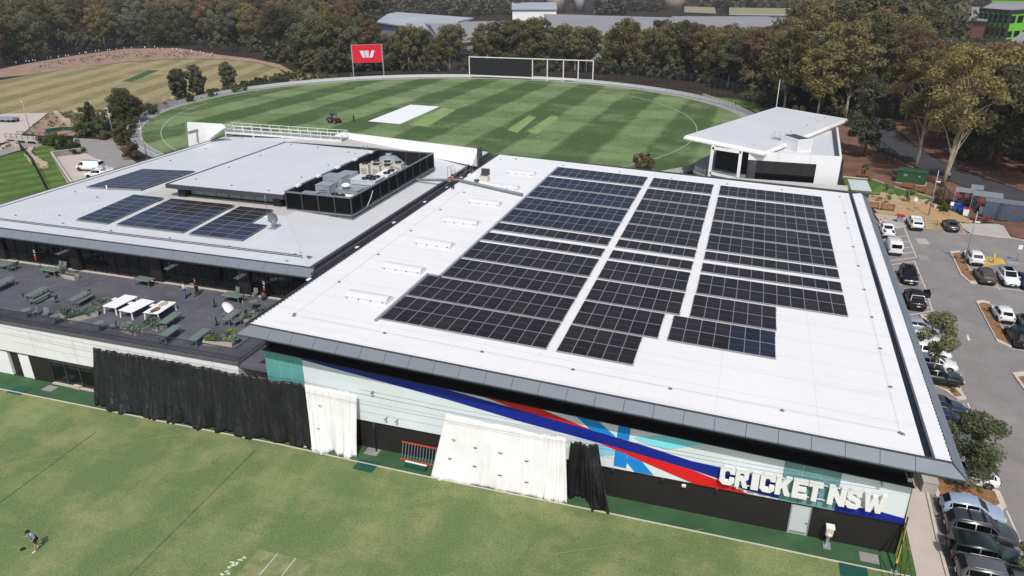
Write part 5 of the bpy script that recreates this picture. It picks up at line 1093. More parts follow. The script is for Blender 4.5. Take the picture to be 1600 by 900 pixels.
C4 = curtain('white_curtain', 'gathered white curtain end beside the short black curtain', (-10.88, 40.05, 4.66), (-9.36, 40.05, 4.72), (-10.69, 38.92, 0.0), (-8.89, 39.01, 0.0), 'cloth_white', 6, .16, 90, 16, .08, 4)
C5 = curtain('black_curtain', 'short bunched black curtain right of the white curtains', (-9.01, 40.1, 4.5), (-7.17, 40.1, 4.54), (-9.17, 39.75, 0.0), (-5.95, 39.2, 0.0), 'cloth_black', 7, .24, 110, 20, .10, 5, 3)
# cables and support posts of the nets
def cable(mb, a, b, sag=.1, r=.012, n=10):
    a, b = Vector(a), Vector(b); mb.tube([a.lerp(b, i/n)-Vector((0,0,sag*4*(i/n)*(1-i/n))) for i in range(n+1)], r, 4, False)
nt_ = thing('net_cables', 'slack black cables strung along the front wall above the curtains', 'cable', (-20, 40, 4))
for a, b, s_ in (((-59.76, 39.9, 5.57), (-29.75, 39.9, 5.47), 0), ((-59.56, 39.6, 5.13), (-29.66, 39.6, 4.77), 0), ((-29.75, 39.9, 5.47), (-6.05, 39.9, 5.17), 0), ((-29.45, 39.7, 4.75), (-5.77, 39.7, 4.61), 0), ((-25.07, 40.2, 5.49), (9.61, 39.6, 5.58), 0), ((-6.05, 39.9, 5.17), (9.85, 39.6, 5.4), 0)): mb = MB(); cable(mb, a, b, .15); mb.build('cable', 'net_black', nt_)
for i, (x, lab) in enumerate((((11.51, 39.14, 0.0), 'thick black post with yellow padding at the right corner of the hall front'), ((-24.19, 40.38, 0.0), 'black net post in front of the dark roller door'))):
    t = thing('net_post', lab, 'post', (x[0], x[1], 0)); b = MB(); b.tube([(0,0,0),(.0 if i else .35,.0 if i else 1.3,2.6 if i else 3.2)], .05, 8); b.build('post', 'black_metal', t, True)
    b = MB(); b.ring((0,0,0), [(.22,0),(.2,.05)], 10); b.build('base_plate', 'galv', t, True)
    if i == 0: b = MB(); b.beam((.07,.2,.5), (.36,1.3,3.1), .1); b.build('padding', 'line_yellow', t, True)
frm = thing('practice_net', 'thin black triangular net frame at the right end of the hall front', 'frame', (11.97, 39.18, 0))
b = MB()
for a, c in [[(10.8, 40.3, 0.0), (10.78, 36.98, 0.0)], [(11.79, 40.6, 2.44), (10.87, 40.61, 0.0)], [(11.79, 40.6, 2.44), (11.52, 37.22, 0.0)], [(11.8, 40.6, 2.35), (12.38, 37.74, 0.0)], [(10.83, 40.31, 0.0), (11.49, 37.46, 0.0)], [(11.84, 38.7, 2.15), (11.63, 37.25, 0.0)]]: b.tube([a, c], .022, 5)
b.build('tube', 'black_metal', frm)
# orange ladder leaning along the base wall, green box, cooler
t = thing('orange_ladder', 'orange extension ladder lying on its side against the base wall', 'ladder', (-22.0, 40.05, 0)); a = Vector((0, 0, .1)); e = Vector((2.9, .0, .08)); u_ = Vector((-.05, .55, 1.15))
for q_ in (Vector((0,0,0)), u_): b = MB(); b.beam(a+q_, e+q_, .07, .1); b.build('stile', 'orange_red', t, True)
b = MB()
for i in range(12): p_ = a.lerp(e, (i+.5)/12); b.beam(p_, p_+u_, .04)
b.build('rung', 'steel', t, True)
q = (-20.44, 39.45, 0.0); t = thing('roller_case', 'low green box with a white top edge on the green strip by the orange ladder', 'box', (q[0]-.0, q[1], 0), R(-2)); b = MB(); b.cbox((0,0,.2), (1.7,.35,.4)); b.build('case', 'green_plastic', t, True); b = MB(); b.cbox((0,.05,.42), (1.75,.12,.05)); b.build('lid', 'white_paint', t, True)
q = (7.75, 40.31, 0.0); t = thing('bowling_machine', 'pale grey ball machine standing against the base wall under the big letters', 'machine', (q[0], q[1]-.15, 0)); b = MB(); b.cbox((0,0,.05), (.45,.6,.1)); b.cbox((0,.1,.5), (.18,.18,.85)); b.build('stand', 'galv', t, True); b = MB(); b.ball((0,0,.98), .24, 12, 8, (1,1,.8)); b.cbox((0,.05,1.32), (.42,.4,.3)); b.build('head', 'ac_cream', t, True); b = MB(); b.cbox((0,.02,1.55), (.5,.45,.12)); b.build('hopper', 'white_paint', t, True)
q = (-21.89, 40.52, 0.0)
mb = MB(); mb.cbox((0,0,.05), (.9,.08,.08)); t = mb.build('white_bar', 'white_paint'); q = (-29.26, 39.36, 0.0); t.location = (q[0]-.2, q[1]-.1, 0); tag(t, 'short white bar on the kerb at the foot of the first white curtain', 'bar')
mb = MB()  # thin black tubes on the grass stand in for shadows of the net cables
for a, c in [[(-46.25, 27.21, 0.0), (-46.77, 35.93, 0.0)], [(-32.6, 24.52, 0.0), (-33.11, 37.88, 0.0)]]: mb.tube([(a[0], a[1], .03), (c[0], c[1], .03)], .011, 4)
tag(mb.build('cable_shadow', 'net_black'), 'thin dark painted shadows of net cables across the near field', 'painted shadow')
q = (-40.79, 24.36, 0.0); mb = MB(); mb.ring((0,0,.0), [(.18,0),(.15,.03)], 10); t = mb.build('field_marker', 'net_black'); t.location = (q[0], q[1], 0.01); tag(t, 'small black disc on the grass left of the runner', 'marker')

# ================================================================ VEHICLES  (nose towards +X, wheels on z = 0)
def car_parts(kind):
    """stations along x: (x, belt half width, z low, z belt, roof half width or None, z roof)"""
    S = {
     'hatch': dict(L=4.2, st=[(-2.08,.70,.35,.82,None,0),(-2.0,.84,.30,.95,.55,1.05),(-1.55,.88,.22,.98,.60,1.42),(-.6,.90,.20,.95,.64,1.50),(.25,.90,.20,.93,.62,1.46),(.95,.89,.20,.92,.66,.96),(1.6,.86,.22,.82,None,0),(2.0,.76,.28,.68,None,0),(2.12,.60,.35,.58,None,0)], wb=(-1.28,1.28), wr=.32),
     'suv': dict(L=4.7, st=[(-2.3,.76,.42,.95,None,0),(-2.22,.90,.36,1.08,.66,1.20),(-1.85,.94,.30,1.10,.70,1.66),(-.6,.95,.28,1.06,.72,1.72),(.35,.95,.28,1.04,.70,1.68),(1.05,.94,.28,1.02,.72,1.07),(1.75,.91,.30,.96,None,0),(2.2,.82,.36,.80,None,0),(2.34,.68,.42,.66,None,0)], wb=(-1.38,1.42), wr=.37),
     'sedan': dict(L=4.7, st=[(-2.32,.70,.36,.82,None,0),(-2.2,.84,.30,.94,None,0),(-1.55,.89,.22,.98,.62,1.02),(-.95,.90,.20,.96,.60,1.38),(-.2,.90,.20,.95,.62,1.45),(.35,.90,.20,.94,.61,1.41),(1.1,.89,.20,.90,.66,.94),(1.8,.86,.22,.80,None,0),(2.2,.76,.28,.68,None,0),(2.34,.62,.35,.58,None,0)], wb=(-1.38,1.40), wr=.33),
     'wagon4': dict(L=4.7, st=[(-2.2,.90,.48,1.18,None,0),(-2.16,.94,.44,1.22,.78,1.32),(-2.08,.96,.42,1.24,.82,1.86),(-.6,.97,.40,1.22,.84,1.92),(.45,.97,.40,1.20,.82,1.86),(.80,.96,.40,1.18,.80,1.24),(1.9,.93,.42,1.12,None,0),(2.15,.90,.46,1.02,None,0),(2.22,.84,.5,.8,None,0)], wb=(-1.40,1.45), wr=.42),
     'ute': dict(L=5.3, st=[(-2.65,.84,.50,1.02,None,0),(-2.6,.90,.46,1.08,None,0),(-1.05,.93,.42,1.10,None,0),(-.98,.93,.42,1.10,.70,1.18),(-.72,.93,.42,1.10,.72,1.74),(.1,.93,.40,1.10,.73,1.78),(.65,.93,.40,1.08,.71,1.72),(1.25,.92,.40,1.08,.74,1.12),(2.1,.90,.42,1.02,None,0),(2.5,.84,.46,.88,None,0),(2.62,.72,.52,.72,None,0)], wb=(-1.70,1.55), wr=.39),
     'van': dict(L=5.0, st=[(-2.48,.88,.38,1.10,.80,1.20),(-2.44,.92,.34,1.12,.82,1.86),(-1.0,.94,.30,1.10,.84,1.96),(.6,.94,.30,1.08,.84,1.93),(1.2,.94,.30,1.06,.80,1.78),(1.95,.92,.30,1.02,.78,1.06),(2.35,.86,.34,.86,None,0),(2.5,.74,.40,.66,None,0)], wb=(-1.55,1.60), wr=.36),
    }[kind]
    st = S['st']; N = len(st); body = MB(); vs = []
    def roofed(s): return s[4] is not None
    for s in st:
        x, hw, zl, zb, rw, zr = s
        pr = [(hw*.88, zl), (hw*.98, zl+.12), (hw, zl+(zb-zl)*.55), (hw*.975, zb-.03), (hw*.93, zb)]
        if rw is None: pr += [(hw*.70, zb+.04), (hw*.35, zb+.07)]
        else: pr += [(rw, zr-.03), (rw*.8, zr+.015)]
        vs += [(x, y, z) for y, z in pr]+[(x, -y, z) for y, z in pr[::-1]]
    M = 14; fs = []
    for i in range(N-1):
        for k in range(M-1): a = i*M+k; fs.append((a, a+1, a+M+1, a+M))
        fs.append((i*M, i*M+M, i*M+2*M-1, i*M+M-1))
    fs += [tuple(range(M))[::-1], tuple(range((N-1)*M, N*M))]
    fs = [f[::-1] for f in fs]
    body.add(vs, fs, True); glass = {'side': MB(), 'front': MB(), 'rear': MB()}
    rf = [i for i in range(N) if roofed(st[i])]; zt = max(st[i][5] for i in rf)
    tall = [i for i in rf if st[i][5] > zt-.22]
    def P(i, f, sgn, e=.012):
        x, hw, zl, zb, rw, zr = st[i]; y = hw*.93*(1-f)+rw*f; z = zb*(1-f)+(zr-.03)*f; return (x, sgn*(y+e), z+.0)
    for sgn in (1, -1):
        # one glazed strip from the rear pillar to the front pillar, split by a pillar per door
        ids = list(range(rf[0], rf[-1]+1))
        lo = []; hi = []
        for i in ids:
            h = st[i][5]-st[i][3]
            lo.append(P(i, .12, sgn)); hi.append(P(i, .86 if i in tall else .5, sgn))
        a0, a1 = 0, len(ids)-1
        if kind == 'van': a0 = len(ids)-3
        if kind == 'ute': a0 = 1
        g = glass['side']
        for i in range(a0, a1):
            if kind == 'ute' and i == 0: continue
            A, B, C, D = [Vector(p) for p in (lo[i], lo[i+1], hi[i+1], hi[i])]
            if i == a1-1: B = A.lerp(B, .80); C = D.lerp(C, .55)
            if i == 0 and a0 == 0: A = B.lerp(A, .45); D = C.lerp(D, .35)
            A2, B2, C2, D2 = A.lerp(B, .035), B.lerp(A, .035), C.lerp(D, .035), D.lerp(C, .035)
            g.add([A2, B2, C2, D2], [(0,1,2,3) if sgn < 0 else (3,2,1,0)])
    i = rf[-1]; j = i-1; e = .018
    def E(i, f, s_): x, hw, zl, zb, rw, zr = st[i]; return Vector((x, s_*(hw*.93*(1-f)+rw*f), zb*(1-f)+(zr)*f))
    a, b, c, d = E(i, 1, -1), E(i, 1, 1), E(j, 1, 1), E(j, 1, -1); up_ = Vector((.025, 0, .035))
    q = [a.lerp(b, .07)+up_, b.lerp(a, .07)+up_, c.lerp(d, .06)+up_, d.lerp(c, .06)+up_]; q[0] = q[0].lerp(q[3], .08); q[1] = q[1].lerp(q[2], .08); q[2] = q[2].lerp(q[1], .08); q[3] = q[3].lerp(q[0], .08)
    glass['front'].add(q, [(0,1,2,3)])
    i = rf[0]; j = i+1
    a, b, c, d = E(i, 1, -1), E(i, 1, 1), E(j, 1, 1), E(j, 1, -1); up_ = Vector((-.03, 0, .035))
    q = [a.lerp(b, .09)+up_, b.lerp(a, .09)+up_, c.lerp(d, .09)+up_, d.lerp(c, .09)+up_]; q[0] = q[0].lerp(q[3], .08); q[1] = q[1].lerp(q[2], .08); q[2] = q[2].lerp(q[1], .10); q[3] = q[3].lerp(q[0], .10)
    glass['rear'].add(q, [(3,2,1,0)])
    return S, st, body, glass
CARCACHE = {}
def vehicle(kind, label, cat, loc, ang, paint, group=None, extra=(), rim='rim', name=None):
    key = kind
    if key not in CARCACHE:
        S, st, body, glass = car_parts(kind); W = max(s[1] for s in st); d = {}
        d['S'] = S; d['W'] = W; d['body'] = body
        d['glass'] = {k: g.mesh({'side': 'side_glass', 'front': 'windscreen', 'rear': 'rear_window'}[k], 'car_glass') for k, g in glass.items()}
        r = S['wr']; t = MB(); t.wheel((0,0,0), r, .23); d['tyre'] = t.mesh('tyre', 'rubber')
        t = MB(); t.wheel((0,0,0), r*.64, .20, 10)
        for k in range(5): a = k*2*math.pi/5; t.beam((0,-.115,0), (r*.55*math.cos(a),-.115,r*.55*math.sin(a)), .05, .02); t.beam((0,.115,0), (r*.55*math.cos(a),.115,r*.55*math.sin(a)), .05, .02)
        d['rimv'] = t.v, t.f, t.smooth
        arch = MB()
        for x in S['wb']:
            for s_ in (-1, 1): arch.tube([(x+(r+.05)*math.cos(a), s_*(W-.02), r+(r+.05)*math.sin(a)) for a in [math.pi*k/8 for k in range(9)]], .045, 6)
        x0, x1 = S['wb']; arch.box(x0+r+.02, -W+.03, .24 if kind in ('hatch', 'sedan') else .34, x1-r-.02, W-.03, .32 if kind in ('hatch', 'sedan') else .42)
        d['arch'] = arch.mesh('trim', 'rubber')
        f = st[-2]; b = st[1]; fl = MB(); 
        for s_ in (-1, 1): fl.cbox((f[0]+.02, s_*(f[1]*.80), f[3]-.06), (.16, .30, .12))
        d['hl'] = [MB().cbox((0,0,0), (.18, .32, .13)).mesh('headlight', 'lamp_clear'), (st[-2][0]+.01, st[-2][1]*.78, st[-2][3]-.05)]
        zt_ = st[1][3]-.10; d['tl'] = [MB().cbox((0,0,0), (.10, .15, .20 if kind != 'sedan' else .12)).mesh('tail_light', 'lamp_red'), (st[0][0]+.04, st[0][1]*.98, zt_)]
        d['gr'] = MB().cbox((st[-1][0]+.0, 0, st[-1][3]-.10), (.08, st[-1][1]*1.3, .16)).mesh('grille', 'rubber')
        d['pl'] = MB().cbox((0,0,0), (.02, .38, .12)).mesh('number_plate', 'plate_white'); d['ple'] = (st[-1][0]+.04, st[0][0]-.015, st[0][2]+.28)
        m = MB(); m.cbox((0,0,0), (.14,.20,.13)); d['mi'] = m
        d['mip'] = (st[[i for i in range(len(st)) if st[i][4] is not None][-1]][0]-.35, W+.08, st[-4][3]+.08)
        d['bu'] = MB().cbox((st[0][0]-.01, 0, st[0][2]+.10), (.10, st[0][1]*1.9, .20)).mesh('bumper', 'rubber')
        CARCACHE[key] = d
    d = CARCACHE[key]; S = d['S']; W = d['W']
    t = thing(name or {'ute': 'parked_ute', 'van': 'parked_van'}.get(kind, 'parked_car'), label, cat, loc, ang, group)
    d['body'].build('body', paint, t, True)
    for k, me in d['glass'].items(): mk(me.name, me, t)
    mk('trim', d['arch'], t); mk('grille', d['gr'], t); mk('bumper', d['bu'], t)
    for x in S['wb']:
        for s_ in (-1, 1):
            w = mk('wheel', d['tyre'], t, (x, s_*(W-.11), S['wr'])); rm = MB(); rm.v, rm.f, rm.smooth = d['rimv']; rm = rm.mesh('rim', rim) if (rim, 'm') not in d else d[(rim, 'm')]; d[(rim, 'm')] = rm
            o = mk('rim', rm, w, (0, s_*.015, 0))
    for s_ in (-1, 1):
        p = d['hl'][1]; mk('headlight', d['hl'][0], t, (p[0], s_*p[1], p[2])); p = d['tl'][1]; mk('tail_light', d['tl'][0], t, (p[0], s_*p[1], p[2]))
        p = d['mip']; d['mi'].build('wing_mirror', paint, t, True).location = (p[0], s_*p[1], p[2])
    mk('number_plate', d['pl'], t, (d['ple'][0], 0, .48)); mk('number_plate', d['pl'], t, (d['ple'][1]-.05, 0, d['ple'][2]+.02))
    st = S['st']; zt = max(s[5] for s in st)
    if 'rails' in extra:
        for s_ in (-1, 1): b = MB(); b.tube([(-1.7, s_*.66, zt-.04), (-1.5, s_*.66, zt+.05), (.1, s_*.66, zt+.06), (.35, s_*.66, zt-.02)], .03, 6); b.build('roof_rail', 'steel', t, True)
    if 'bars' in extra:
        for x in (-.9, .0): b = MB(); b.cbox((x, 0, zt+.09), (.10, 1.35, .05)); b.build('roof_bar', 'rubber', t, True)
    if 'silver_side' in extra:
        for s_ in (-1, 1): b = MB(); b.beam((-1.9, s_*(W*.93+.0), st[2][3]+.02), (.95, s_*(W*.93+.0), st[5][3]+.03), .06, .07); b.build('side_moulding', 'steel', t, True)
    if 'glassroof' in extra: b = MB(); b.add([(-1.3, -.5, zt-.0), (.25, -.5, zt-.02), (.25, .5, zt-.02), (-1.3, .5, zt-.0)], [(0,1,2,3)]); b.v = [(v[0], v[1], v[2]+.035) for v in b.v]; b.build('sunroof', 'car_glass', t, True)
    if 'spare' in extra: b = MB(); b.wheel((0,0,0), .40, .26); q = b.build('spare_wheel', 'rubber', t, True); q.location = (-2.38, 0, 1.05); q.rotation_euler = (0, 0, R(90)); b = MB(); b.wheel((0,0,0), .24, .28, 10); b.build('rim', 'rim_dark', q, True)
    if kind == 'ute':
        if 'canopy' in extra:
            b = MB(); b.add([(-2.6,-.86,1.08),(-1.0,-.88,1.10),(-1.0,.88,1.10),(-2.6,.86,1.08),(-2.48,-.72,1.66),(-1.02,-.74,1.72),(-1.02,.74,1.72),(-2.48,.72,1.66)], [(0,1,5,4),(1,2,6,5),(2,3,7,6),(3,0,4,7),(4,5,6,7)]); b.build('canopy', paint, t, True)
            b = MB(); b.add([(-2.585,-.62,1.22),(-2.585,.62,1.22),(-2.51,.58,1.56),(-2.51,-.58,1.56)], [(3,2,1,0)])
            for s_ in (-1, 1): b.add([(-2.4, s_*.868, 1.2), (-1.2, s_*.885, 1.2), (-1.2, s_*.80, 1.56), (-2.35, s_*.79, 1.54)], [(0,1,2,3) if s_ < 0 else (3,2,1,0)])
            b.build('canopy_window', 'car_glass', t, True)
        elif 'tray' in extra:
            b = MB(); b.box(-2.6,-.92,1.0,-1.02,.92,1.06); b.build('tray', 'galv', t, True); b = MB()
            for s_ in (-1, 1): b.cbox((-1.8, s_*.80, 1.36), (1.5, .26, .55))
            b.build('tool_box', 'paint_white', t, True); b = MB()
            for x in (-2.5, -1.8, -1.1, .3): b.beam((x, -.75, 1.9), (x, .75, 1.9), .05)
            for s_ in (-1, 1):
                b.beam((-2.6, s_*.75, 1.9), (.5, s_*.75, 1.9), .05)
                for x in (-2.5, -1.1): b.beam((x, s_*.75, 1.1), (x, s_*.75, 1.9), .05)
            b.build('ladder_rack', 'rail_white', t, True)
        else:
            b = MB(); b.add([(-2.52,-.76,1.115),(-1.1,-.78,1.125),(-1.1,.78,1.125),(-2.52,.76,1.115)], [(0,1,2,3)]); b.v = [(v[0], v[1], v[2]+.03) for v in b.v]; b.build('tray_cover', 'net_black', t, True)
            if 'sportsbar' in extra: b = MB(); b.tube([(-1.9,-.8,1.1),(-1.35,-.66,1.66),(-1.35,.66,1.66),(-1.9,.8,1.1)], .05, 8); b.build('sports_bar', 'lamp_clear', t, True)
    if 'opendoor' in extra:
        b = MB(); b.add([(0,0,.48),(0.03,-1.05,.50),(.03,-1.05,1.10),(.10,-.80,1.62),(0,-.1,1.64),(0,0,1.12)], [(0,1,2,3,4,5)]); b.add([(v[0]+.07, v[1], v[2]) for v in b.v], [(5,4,3,2,1,0)]); q = b.build('door', paint, t, True); q.location = (.95, -.94, 0); q.rotation_euler = (0, 0, R(12))
        b = MB(); b.add([(-.012,-.12,1.14),(-.0,-.9,1.14),(.06,-.78,1.56),(-.01,-.14,1.58)], [(0,1,2,3)]); b.build('window', 'car_glass', q, True)
    if kind == 'van' and 'ladder' in extra: b = MB(); b.beam((-2.2,.3,2.04),(.9,.3,2.02),.06); b.beam((-2.2,.65,2.04),(.9,.65,2.02),.06); [b.beam((-2.0+i*.35,.3,2.04),(-2.0+i*.35,.65,2.04),.04) for i in range(9)]; b.build('ladder_rack', 'galv', t, True)
    return t
HX, HY = 0.0, R(90)
CARS = [
 ('hatch', 'pale blue hatchback, uppermost of the cars fully clear of the roof at the lower right', (17.06, 46.08, 0.6), HX-R(1), 'paint_sky', ()),
 ('suv', 'dark grey car with silver roof rails and two black roof bars', (17.1, 44.0, 0.7), HX-R(1), 'paint_charcoal', ('rails', 'bars', 'silver_side')),
 ('wagon4', 'dark green boxy four wheel drive with a spare wheel on its back', (16.75, 41.54, 0.9), HX-R(1), 'paint_forest', ('spare', 'silver_side')),
 ('suv', 'dark grey car cut off by the bottom right corner', (16.89, 39.65, 0.7), HX-R(1), 'paint_grey', ('rails',)),
 ('hatch', 'white hatchback parked under the lower car park tree', (17.67, 50.09, 0.6), R(180), 'paint_white', ()),
 ('hatch', 'dark bluish car, lowest bonnet showing beside the roof above the lower tree', (17.37, 55.34, 0.6), HX, 'paint_grey', ()),
 ('hatch', 'dark navy blue car in the row beside the hall roof, above the lower tree', (17.54, 57.42, 0.6), HX, 'paint_navy', ()),
 ('sedan', 'very dark green car directly below the small mulch island', (17.47, 59.57, 0.6), HX, 'paint_slate', ()),
 ('ute', 'black four wheel drive under the upper car park tree, above the small mulch island', (17.96, 64.5, 0.8), HX, 'paint_black', ()),
 ('hatch', 'white car half hidden by the upper tree, lowest of the white row', (18.56, 67.35, 0.6), HX, 'paint_white', ()),
 ('suv', 'white car half hidden by the upper tree, middle of the white row', (18.25, 69.57, 0.6), HX, 'paint_white', ()),
 ('hatch', 'white car with its bonnet showing just above the upper tree', (18.27, 72.03, 0.6), HX, 'paint_white', ()),
 ('sedan', 'silver blue car topmost in the row of bonnets beside the hall roof', (18.46, 75.31, 0.6), HX, 'paint_silver', ()),
 ('ute', 'black pickup with its right front door wide open', (19.26, 82.33, 0.9), HY, 'paint_black', ('opendoor', 'sportsbar')),
 ('suv', 'black wagon parked facing the camera behind the pickup with the open door', (19.75, 89.51, 0.7), -HY, 'paint_black', ('glassroof',)),
 ('van', 'white van seen from above beside the hall roof', (19.48, 99.59, 1.0), HY, 'paint_white', ()),
 ('ute', 'white car in front of the white van with a red cone by it', (19.56, 106.39, 0.8), HY, 'paint_white', ()),
 ('ute', 'white pickup with a canopy parked beside the yellow hatching', (23.79, 111.21, 0.9), HY, 'paint_white', ('canopy',)),
 ('sedan', 'dark sedan parked right of the yellow hatching near the storage cages', (28.47, 111.8, 0.7), HY, 'paint_charcoal', ()),
 ('suv', 'white off-road wagon behind the tall light pole on the first island', (28.43, 98.52, 0.9), HY, 'paint_white', ('rails',)),
 ('suv', 'bronze grey car parked tail out right of the first island', (28.19, 92.1, 0.8), HY, 'paint_bronze', ()),
 ('suv', 'white car facing the camera with a black glass roof', (30.65, 92.25, 0.8), -HY, 'paint_white', ('glassroof', 'rails')),
 ('sedan', 'dark blue car cut by the right edge beside the white car with a black roof', (32.37, 91.84, 0.7), -HY, 'paint_navy', ()),
 ('hatch', 'white hatchback parked right of the long narrow middle island', (27.4, 81.23, 0.7), HY, 'paint_white', ()),
 ('suv', 'black car behind the white hatchback at the end of the middle island', (27.44, 75.66, 0.8), HY, 'paint_black', ('glassroof',)),
 ('suv', 'dark car cut by the right edge beside the white hatchback', (29.33, 79.24, 0.8), HY, 'paint_charcoal', ()),
]

for kind, lab, loc, a, paint, ex in CARS:
    vehicle(kind, lab, {'ute': 'pickup', 'van': 'van'}.get(kind, 'car'), (loc[0], loc[1], .012), a, paint, 'cars parked beside the hall', ex, rim='rim_dark' if paint in ('paint_black', 'paint_forest') else 'rim').scale = (.89, .89, .89)
q = (-115.88, 102.05, 0.9); vehicle('van', 'white delivery van with dark rear side windows on the slab left of the clubhouse', 'van', (q[0], q[1], .02), R(188), 'paint_white', None, ('ladder',))
q = (-109.59, 98.1, 0.9); vehicle('ute', 'white work truck with a ladder rack beside the white van', 'pickup', (q[0], q[1], .02), R(190), 'paint_white', None, ('tray',))
q = (-176.27, 134.32, 0.5); t = thing('flat_trailer', 'flat grey trailer standing on the pale slab at the far left', 'trailer', (q[0], q[1], .02), R(12)); b = MB(); b.cbox((0,0,.75), (6.5,2.3,.18)); b.cbox((0,0,.95), (5.8,1.9,.25)); b.build('bed', 'galv', t, True)
for x in (-1.6, 1.6, 2.6):
    for s_ in (-1, 1): b = MB(); b.wheel((x, s_*.95, .35), .35, .22); b.build('wheel', 'rubber', t, True)
# utility tractor on the oval
q = (-96.58, 156.52, 0.0)
t = thing('tractor', 'small red and black utility tractor with a cab on the oval', 'tractor', (q[0], q[1], .04), R(-25))
b = MB(); b.cbox((.9,0,.95), (1.6,1.0,.55)); b.cbox((1.55,0,.8), (.3,.9,.6)); b.build('bonnet', 'mower_red', t, True)
b = MB(); b.cbox((-.3,0,.75), (1.2,1.2,.4)); b.cbox((-1.7,0,.7), (1.3,1.7,.6)); b.cbox((-1.7,0,1.05), (1.0,1.3,.2)); b.build('chassis', 'gutter_dark', t, True)
b = MB()
for x in (-.8,.35):
    for y in (-.55,.55): b.beam((x,y,.9), (x*.95,y,2.2), .07)
b.cbox((-.22,0,2.24), (1.4,1.3,.10)); b.build('cab_frame', 'gutter_dark', t, True)
b = MB(); b.box(-.78,-.54,1.2,-.76,.54,2.1); b.box(.33,-.54,1.2,.35,.54,2.1); b.build('windscreen', 'pale_glass', t, True)
for x, r_ in ((-.6,.62), (1.25,.42)):
    for s_ in (-1, 1): b = MB(); b.wheel((0,0,0), r_, .32); w_ = b.build('wheel', 'rubber', t, True); w_.location = (x, s_*.78, r_); b = MB(); b.wheel((0,0,0), r_*.5, .33, 10); b.build('rim', 'ac_cream', w_, True)

# ================================================================ PAVILION beside the oval
pav = thing('pavilion', 'white pavilion with a big tilted overhanging roof and a dark glass front beside the oval', 'building', (4, 130, 0))
zr = 6.9
RP = [(-10.78, 128.35, 7.2), (2.61, 122.96, 6.4), (18.24, 158.16, 6.4), (4.77, 163.83, 7.2)]
ctr = Vector((sum(p[0] for p in RP)/4, sum(p[1] for p in RP)/4, 0))
b = MB(); top = [Vector(p) for p in RP]; inn = [p+(Vector((ctr.x, ctr.y, p.z))-p).normalized()*.55+Vector((0,0,.32)) for p in top]
b.add([tuple(p) for p in inn]+[(p.x, p.y, p.z-.3) for p in inn], [(0,1,2,3),(7,6,5,4)]); b.build('roof', 'roof_ribbed_grey_side', pav)
for i in range(4):
    j = (i+1) % 4; a, c = top[i], top[j]; ai, ci = inn[i], inn[j]
    b = MB(); b.add([a, c, ci+Vector((0,0,.03)), ai+Vector((0,0,.03)), a-Vector((0,0,.25)), c-Vector((0,0,.25)), ci-Vector((0,0,.28)), ai-Vector((0,0,.28))], [(0,1,2,3),(7,6,5,4),(4,5,1,0),(3,2,6,7)]); b.build('fascia', 'white_paint', pav)
b = MB(); b.add([tuple(p-Vector((0,0,.26))) for p in top], [(3,2,1,0)]); b.build('soffit', 'roof_grey', pav)
PY = 124.0
# side wing body
q1, q2, q3 = ((0.26, 124.0, 6.01), (14.4, 124.0, 6.04), (15.27, 148.91, 6.1))
wt = 6.15
fp = [(q1[0], PY), (14.3, PY), (q3[0], q3[1]), (q1[0]+3, q3[1]-2)]
b = MB(); b.prism([(q1[0]+.0, PY), (14.3, PY), (14.0, PY+.3), (q1[0]+.0, PY+.3)], 5.1, 6.5); b.prism([(10.75, PY+.001), (14.3, PY+.001), (14.0, PY+.3), (10.75, PY+.3)], 0, 5.1); b.prism([(q1[0], PY+.02), (10.75, PY+.02), (10.75, PY+.3), (q1[0], PY+.3)], 0, 1.6)
b.add([(14.3, PY, 0), (q3[0]+.3, q3[1], 0), (q3[0]+.3, q3[1], 6.6), (14.3, PY, 6.5), (14.0, PY+.3, 0), (q3[0], q3[1], 0), (q3[0], q3[1], 6.6), (14.0, PY+.3, 6.5)], [(0,1,2,3),(7,6,5,4),(3,2,6,7),(1,5,6,2)])
b.build('wall', 'clad_white', pav)
b = MB(); b.prism([(q1[0]+.3, PY+.3), (14.0, PY+.3), (q3[0], q3[1]), (2, q3[1]+2)], 5.7, 5.9); b.build('lower_roof', 'roof_ribbed_grey', pav)
b = MB(); b.prism([(13.4, PY+.5), (13.95, PY+.5), (q3[0]-.1, q3[1]), (q3[0]-.7, q3[1])], 5.9, 5.98); b.build('gutter', 'gutter_dark', pav)
b = MB(); b.prism([(q1[0]+.1, PY+.3), (14.0, PY+.3), (13.8, PY+.42), (q1[0]+.1, PY+.42)], 6.05, 6.52); b.build('parapet', 'roof_grey', pav)
for i in range(5):
    x0 = .55+i*2.02; b = MB(); b.box(x0, PY+.12, 1.65, x0+1.95, PY+.2, 5.05); o = b.build('window', 'dark_glass', pav); c = MB(); c.box(x0-.05, PY+.04, 1.62, x0+.02, PY+.22, 5.08); c.build('frame', 'black_metal', o)
b = MB(); b.box(.3, PY+.05, 1.6, 1.6, PY+.11, 5.08); b.build('cladding_panel', 'gutter_dark', pav)
b = MB(); b.box(q1[0]-.1, PY-1.8, 1.35, 10.9, PY, 1.6); b.build('terrace_slab', 'concrete_grey', pav)
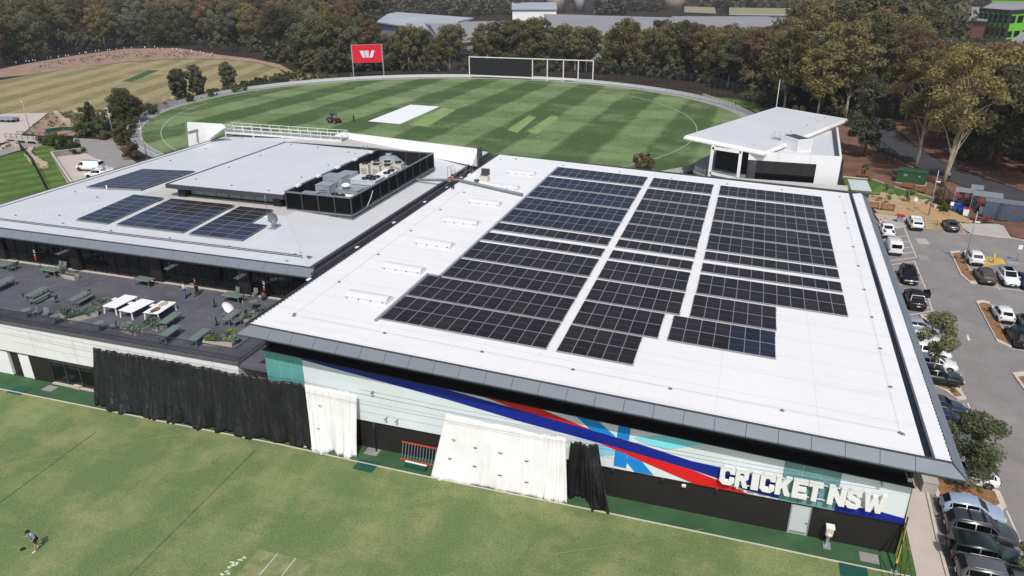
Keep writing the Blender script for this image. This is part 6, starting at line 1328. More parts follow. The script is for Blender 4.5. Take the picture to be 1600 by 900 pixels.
# dark recess behind the veranda
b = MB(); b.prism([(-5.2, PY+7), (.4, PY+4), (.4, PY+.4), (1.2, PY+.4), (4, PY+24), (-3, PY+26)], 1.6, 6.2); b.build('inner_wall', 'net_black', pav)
b = MB(); b.prism([(-8.6, PY+4), (-5.5, PY-.3), (.4, PY-.3), (.4, PY+6), (-5, PY+22), (-8.6, PY+12)], 1.25, 1.6); b.build('veranda_deck', 'concrete', pav)
b = MB()
for p_ in [[(-5.64, 124.0, 1.81), (-5.53, 124.0, 6.9)], [(-1.02, 124.0, 1.29), (-1.0, 124.0, 6.46)]]: b.beam((p_[0][0], PY, p_[0][2]), (p_[1][0], PY, p_[1][2]+.2), .5, .4)
a_, c_ = (-5.61, 124.0, 6.69), (-0.98, 124.0, 6.25); b.beam(a_, c_, .4, .42); a_, c_ = (-5.6, 124.0, 2.47), (-0.98, 124.0, 1.84); b.beam(a_, c_, .4, .42); b.build('portal_frame', 'white_paint', pav)
gl = MB(); pst = [(-8.5, PY+4.0), (-5.3, PY+.1), (-4.2, PY-.15), (.2, PY-.15)]
for p_, q_ in zip(pst, pst[1:]):
    p_, q_ = Vector(p_), Vector(q_); n = max(1, round((q_-p_).length/1.4))
    for i in range(n):
        a, c = p_.lerp(q_, (i+.03)/n), p_.lerp(q_, (i+.97)/n); g = MB(); g.beam((a.x, a.y, 2.15), (c.x, c.y, 2.15), .03, .95); g.build('glass_panel', 'pale_glass', pav)
        g = MB(); g.box(a.x-.03, a.y-.03, 1.6, a.x+.03, a.y+.03, 2.7); g.build('post', 'black_metal', pav)
    g = MB(); g.beam((p_.x, p_.y, 2.68), (q_.x, q_.y, 2.68), .05); g.build('handrail', 'black_metal', pav)
# roof plant box, guard rail, anchors
bx = (6.83, 127.55, 6.2), (9.82, 127.97, 6.2)
t = thing('plant_box', 'white louvred box standing on the low roof of the pavilion', 'plant box', (7.6, 131.0, 5.9), R(35))
w_ = MB(); w_.cbox((0,0,1.0), (2.7,4.6,2.0)); w_.build('casing', 'clad_white', t, True); w_ = MB(); w_.cbox((0,0,2.02), (2.1,3.9,.06)); w_.build('grating', 'gutter_dark', t, True)
for i in range(9): w_ = MB(); w_.cbox((0,-2.31,.3+i*.19), (2.3,.03,.07)); w_.build('louvre_blade', 'roof_grey', t, True)
p_ = (5.42, 133.03, 6.8); t = thing('guard_rail', 'thin steel guard rail frame near the edge of the tilted pavilion roof', 'railing', (p_[0], p_[1], 6.9), R(-25))
for x in (-1.6, -.6, .5, 1.5): w_ = MB(); w_.tube([(x,-.5,0),(x,-.5,1.1),(x,.5,1.1),(x,.5,0)], .03, 5); w_.build('hoop', 'steel', t, True)
w_ = MB(); w_.beam((-1.7,-.5,.05),(1.7,-.5,.05),.1); w_.beam((-1.7,.5,.05),(1.7,.5,.05),.1); w_.build('base_rail', 'steel', t, True)
for p_ in [(-3.34, 141.08, 7.0), (-0.33, 147.87, 7.0), (2.68, 154.4, 7.0), (5.78, 161.36, 7.0), (9.73, 157.97, 7.0), (13.63, 155.51, 7.0), (12.14, 151.59, 7.0), (10.0, 146.98, 7.0), (7.02, 140.49, 7.0), (-3.06, 130.03, 7.0), (0.88, 127.0, 7.0), (-6.93, 133.35, 7.0), (-6.61, 133.45, 7.0)]: mk('roof_anchor', anchor, pav, (p_[0]-4, p_[1]-130, 7.05))
# flag
p_ = (4.69, 166.7, 7.0); t = thing('flagpole', 'white flagpole with a dark blue flag behind the pavilion roof', 'flagpole', (p_[0], p_[1], 0)); w_ = MB(); w_.tube([(0,0,0),(0,0,12.6)], [.10,.05], 8); w_.build('pole', 'rail_white', t, True); w_ = MB(); n = 8
w_.add([(.05+i*.19, .10*math.sin(i*1.1), 12.4-j*.8-i*.16) for i in range(n) for j in range(2)], [(i*2, i*2+1, i*2+3, i*2+2) for i in range(n-1)], True); o = w_.build('flag', 'shirt_navy', t, True); w_ = MB(); w_.ring((0,0,12.6), [(.09,0),(.09,.1)], 8); w_.build('finial', 'galv', t, True)
# low connecting roofs between pavilion and hall
lk = thing('covered_link', 'pale low flat roofs between the hall and the pavilion', 'roof', (8, 112, 0)); b = MB(); b.prism([(-2, 104), (14.6, 103), (15.6, 122.0), (-2, 121.9)], 2.3, 2.5); b.build('deck', 'roof_mid', lk); b = MB(); b.prism([(15.7, 118), (18.5, 118), (18.5, 124), (15.7, 124)], 2.9, 3.05); b.build('canopy', 'roof_grey', lk)
b = MB(); b.prism([(-2, 104), (14.6, 103), (14.6, 103.3), (-2, 104.3)], 0, 2.3); b.prism([(15.3, 103.2), (15.6, 121.9), (15.3, 121.9), (15.0, 103.2)], 0, 2.3); b.build('wall', 'dark_wall', lk)
# ================================================================ BIG SCREEN AND SIGHT SCREEN
def billboard(q0, q1):
    a, c = Vector((q0[0], q0[1], 0)), Vector((q1[0], q1[1], 0)); d = c-a; L = d.length; ang_ = math.atan2(d.y, d.x)
    t = thing('video_screen', 'red video screen with a white letter W on two posts beside the oval', 'screen', tuple(a), ang_)
    z0, z1 = 5.0, 11.0
    for x in (0, L): b = MB(); b.cbox((x,.2,z1/2), (.35,.35,z1+.2)); b.build('post', 'galv', t, True)
    b = MB(); b.box(.1,0,z0,L-.1,.5,z1); b.build('cabinet', 'galv', t, True); b = MB(); b.box(.22,-.05,z0+.08,L-.22,-.001,z1-.1); b.build('display', 'screen_red', t, True)
    # mark: two slanted outer bars and a two-part middle
    cx, cz, s = L/2+.05, (z0+z1)/2-.15, 1.15
    for sh in ([(-2.25,1.0),(-1.05,1.0),(-.72,-.78),(-.85,-1.0),(-1.45,-1.0)], [(-.82,1.0),(-.08,1.0),(-.08,-1.0),(-.45,-1.0)], [(-.02,1.0),(.5,1.0),(.35,-1.0),(-.02,-1.0)] , [(2.25,1.0),(1.35,1.0),(.62,-.78),(.55,-1.0),(1.5,-1.0)]):
        pts = [(cx+x*s*.98, cz+z*s) for x, z in sh]; ar_ = sum(pts[i][0]*pts[(i+1) % len(pts)][1]-pts[(i+1) % len(pts)][0]*pts[i][1] for i in range(len(pts)))
        if ar_ < 0: pts = pts[::-1]
        n = len(pts); b = MB(); b.add([(x,-.075,z) for x, z in pts]+[(x,-.052,z) for x, z in pts], [tuple(range(n))]+[(i, i+n, (i+1) % n+n, (i+1) % n) for i in range(n)]); b.build('mark', 'screen_white', t, True)
    b = MB(); b.cbox((-.8,.4,.9), (.9,.8,1.8)); b.build('control_box', 'gutter_dark', t, True)
billboard((-133.21, 231.14, 0.0), (-124.26, 236.32, 0.0))
q = [(-94.98, 243.82, 0.0), (-72.14, 243.56, 0.0), (-66.93, 243.41, 0.0), (-61.38, 243.38, 0.0), (-56.3, 243.23, 0.0), (-51.3, 243.08, 0.0)]
t = thing('sight_screen', 'wide black sight screen with an empty white steel frame continuing to its right', 'sight screen', (q[0][0], q[0][1], 0)); H_ = 6.9
b = MB(); a, c = Vector(q[0]), Vector(q[1]); b.beam((a.x, a.y, 1.0+2.8), (c.x, c.y, 1.0+2.8), .12, 5.6); b.build('screen_panel', 'net_black', t)
b = MB(); b.beam((q[0][0], q[0][1], H_), (q[5][0], q[5][1], H_), .3); b.build('top_beam', 'rail_white', t); b = MB(); b.beam((q[0][0], q[0][1], .7), (q[5][0], q[5][1], .7), .25, .5); b.build('bottom_beam', 'rail_white', t)
for p_ in q: b = MB(); b.box(p_[0]-.16, p_[1]-.16, 0, p_[0]+.16, p_[1]+.16, H_+.1); b.build('post', 'rail_white', t)
"""thin mesh fence behind the oval"""
for nm, pts, hh, lab in (('mesh_fence', [(-117.45, 242.74), (-82.96, 254.4), (-53.65, 253.92), (-34.8, 251.02), (-14.84, 234.59), (3.82, 206.98)], 4.5, 'tall wire mesh fence in front of the trees behind the sight screen'),
                     ('mesh_fence', [(-275.39, 213.28), (-281.41, 238.28), (-303.19, 282.0), (-300.3, 302.72), (-291.0, 319.65), (-254.81, 308.17), (-219.02, 281.42)], 3.2, 'wire mesh fence on top of the earth bank behind the dry oval'),
                     ('mesh_fence', [(23.25, 181.91), (24.95, 160.35), (26.71, 147.81)], 2.4, 'dark mesh fence along the shaded road right of the pavilion'),
                     ('mesh_fence', [(30.28, 129.96), (30.48, 121.01)], 2.2, 'black mesh fence panel left of the storage cages'), ('mesh_fence', [(35.78, 120.01), (36.02, 117.25)], 2.4, 'black mesh fence panel in front of the blue grey container'),
                     ('mesh_fence', [(-143.64, 111.05), (-127.81, 100.65), (-111.04, 88.44), (-100.15, 80.61)], 1.8, 'dark green wire fence running across the lawn at the left')):
    t = thing(nm, lab, 'fence', (pts[0][0], pts[0][1], 0)); dk = 'gutter_dark' if hh > 3 else 'net_black'
    for a, c in zip(pts, pts[1:]):
        a, c = Vector(a), Vector(c); n = max(1, round((c-a).length/3.0)); w = MB()
        for i in range(n): p_ = a.lerp(c, i/n); b = MB(); b.box(p_.x-.05, p_.y-.05, 0, p_.x+.05, p_.y+.05, hh); b.build('post', dk, t)
        for k in range(int(hh/.3)): w.beam((a.x, a.y, .1+k*.3), (c.x, c.y, .1+k*.3), .014)
        m_ = int((c-a).length/.3)
        for k in range(min(m_, 400)): p_ = a.lerp(c, k/m_); w.beam((p_.x, p_.y, .05), (p_.x, p_.y, hh-.05), .014, upv=(1,0,0))
        o = w.build('wire_mesh', dk, t); o['kind'] = 'stuff'
        w = MB(); w.beam((a.x, a.y, hh), (c.x, c.y, hh), .06); w.build('top_rail', dk, t)
# ================================================================ STREET FURNITURE on the right and left
def lamp(q, label, H_, tw, rz=0):
    t = thing('street_lamp', label, 'street lamp', (q[0], q[1], 0), rz); b = MB(); b.tube([(0,0,0),(0,0,H_)], [.09,.05], 8); b.build('pole', 'galv', t, True)
    b = MB(); b.cbox((.25,0,tw), (.6,.25,.10)); b.build('lamp_head', 'white_paint', t, True); b = MB(); b.ring((0,0,0), [(.2,0),(.18,.05)], 8); b.build('base_plate', 'galv', t, True); return t
lamp((26.72, 117.53, 0.0), 'tall light pole in the sand garden near the green cabinet', 6.9, 5.2); lamp((27.15, 96.87, 0.0), 'tall light pole on the first car park island', 6.9, 5.6)
lamp((-157.64, 125.33, 0.0), 'light pole beside the pale slab at the far left', 7.2, 7.1, R(180)); lamp((-132.85, 124.8, 0.0), 'light pole in the shrubs at the left end of the green oval', 7.0, 6.9, R(180)); lamp((-112.76, 112.76, 0.0), 'light pole at the left tip of the oval just behind the grey roof', 7.5, 5.9, R(180))
def bench(q, label, rz):
    t = thing('park_bench', label, 'bench', (q[0], q[1], 0), rz, 'wooden park benches')
    for i in range(3): b = MB(); b.cbox((0,-.15+i*.17,.45), (2.0,.14,.04)); b.build('slat', 'timber', t, True)
    for i in range(3): b = MB(); b.cbox((0,.28+i*.04,.60+i*.15), (2.0,.04,.12)); b.build('slat', 'timber', t, True)
    for x in (-.85, .85): b = MB(); b.beam((x,-.2,0),(x,-.2,.43),.06); b.beam((x,.3,0),(x,.42,.98),.06); b.beam((x,-.22,.64),(x,.32,.64),.05); b.build('leg', 'black_metal', t, True)
bench((19.89, 138.54, 0.0), 'wooden bench standing alone at the far side of the small lawn', 0); bench((26.17, 132.68, 0.0), 'left one of two wooden benches behind the small lawn', R(-25)); bench((27.49, 130.67, 0.0), 'right one of two wooden benches behind the small lawn', R(-25))
bench((21.25, 118.49, 0.0), 'wooden bench in the sand garden near the paved corner', R(-5)); bench((19.15, 118.87, 0.0), 'wooden bench at the edge of the white hall roof', R(-5))
q = (27.32, 136.38, 0.0); t = thing('transformer_cabinet', 'large dark green steel cabinet behind the small lawn', 'cabinet', (q[0], q[1]+.6, 0), R(-16)); b = MB(); b.cbox((0,0,1.05), (4.4,2.4,2.1)); b.build('body', 'transformer_green', t, True); b = MB(); b.cbox((0,0,2.15), (4.6,2.6,.14)); b.build('lid', 'transformer_green', t, True); b = MB(); b.cbox((0,0,.05), (4.7,2.7,.14)); b.build('base', 'concrete', t, True)
for x in (-1.1, 0, 1.1): b = MB(); b.cbox((x,-1.215,1.05), (1.0,.03,1.8)); o = b.build('door', 'transformer_green', t, True)
b = MB(); b.cbox((-.9,-1.24,1.5), (.6,.01,.4)); b.cbox((1.2,-1.24,1.5), (.3,.01,.25)); b.cbox((2.21,.3,1.5), (.01,.4,.3)); b.build('notice_plate', 'pale_glass', t, True)
q = (36.79, 118.74, 0.0); t = thing('container', 'blue grey steel container behind the storage cages', 'container', (q[0], q[1]+.8, 0), R(-14)); b = MB(); b.cbox((0,0,1.25), (5.0,2.3,2.4)); b.build('body', 'container_blue', t, True)
for i in range(16): b = MB(); b.cbox((-2.35+i*.31,-1.17,1.25), (.12,.04,2.2)); b.build('corrugation', 'container_blue', t, True)
b = MB(); b.cbox((0,0,2.49), (5.1,2.4,.08)); b.build('roof', 'fascia_grey', t, True); b = MB(); b.cbox((1.3,-1.2,1.6), (.3,.02,.4)); b.build('hazard_plate', 'plastic_red', t, True); b = MB(); b.cbox((2.9,-.3,.7), (.5,.8,1.3)); b.build('air_conditioner', 'galv', t, True)
def cage(q, label, L, W_, H_, rz):
    t = thing('storage_cage', label, 'cage', (q[0], q[1], 0), rz, 'storage cages in the car park'); b = MB()
    for x in (-L/2, L/2):
        for y in (-W_/2, W_/2): p_ = MB(); p_.box(x-.04,y-.04,0,x+.04,y+.04,H_); p_.build('post', 'galv', t, True)
    for k in range(8):
        z = .1+k*(H_-.2)/7
        for a, c in (((-L/2,-W_/2,z),(L/2,-W_/2,z)),((L/2,-W_/2,z),(L/2,W_/2,z)),((L/2,W_/2,z),(-L/2,W_/2,z)),((-L/2,W_/2,z),(-L/2,-W_/2,z))): b.beam(a, c, .025)
    n = int(L/.18)
    for i in range(n): x = -L/2+L*i/n; b.beam((x,-W_/2,0),(x,-W_/2,H_),.018,upv=(1,0,0)); b.beam((x,W_/2,0),(x,W_/2,H_),.018,upv=(1,0,0))
    n = int(W_/.18)
    for i in range(n): y = -W_/2+W_*i/n; b.beam((-L/2,y,0),(-L/2,y,H_),.018,upv=(1,0,0)); b.beam((L/2,y,0),(L/2,y,H_),.018,upv=(1,0,0))
    o = b.build('wire_mesh', 'steel', t, True); o['kind'] = 'stuff'
    b = MB(); b.cbox((0,0,H_+.03), (L+.1,W_+.1,.06)); b.build('roof', 'duct', t, True)
    b = MB(); b.cbox((-L*.22,-W_/2-.03,H_*.72), (.6,.02,.35)); b.build('sign_plate', 'plastic_red', t, True)
    r_ = random.Random(len(label)); b = MB()
    for i in range(10): b.cbox((r_.uniform(-L/2+.4,L/2-.4), r_.uniform(-W_/2+.4,W_/2-.4), .15+r_.random()*1.1), (.5,.5,.35), r_.random())
    b.build('stored_goods', 'gutter_dark', t, True)
cage((32.55, 124.4, 0.0), 'left wire storage cage with a red sign, behind the blue bins', 2.6, 2.6, 2.5, R(-14)); cage((35.07, 122.43, 0.0), 'right wire storage cage with a red sign, next to the blue grey container', 3.8, 3.0, 2.6, R(-14)); cage((34.56, 126.44, 0.0), 'narrow wire cage standing between the two bigger storage cages', 1.6, 2.8, 2.6, R(-14))
def wbin(q, label, col, lid, w=.75, h=1.0):
    t = thing('wheelie_bin', label, 'bin', (q[0], q[1], 0), R(-14)); b = MB(); b.add([(-w*.4,-w*.4,.08),(w*.4,-w*.4,.08),(w*.4,w*.4,.08),(-w*.4,w*.4,.08),(-w/2,-w/2,h),(w/2,-w/2,h),(w/2,w/2,h),(-w/2,w/2,h)], [(3,2,1,0),(4,5,6,7),(0,1,5,4),(1,2,6,5),(2,3,7,6),(3,0,4,7)]); b.build('body', col, t, True)
    b = MB(); b.cbox((0,0,h+.04), (w+.06,w+.06,.08)); b.build('lid', lid, t, True)
    for s_ in (-1, 1): b = MB(); b.wheel((s_*w*.35, w*.42, .1), .1, .05); b.build('wheel', 'rubber', t, True)
wbin((31.03, 121.18, 0.0), 'bright blue bin in front of the left storage cage', 'plastic_blue', 'plastic_blue', .9, 1.1); wbin((31.64, 120.37, 0.0), 'darker blue bin right of the bright blue bin', 'plastic_blue', 'navy', .8, 1.0)
wbin((32.25, 124.66, 0.0), 'blue drum with a white label behind the blue bins', 'plastic_blue', 'plastic_blue', .8, 1.9); wbin((31.9, 119.14, 0.0), 'white bin with a red lid next to the blue bins', 'white_paint', 'plastic_red', .8, 1.1); wbin((34.3, 120.53, 0.0), 'white bin with a red top at the foot of the right storage cage', 'white_paint', 'orange_red', .8, 1.3)
q = (22.15, 112.95, 0.0); t = thing('barbecue', 'small public barbecue with a red hood on the paved corner', 'barbecue', (q[0], q[1], .02)); b = MB(); b.cbox((0,0,.45), (.7,.6,.9)); b.build('pedestal', 'galv', t, True); b = MB(); b.cbox((0,0,.98), (1.0,.8,.18)); b.build('hood', 'plastic_red', t, True)
q = (34.5, 117.71, 0.0); rr = random.Random(3)
for i in range(9):
    x, y = q[0]-2.2+i*.55, q[1]+rr.uniform(-.5,.6); t = thing('trolley', 'low %s trolley in the jumble on the slab in front of the container' % ('red' if i < 6 else 'blue'), 'trolley', (x, y, .02), rr.random()*3, 'jumbled low trolleys on the service slab'); t.scale = (.65,)*3
    b = MB(); b.cbox((0,0,.3), (.8,.5,.08)); b.beam((-.4,0,.3),(-.45,0,.95),.4,.04); b.build('frame', 'trolley_red' if i < 6 else 'container_blue', t, True)
    b = MB(); [b.wheel((sx*.3, sy*.2, .1), .1, .05, 8) for sx in (-1,1) for sy in (-1,1)]; b.build('wheels', 'rubber', t, True)
for p_, l in (((24.92, 118.95, 0.0), 'small white sign on a thin post behind the white pickup with a canopy'), ((29.58, 118.09, 0.0), 'small white sign on a thin post behind the dark sedan'), ((30.69, 98.65, 0.0), 'yellow bollard post on the second yellow hatching'), ((33.61, 100.02, 0.0), 'thin sign post at the blue painted bay'), ((27.05, 112.95, 0.0), 'yellow post in the middle of the first yellow hatching')):
    yel = 'yellow' in l; t = thing('sign_post' if not yel else 'bollard', l, 'sign' if not yel else 'bollard', (p_[0], p_[1], 0)); b = MB(); b.tube([(0,0,0),(0,0,1.3 if yel else 2.1)], .09 if yel else .035, 8); b.build('post', 'line_yellow' if yel else 'galv', t, True)
    b = MB()
    if yel: b.ring((0,0,1.3), [(.10,0),(.08,.06)], 10)
    else: b.cbox((0,-.05,1.95), (.45,.03,.55))
    b.build('cap' if yel else 'sign_plate', 'line_yellow' if yel else 'white_paint', t, True)
for i, p_ in enumerate([(19.23, 110.52, 0.0), (19.92, 111.34, 0.0)]):
    t = thing('traffic_cone', 'red and white cone by the white car near the hall roof, %s of two' % ('left' if i == 0 else 'right'), 'cone', (p_[0], p_[1], .02)); b = MB(); b.cbox((0,0,.03), (.45,.45,.06)); b.build('base', 'plastic_red', t, True); b = MB(); b.ring((0,0,.06), [(.2,0),(.14,.35)], 10); b.ring((0,0,.66), [(.09,0),(.04,.35)], 10); b.build('cone', 'plastic_red', t, True); b = MB(); b.ring((0,0,.41), [(.14,0),(.09,.25)], 10); b.build('band', 'white_paint', t, True)
# stone edging blocks, walls
def block_row(pts, n, L, W_, H_, mt_, label, name='stone_block', rnd=.0):
    t = thing(name+'_wall' if 'wall' not in name else name, label, 'stones', (pts[0][0], pts[0][1], 0)); P_ = [Vector(p) for p in pts]; tot = sum((b_-a_).length for a_, b_ in zip(P_, P_[1:])); r_ = random.Random(int(pts[0][0]*10))
    for i in range(n):
        s_ = tot*(i+.5)/n; k = 0
        while k < len(P_)-2 and s_ > (P_[k+1]-P_[k]).length: s_ -= (P_[k+1]-P_[k]).length; k += 1
        d_ = (P_[k+1]-P_[k]).normalized(); p_ = P_[k]+d_*s_; f_ = 1+rnd*r_.uniform(-1, 1); mb = MB(); l_, w_, h_ = L*f_/2, W_*f_/2, H_*f_
        mb.add([(sx*l_*(.8+.2*r_.random() if z else 1), sy*w_*(.8+.2*r_.random() if z else 1), z*h_) for z in (0, 1) for sx, sy in ((-1,-1),(1,-1),(1,1),(-1,1))], [(3,2,1,0),(4,5,6,7),(0,1,5,4),(1,2,6,5),(2,3,7,6),(3,0,4,7)])
        o = mb.build('block', mt_, t, True); o.location = (p_.x-pts[0][0], p_.y-pts[0][1], 0); o.rotation_euler = (0, 0, math.atan2(d_.y, d_.x)+rnd*r_.uniform(-.3, .3))
block_row([(18.69, 124.86), (23.28, 122.96)], 4, 2.0, .5, .45, 'stone', 'row of long pale stone blocks nearest the hall roof in the sand garden'); block_row([(21.66, 126.92), (24.62, 125.94), (26.1, 126.02)], 4, 2.0, .5, .5, 'stone', 'row of pale stone blocks along the edge of the small lawn'); block_row([(21.43, 121.32), (23.43, 120.19)], 2, 2.0, .5, .3, 'stone', 'two low stone blocks in the middle of the sand garden')
block_row([(25.82, 123.03), (27.77, 125.07), (28.51, 122.11)], 9, .9, .6, .35, 'stone', 'heap of loose pale stones beside the light pole in the sand garden', rnd=.4)
block_row([(-175.41, 147.86), (-164.06, 139.89), (-154.89, 134.05), (-149.56, 131.62)], 16, 1.6, 1.2, .7, 'stone', 'line of pale boulders between the gravel and the planted bank at the left', rnd=.35); block_row([(-155.05, 127.63), (-153.36, 130.48), (-150.35, 132.18)], 9, 1.8, 1.0, .6, 'stone', 'pale stone edging below the gravel triangle at the left', rnd=.3)
block_row([(-170.29, 149.37), (-161.78, 147.99), (-153.75, 146.61), (-154.91, 154.93)], 18, 1.9, 1.2, .6, 'stone', 'broken line of pale boulders on the planted bank', rnd=.4); block_row([(-14.51, 225.51), (-5.33, 210.62), (0.47, 195.25)], 14, 2.2, .5, .5, 'stone', 'tan stone retaining edge behind the fence at the right end of the oval'); block_row([(-141.98, 112.18), (-138.07, 107.93), (-131.41, 103.77), (-125.38, 100.88)], 16, 1.5, 1.1, .6, 'stone', 'rough boulders in the ditch at the left of the parking slab', rnd=.4)
block_row([(-148.46, 110.21), (-150.4, 114.76), (-144.57, 111.39)], 7, 2, .8, .5, 'stone', 'pale stones at the left edge by the ditch', rnd=.3); block_row([(-162.29, 171.24), (-161.57, 175.04), (-160.32, 213.29), (-160.93, 223.2)], 16, 1.2, .9, .4, 'stone', 'scattered pale rocks on the bank between the two ovals', rnd=.5)
t = thing('retaining_wall', 'grey slatted retaining wall and railing beside the two white work vehicles', 'wall', (-131.86, 108.08, 0)); pts = [(-128.97, 112.47), (-131.86, 108.08), (-109.78, 92.15), (-102.3, 87.19)]
for a, c in zip(pts, pts[1:]):
    a, c = Vector(a), Vector(c)
    for k in range(4): b = MB(); b.beam((a.x, a.y, .12+k*.27), (c.x, c.y, .12+k*.27), .2, .24); b.build('rail', 'concrete_grey', t)
b = MB(); 
for a, c in zip(pts, pts[1:]): b.beam((a[0], a[1], 1.15), (c[0], c[1], 1.15), .35, .08)
b.build('capping', 'concrete_pale', t)
t = thing('footbridge', 'low concrete bridge with grey railings over the ditch at the far left', 'bridge', (-149.37, 117.75, 0)); a, c = (-154.59, 118.25, 0.0), (-145.71, 118.86, 0.0)
b = MB(); b.beam((a[0], a[1], .5), (c[0], c[1], .5), 3.0, .5); b.build('deck', 'concrete_pale', t); b = MB(); b.beam((a[0], a[1]-1.7, .1), (c[0], c[1]-1.7, .1), .5, .3); b.build('wall', 'concrete_grey', t)
for s_ in (-1.45, 1.45):
    b = MB(); b.beam((a[0], a[1]+s_, 1.7), (c[0], c[1]+s_, 1.7), .08); b.beam((a[0], a[1]+s_, 1.2), (c[0], c[1]+s_, 1.2), .05); b.build('handrail', 'gutter_dark', t)
    for i in range(7): f_ = i/6; b = MB(); b.box(a[0]+(c[0]-a[0])*f_-.04, a[1]+(c[1]-a[1])*f_+s_-.04, .7, a[0]+(c[0]-a[0])*f_+.04, a[1]+(c[1]-a[1])*f_+s_+.04, 1.72); b.build('post', 'gutter_dark', t)
for i in range(3): f_ = (i+.5)/3; b = MB(); b.cbox((a[0]+(c[0]-a[0])*f_, a[1]-1.62, .25), (2.0,.1,.5)); b.build('culvert_opening', 'net_black', t)
t = thing('shade_cloth_fence', 'low dark green cloth fence on the bank below the gravel triangle', 'fence', (-153.68, 127.28, 0)); pts = [(-154.19, 126.36), (-152.72, 129.89), (-148.31, 130.43)]
for a, c in zip(pts, pts[1:]): b = MB(); b.beam((a[0], a[1], .5), (c[0], c[1], .5), .06, .9); b.build('cloth_panel', 'shade_cloth', t)
for a in pts: b = MB(); b.box(a[0]-.05, a[1]-.05, 0, a[0]+.05, a[1]+.05, 1.1); b.build('post', 'galv', t)
t = thing('shade_cloth_fence', 'low green cloth fence among the shrubs right of the boulders', 'fence', (-149.93, 142.33, 0)); pts = [(-150.24, 142.24), (-153.71, 150.38), (-155.83, 159.79)]
for a, c in zip(pts, pts[1:]): b = MB(); b.beam((a[0], a[1], .5), (c[0], c[1], .5), .06, .9); b.build('cloth_panel', 'shade_cloth', t)
for a in pts: b = MB(); b.box(a[0]-.05, a[1]-.05, 0, a[0]+.05, a[1]+.05, 1.1); b.build('post', 'galv', t)
q = (14.94, 48.45, 0.0); b = MB(); b.cbox((0,0,.45), (.9,2.6,.9), R(0)); b.cbox((0,0,.93), (1.0,2.7,.06), R(0)); t = b.build('stone_plinth', 'concrete'); t.location = (q[0]-.1, q[1]+.6, 0); tag(t, 'pale concrete plinth beside the path under the hall roof corner', 'block')
# small white and dark markers along the earth bank fence

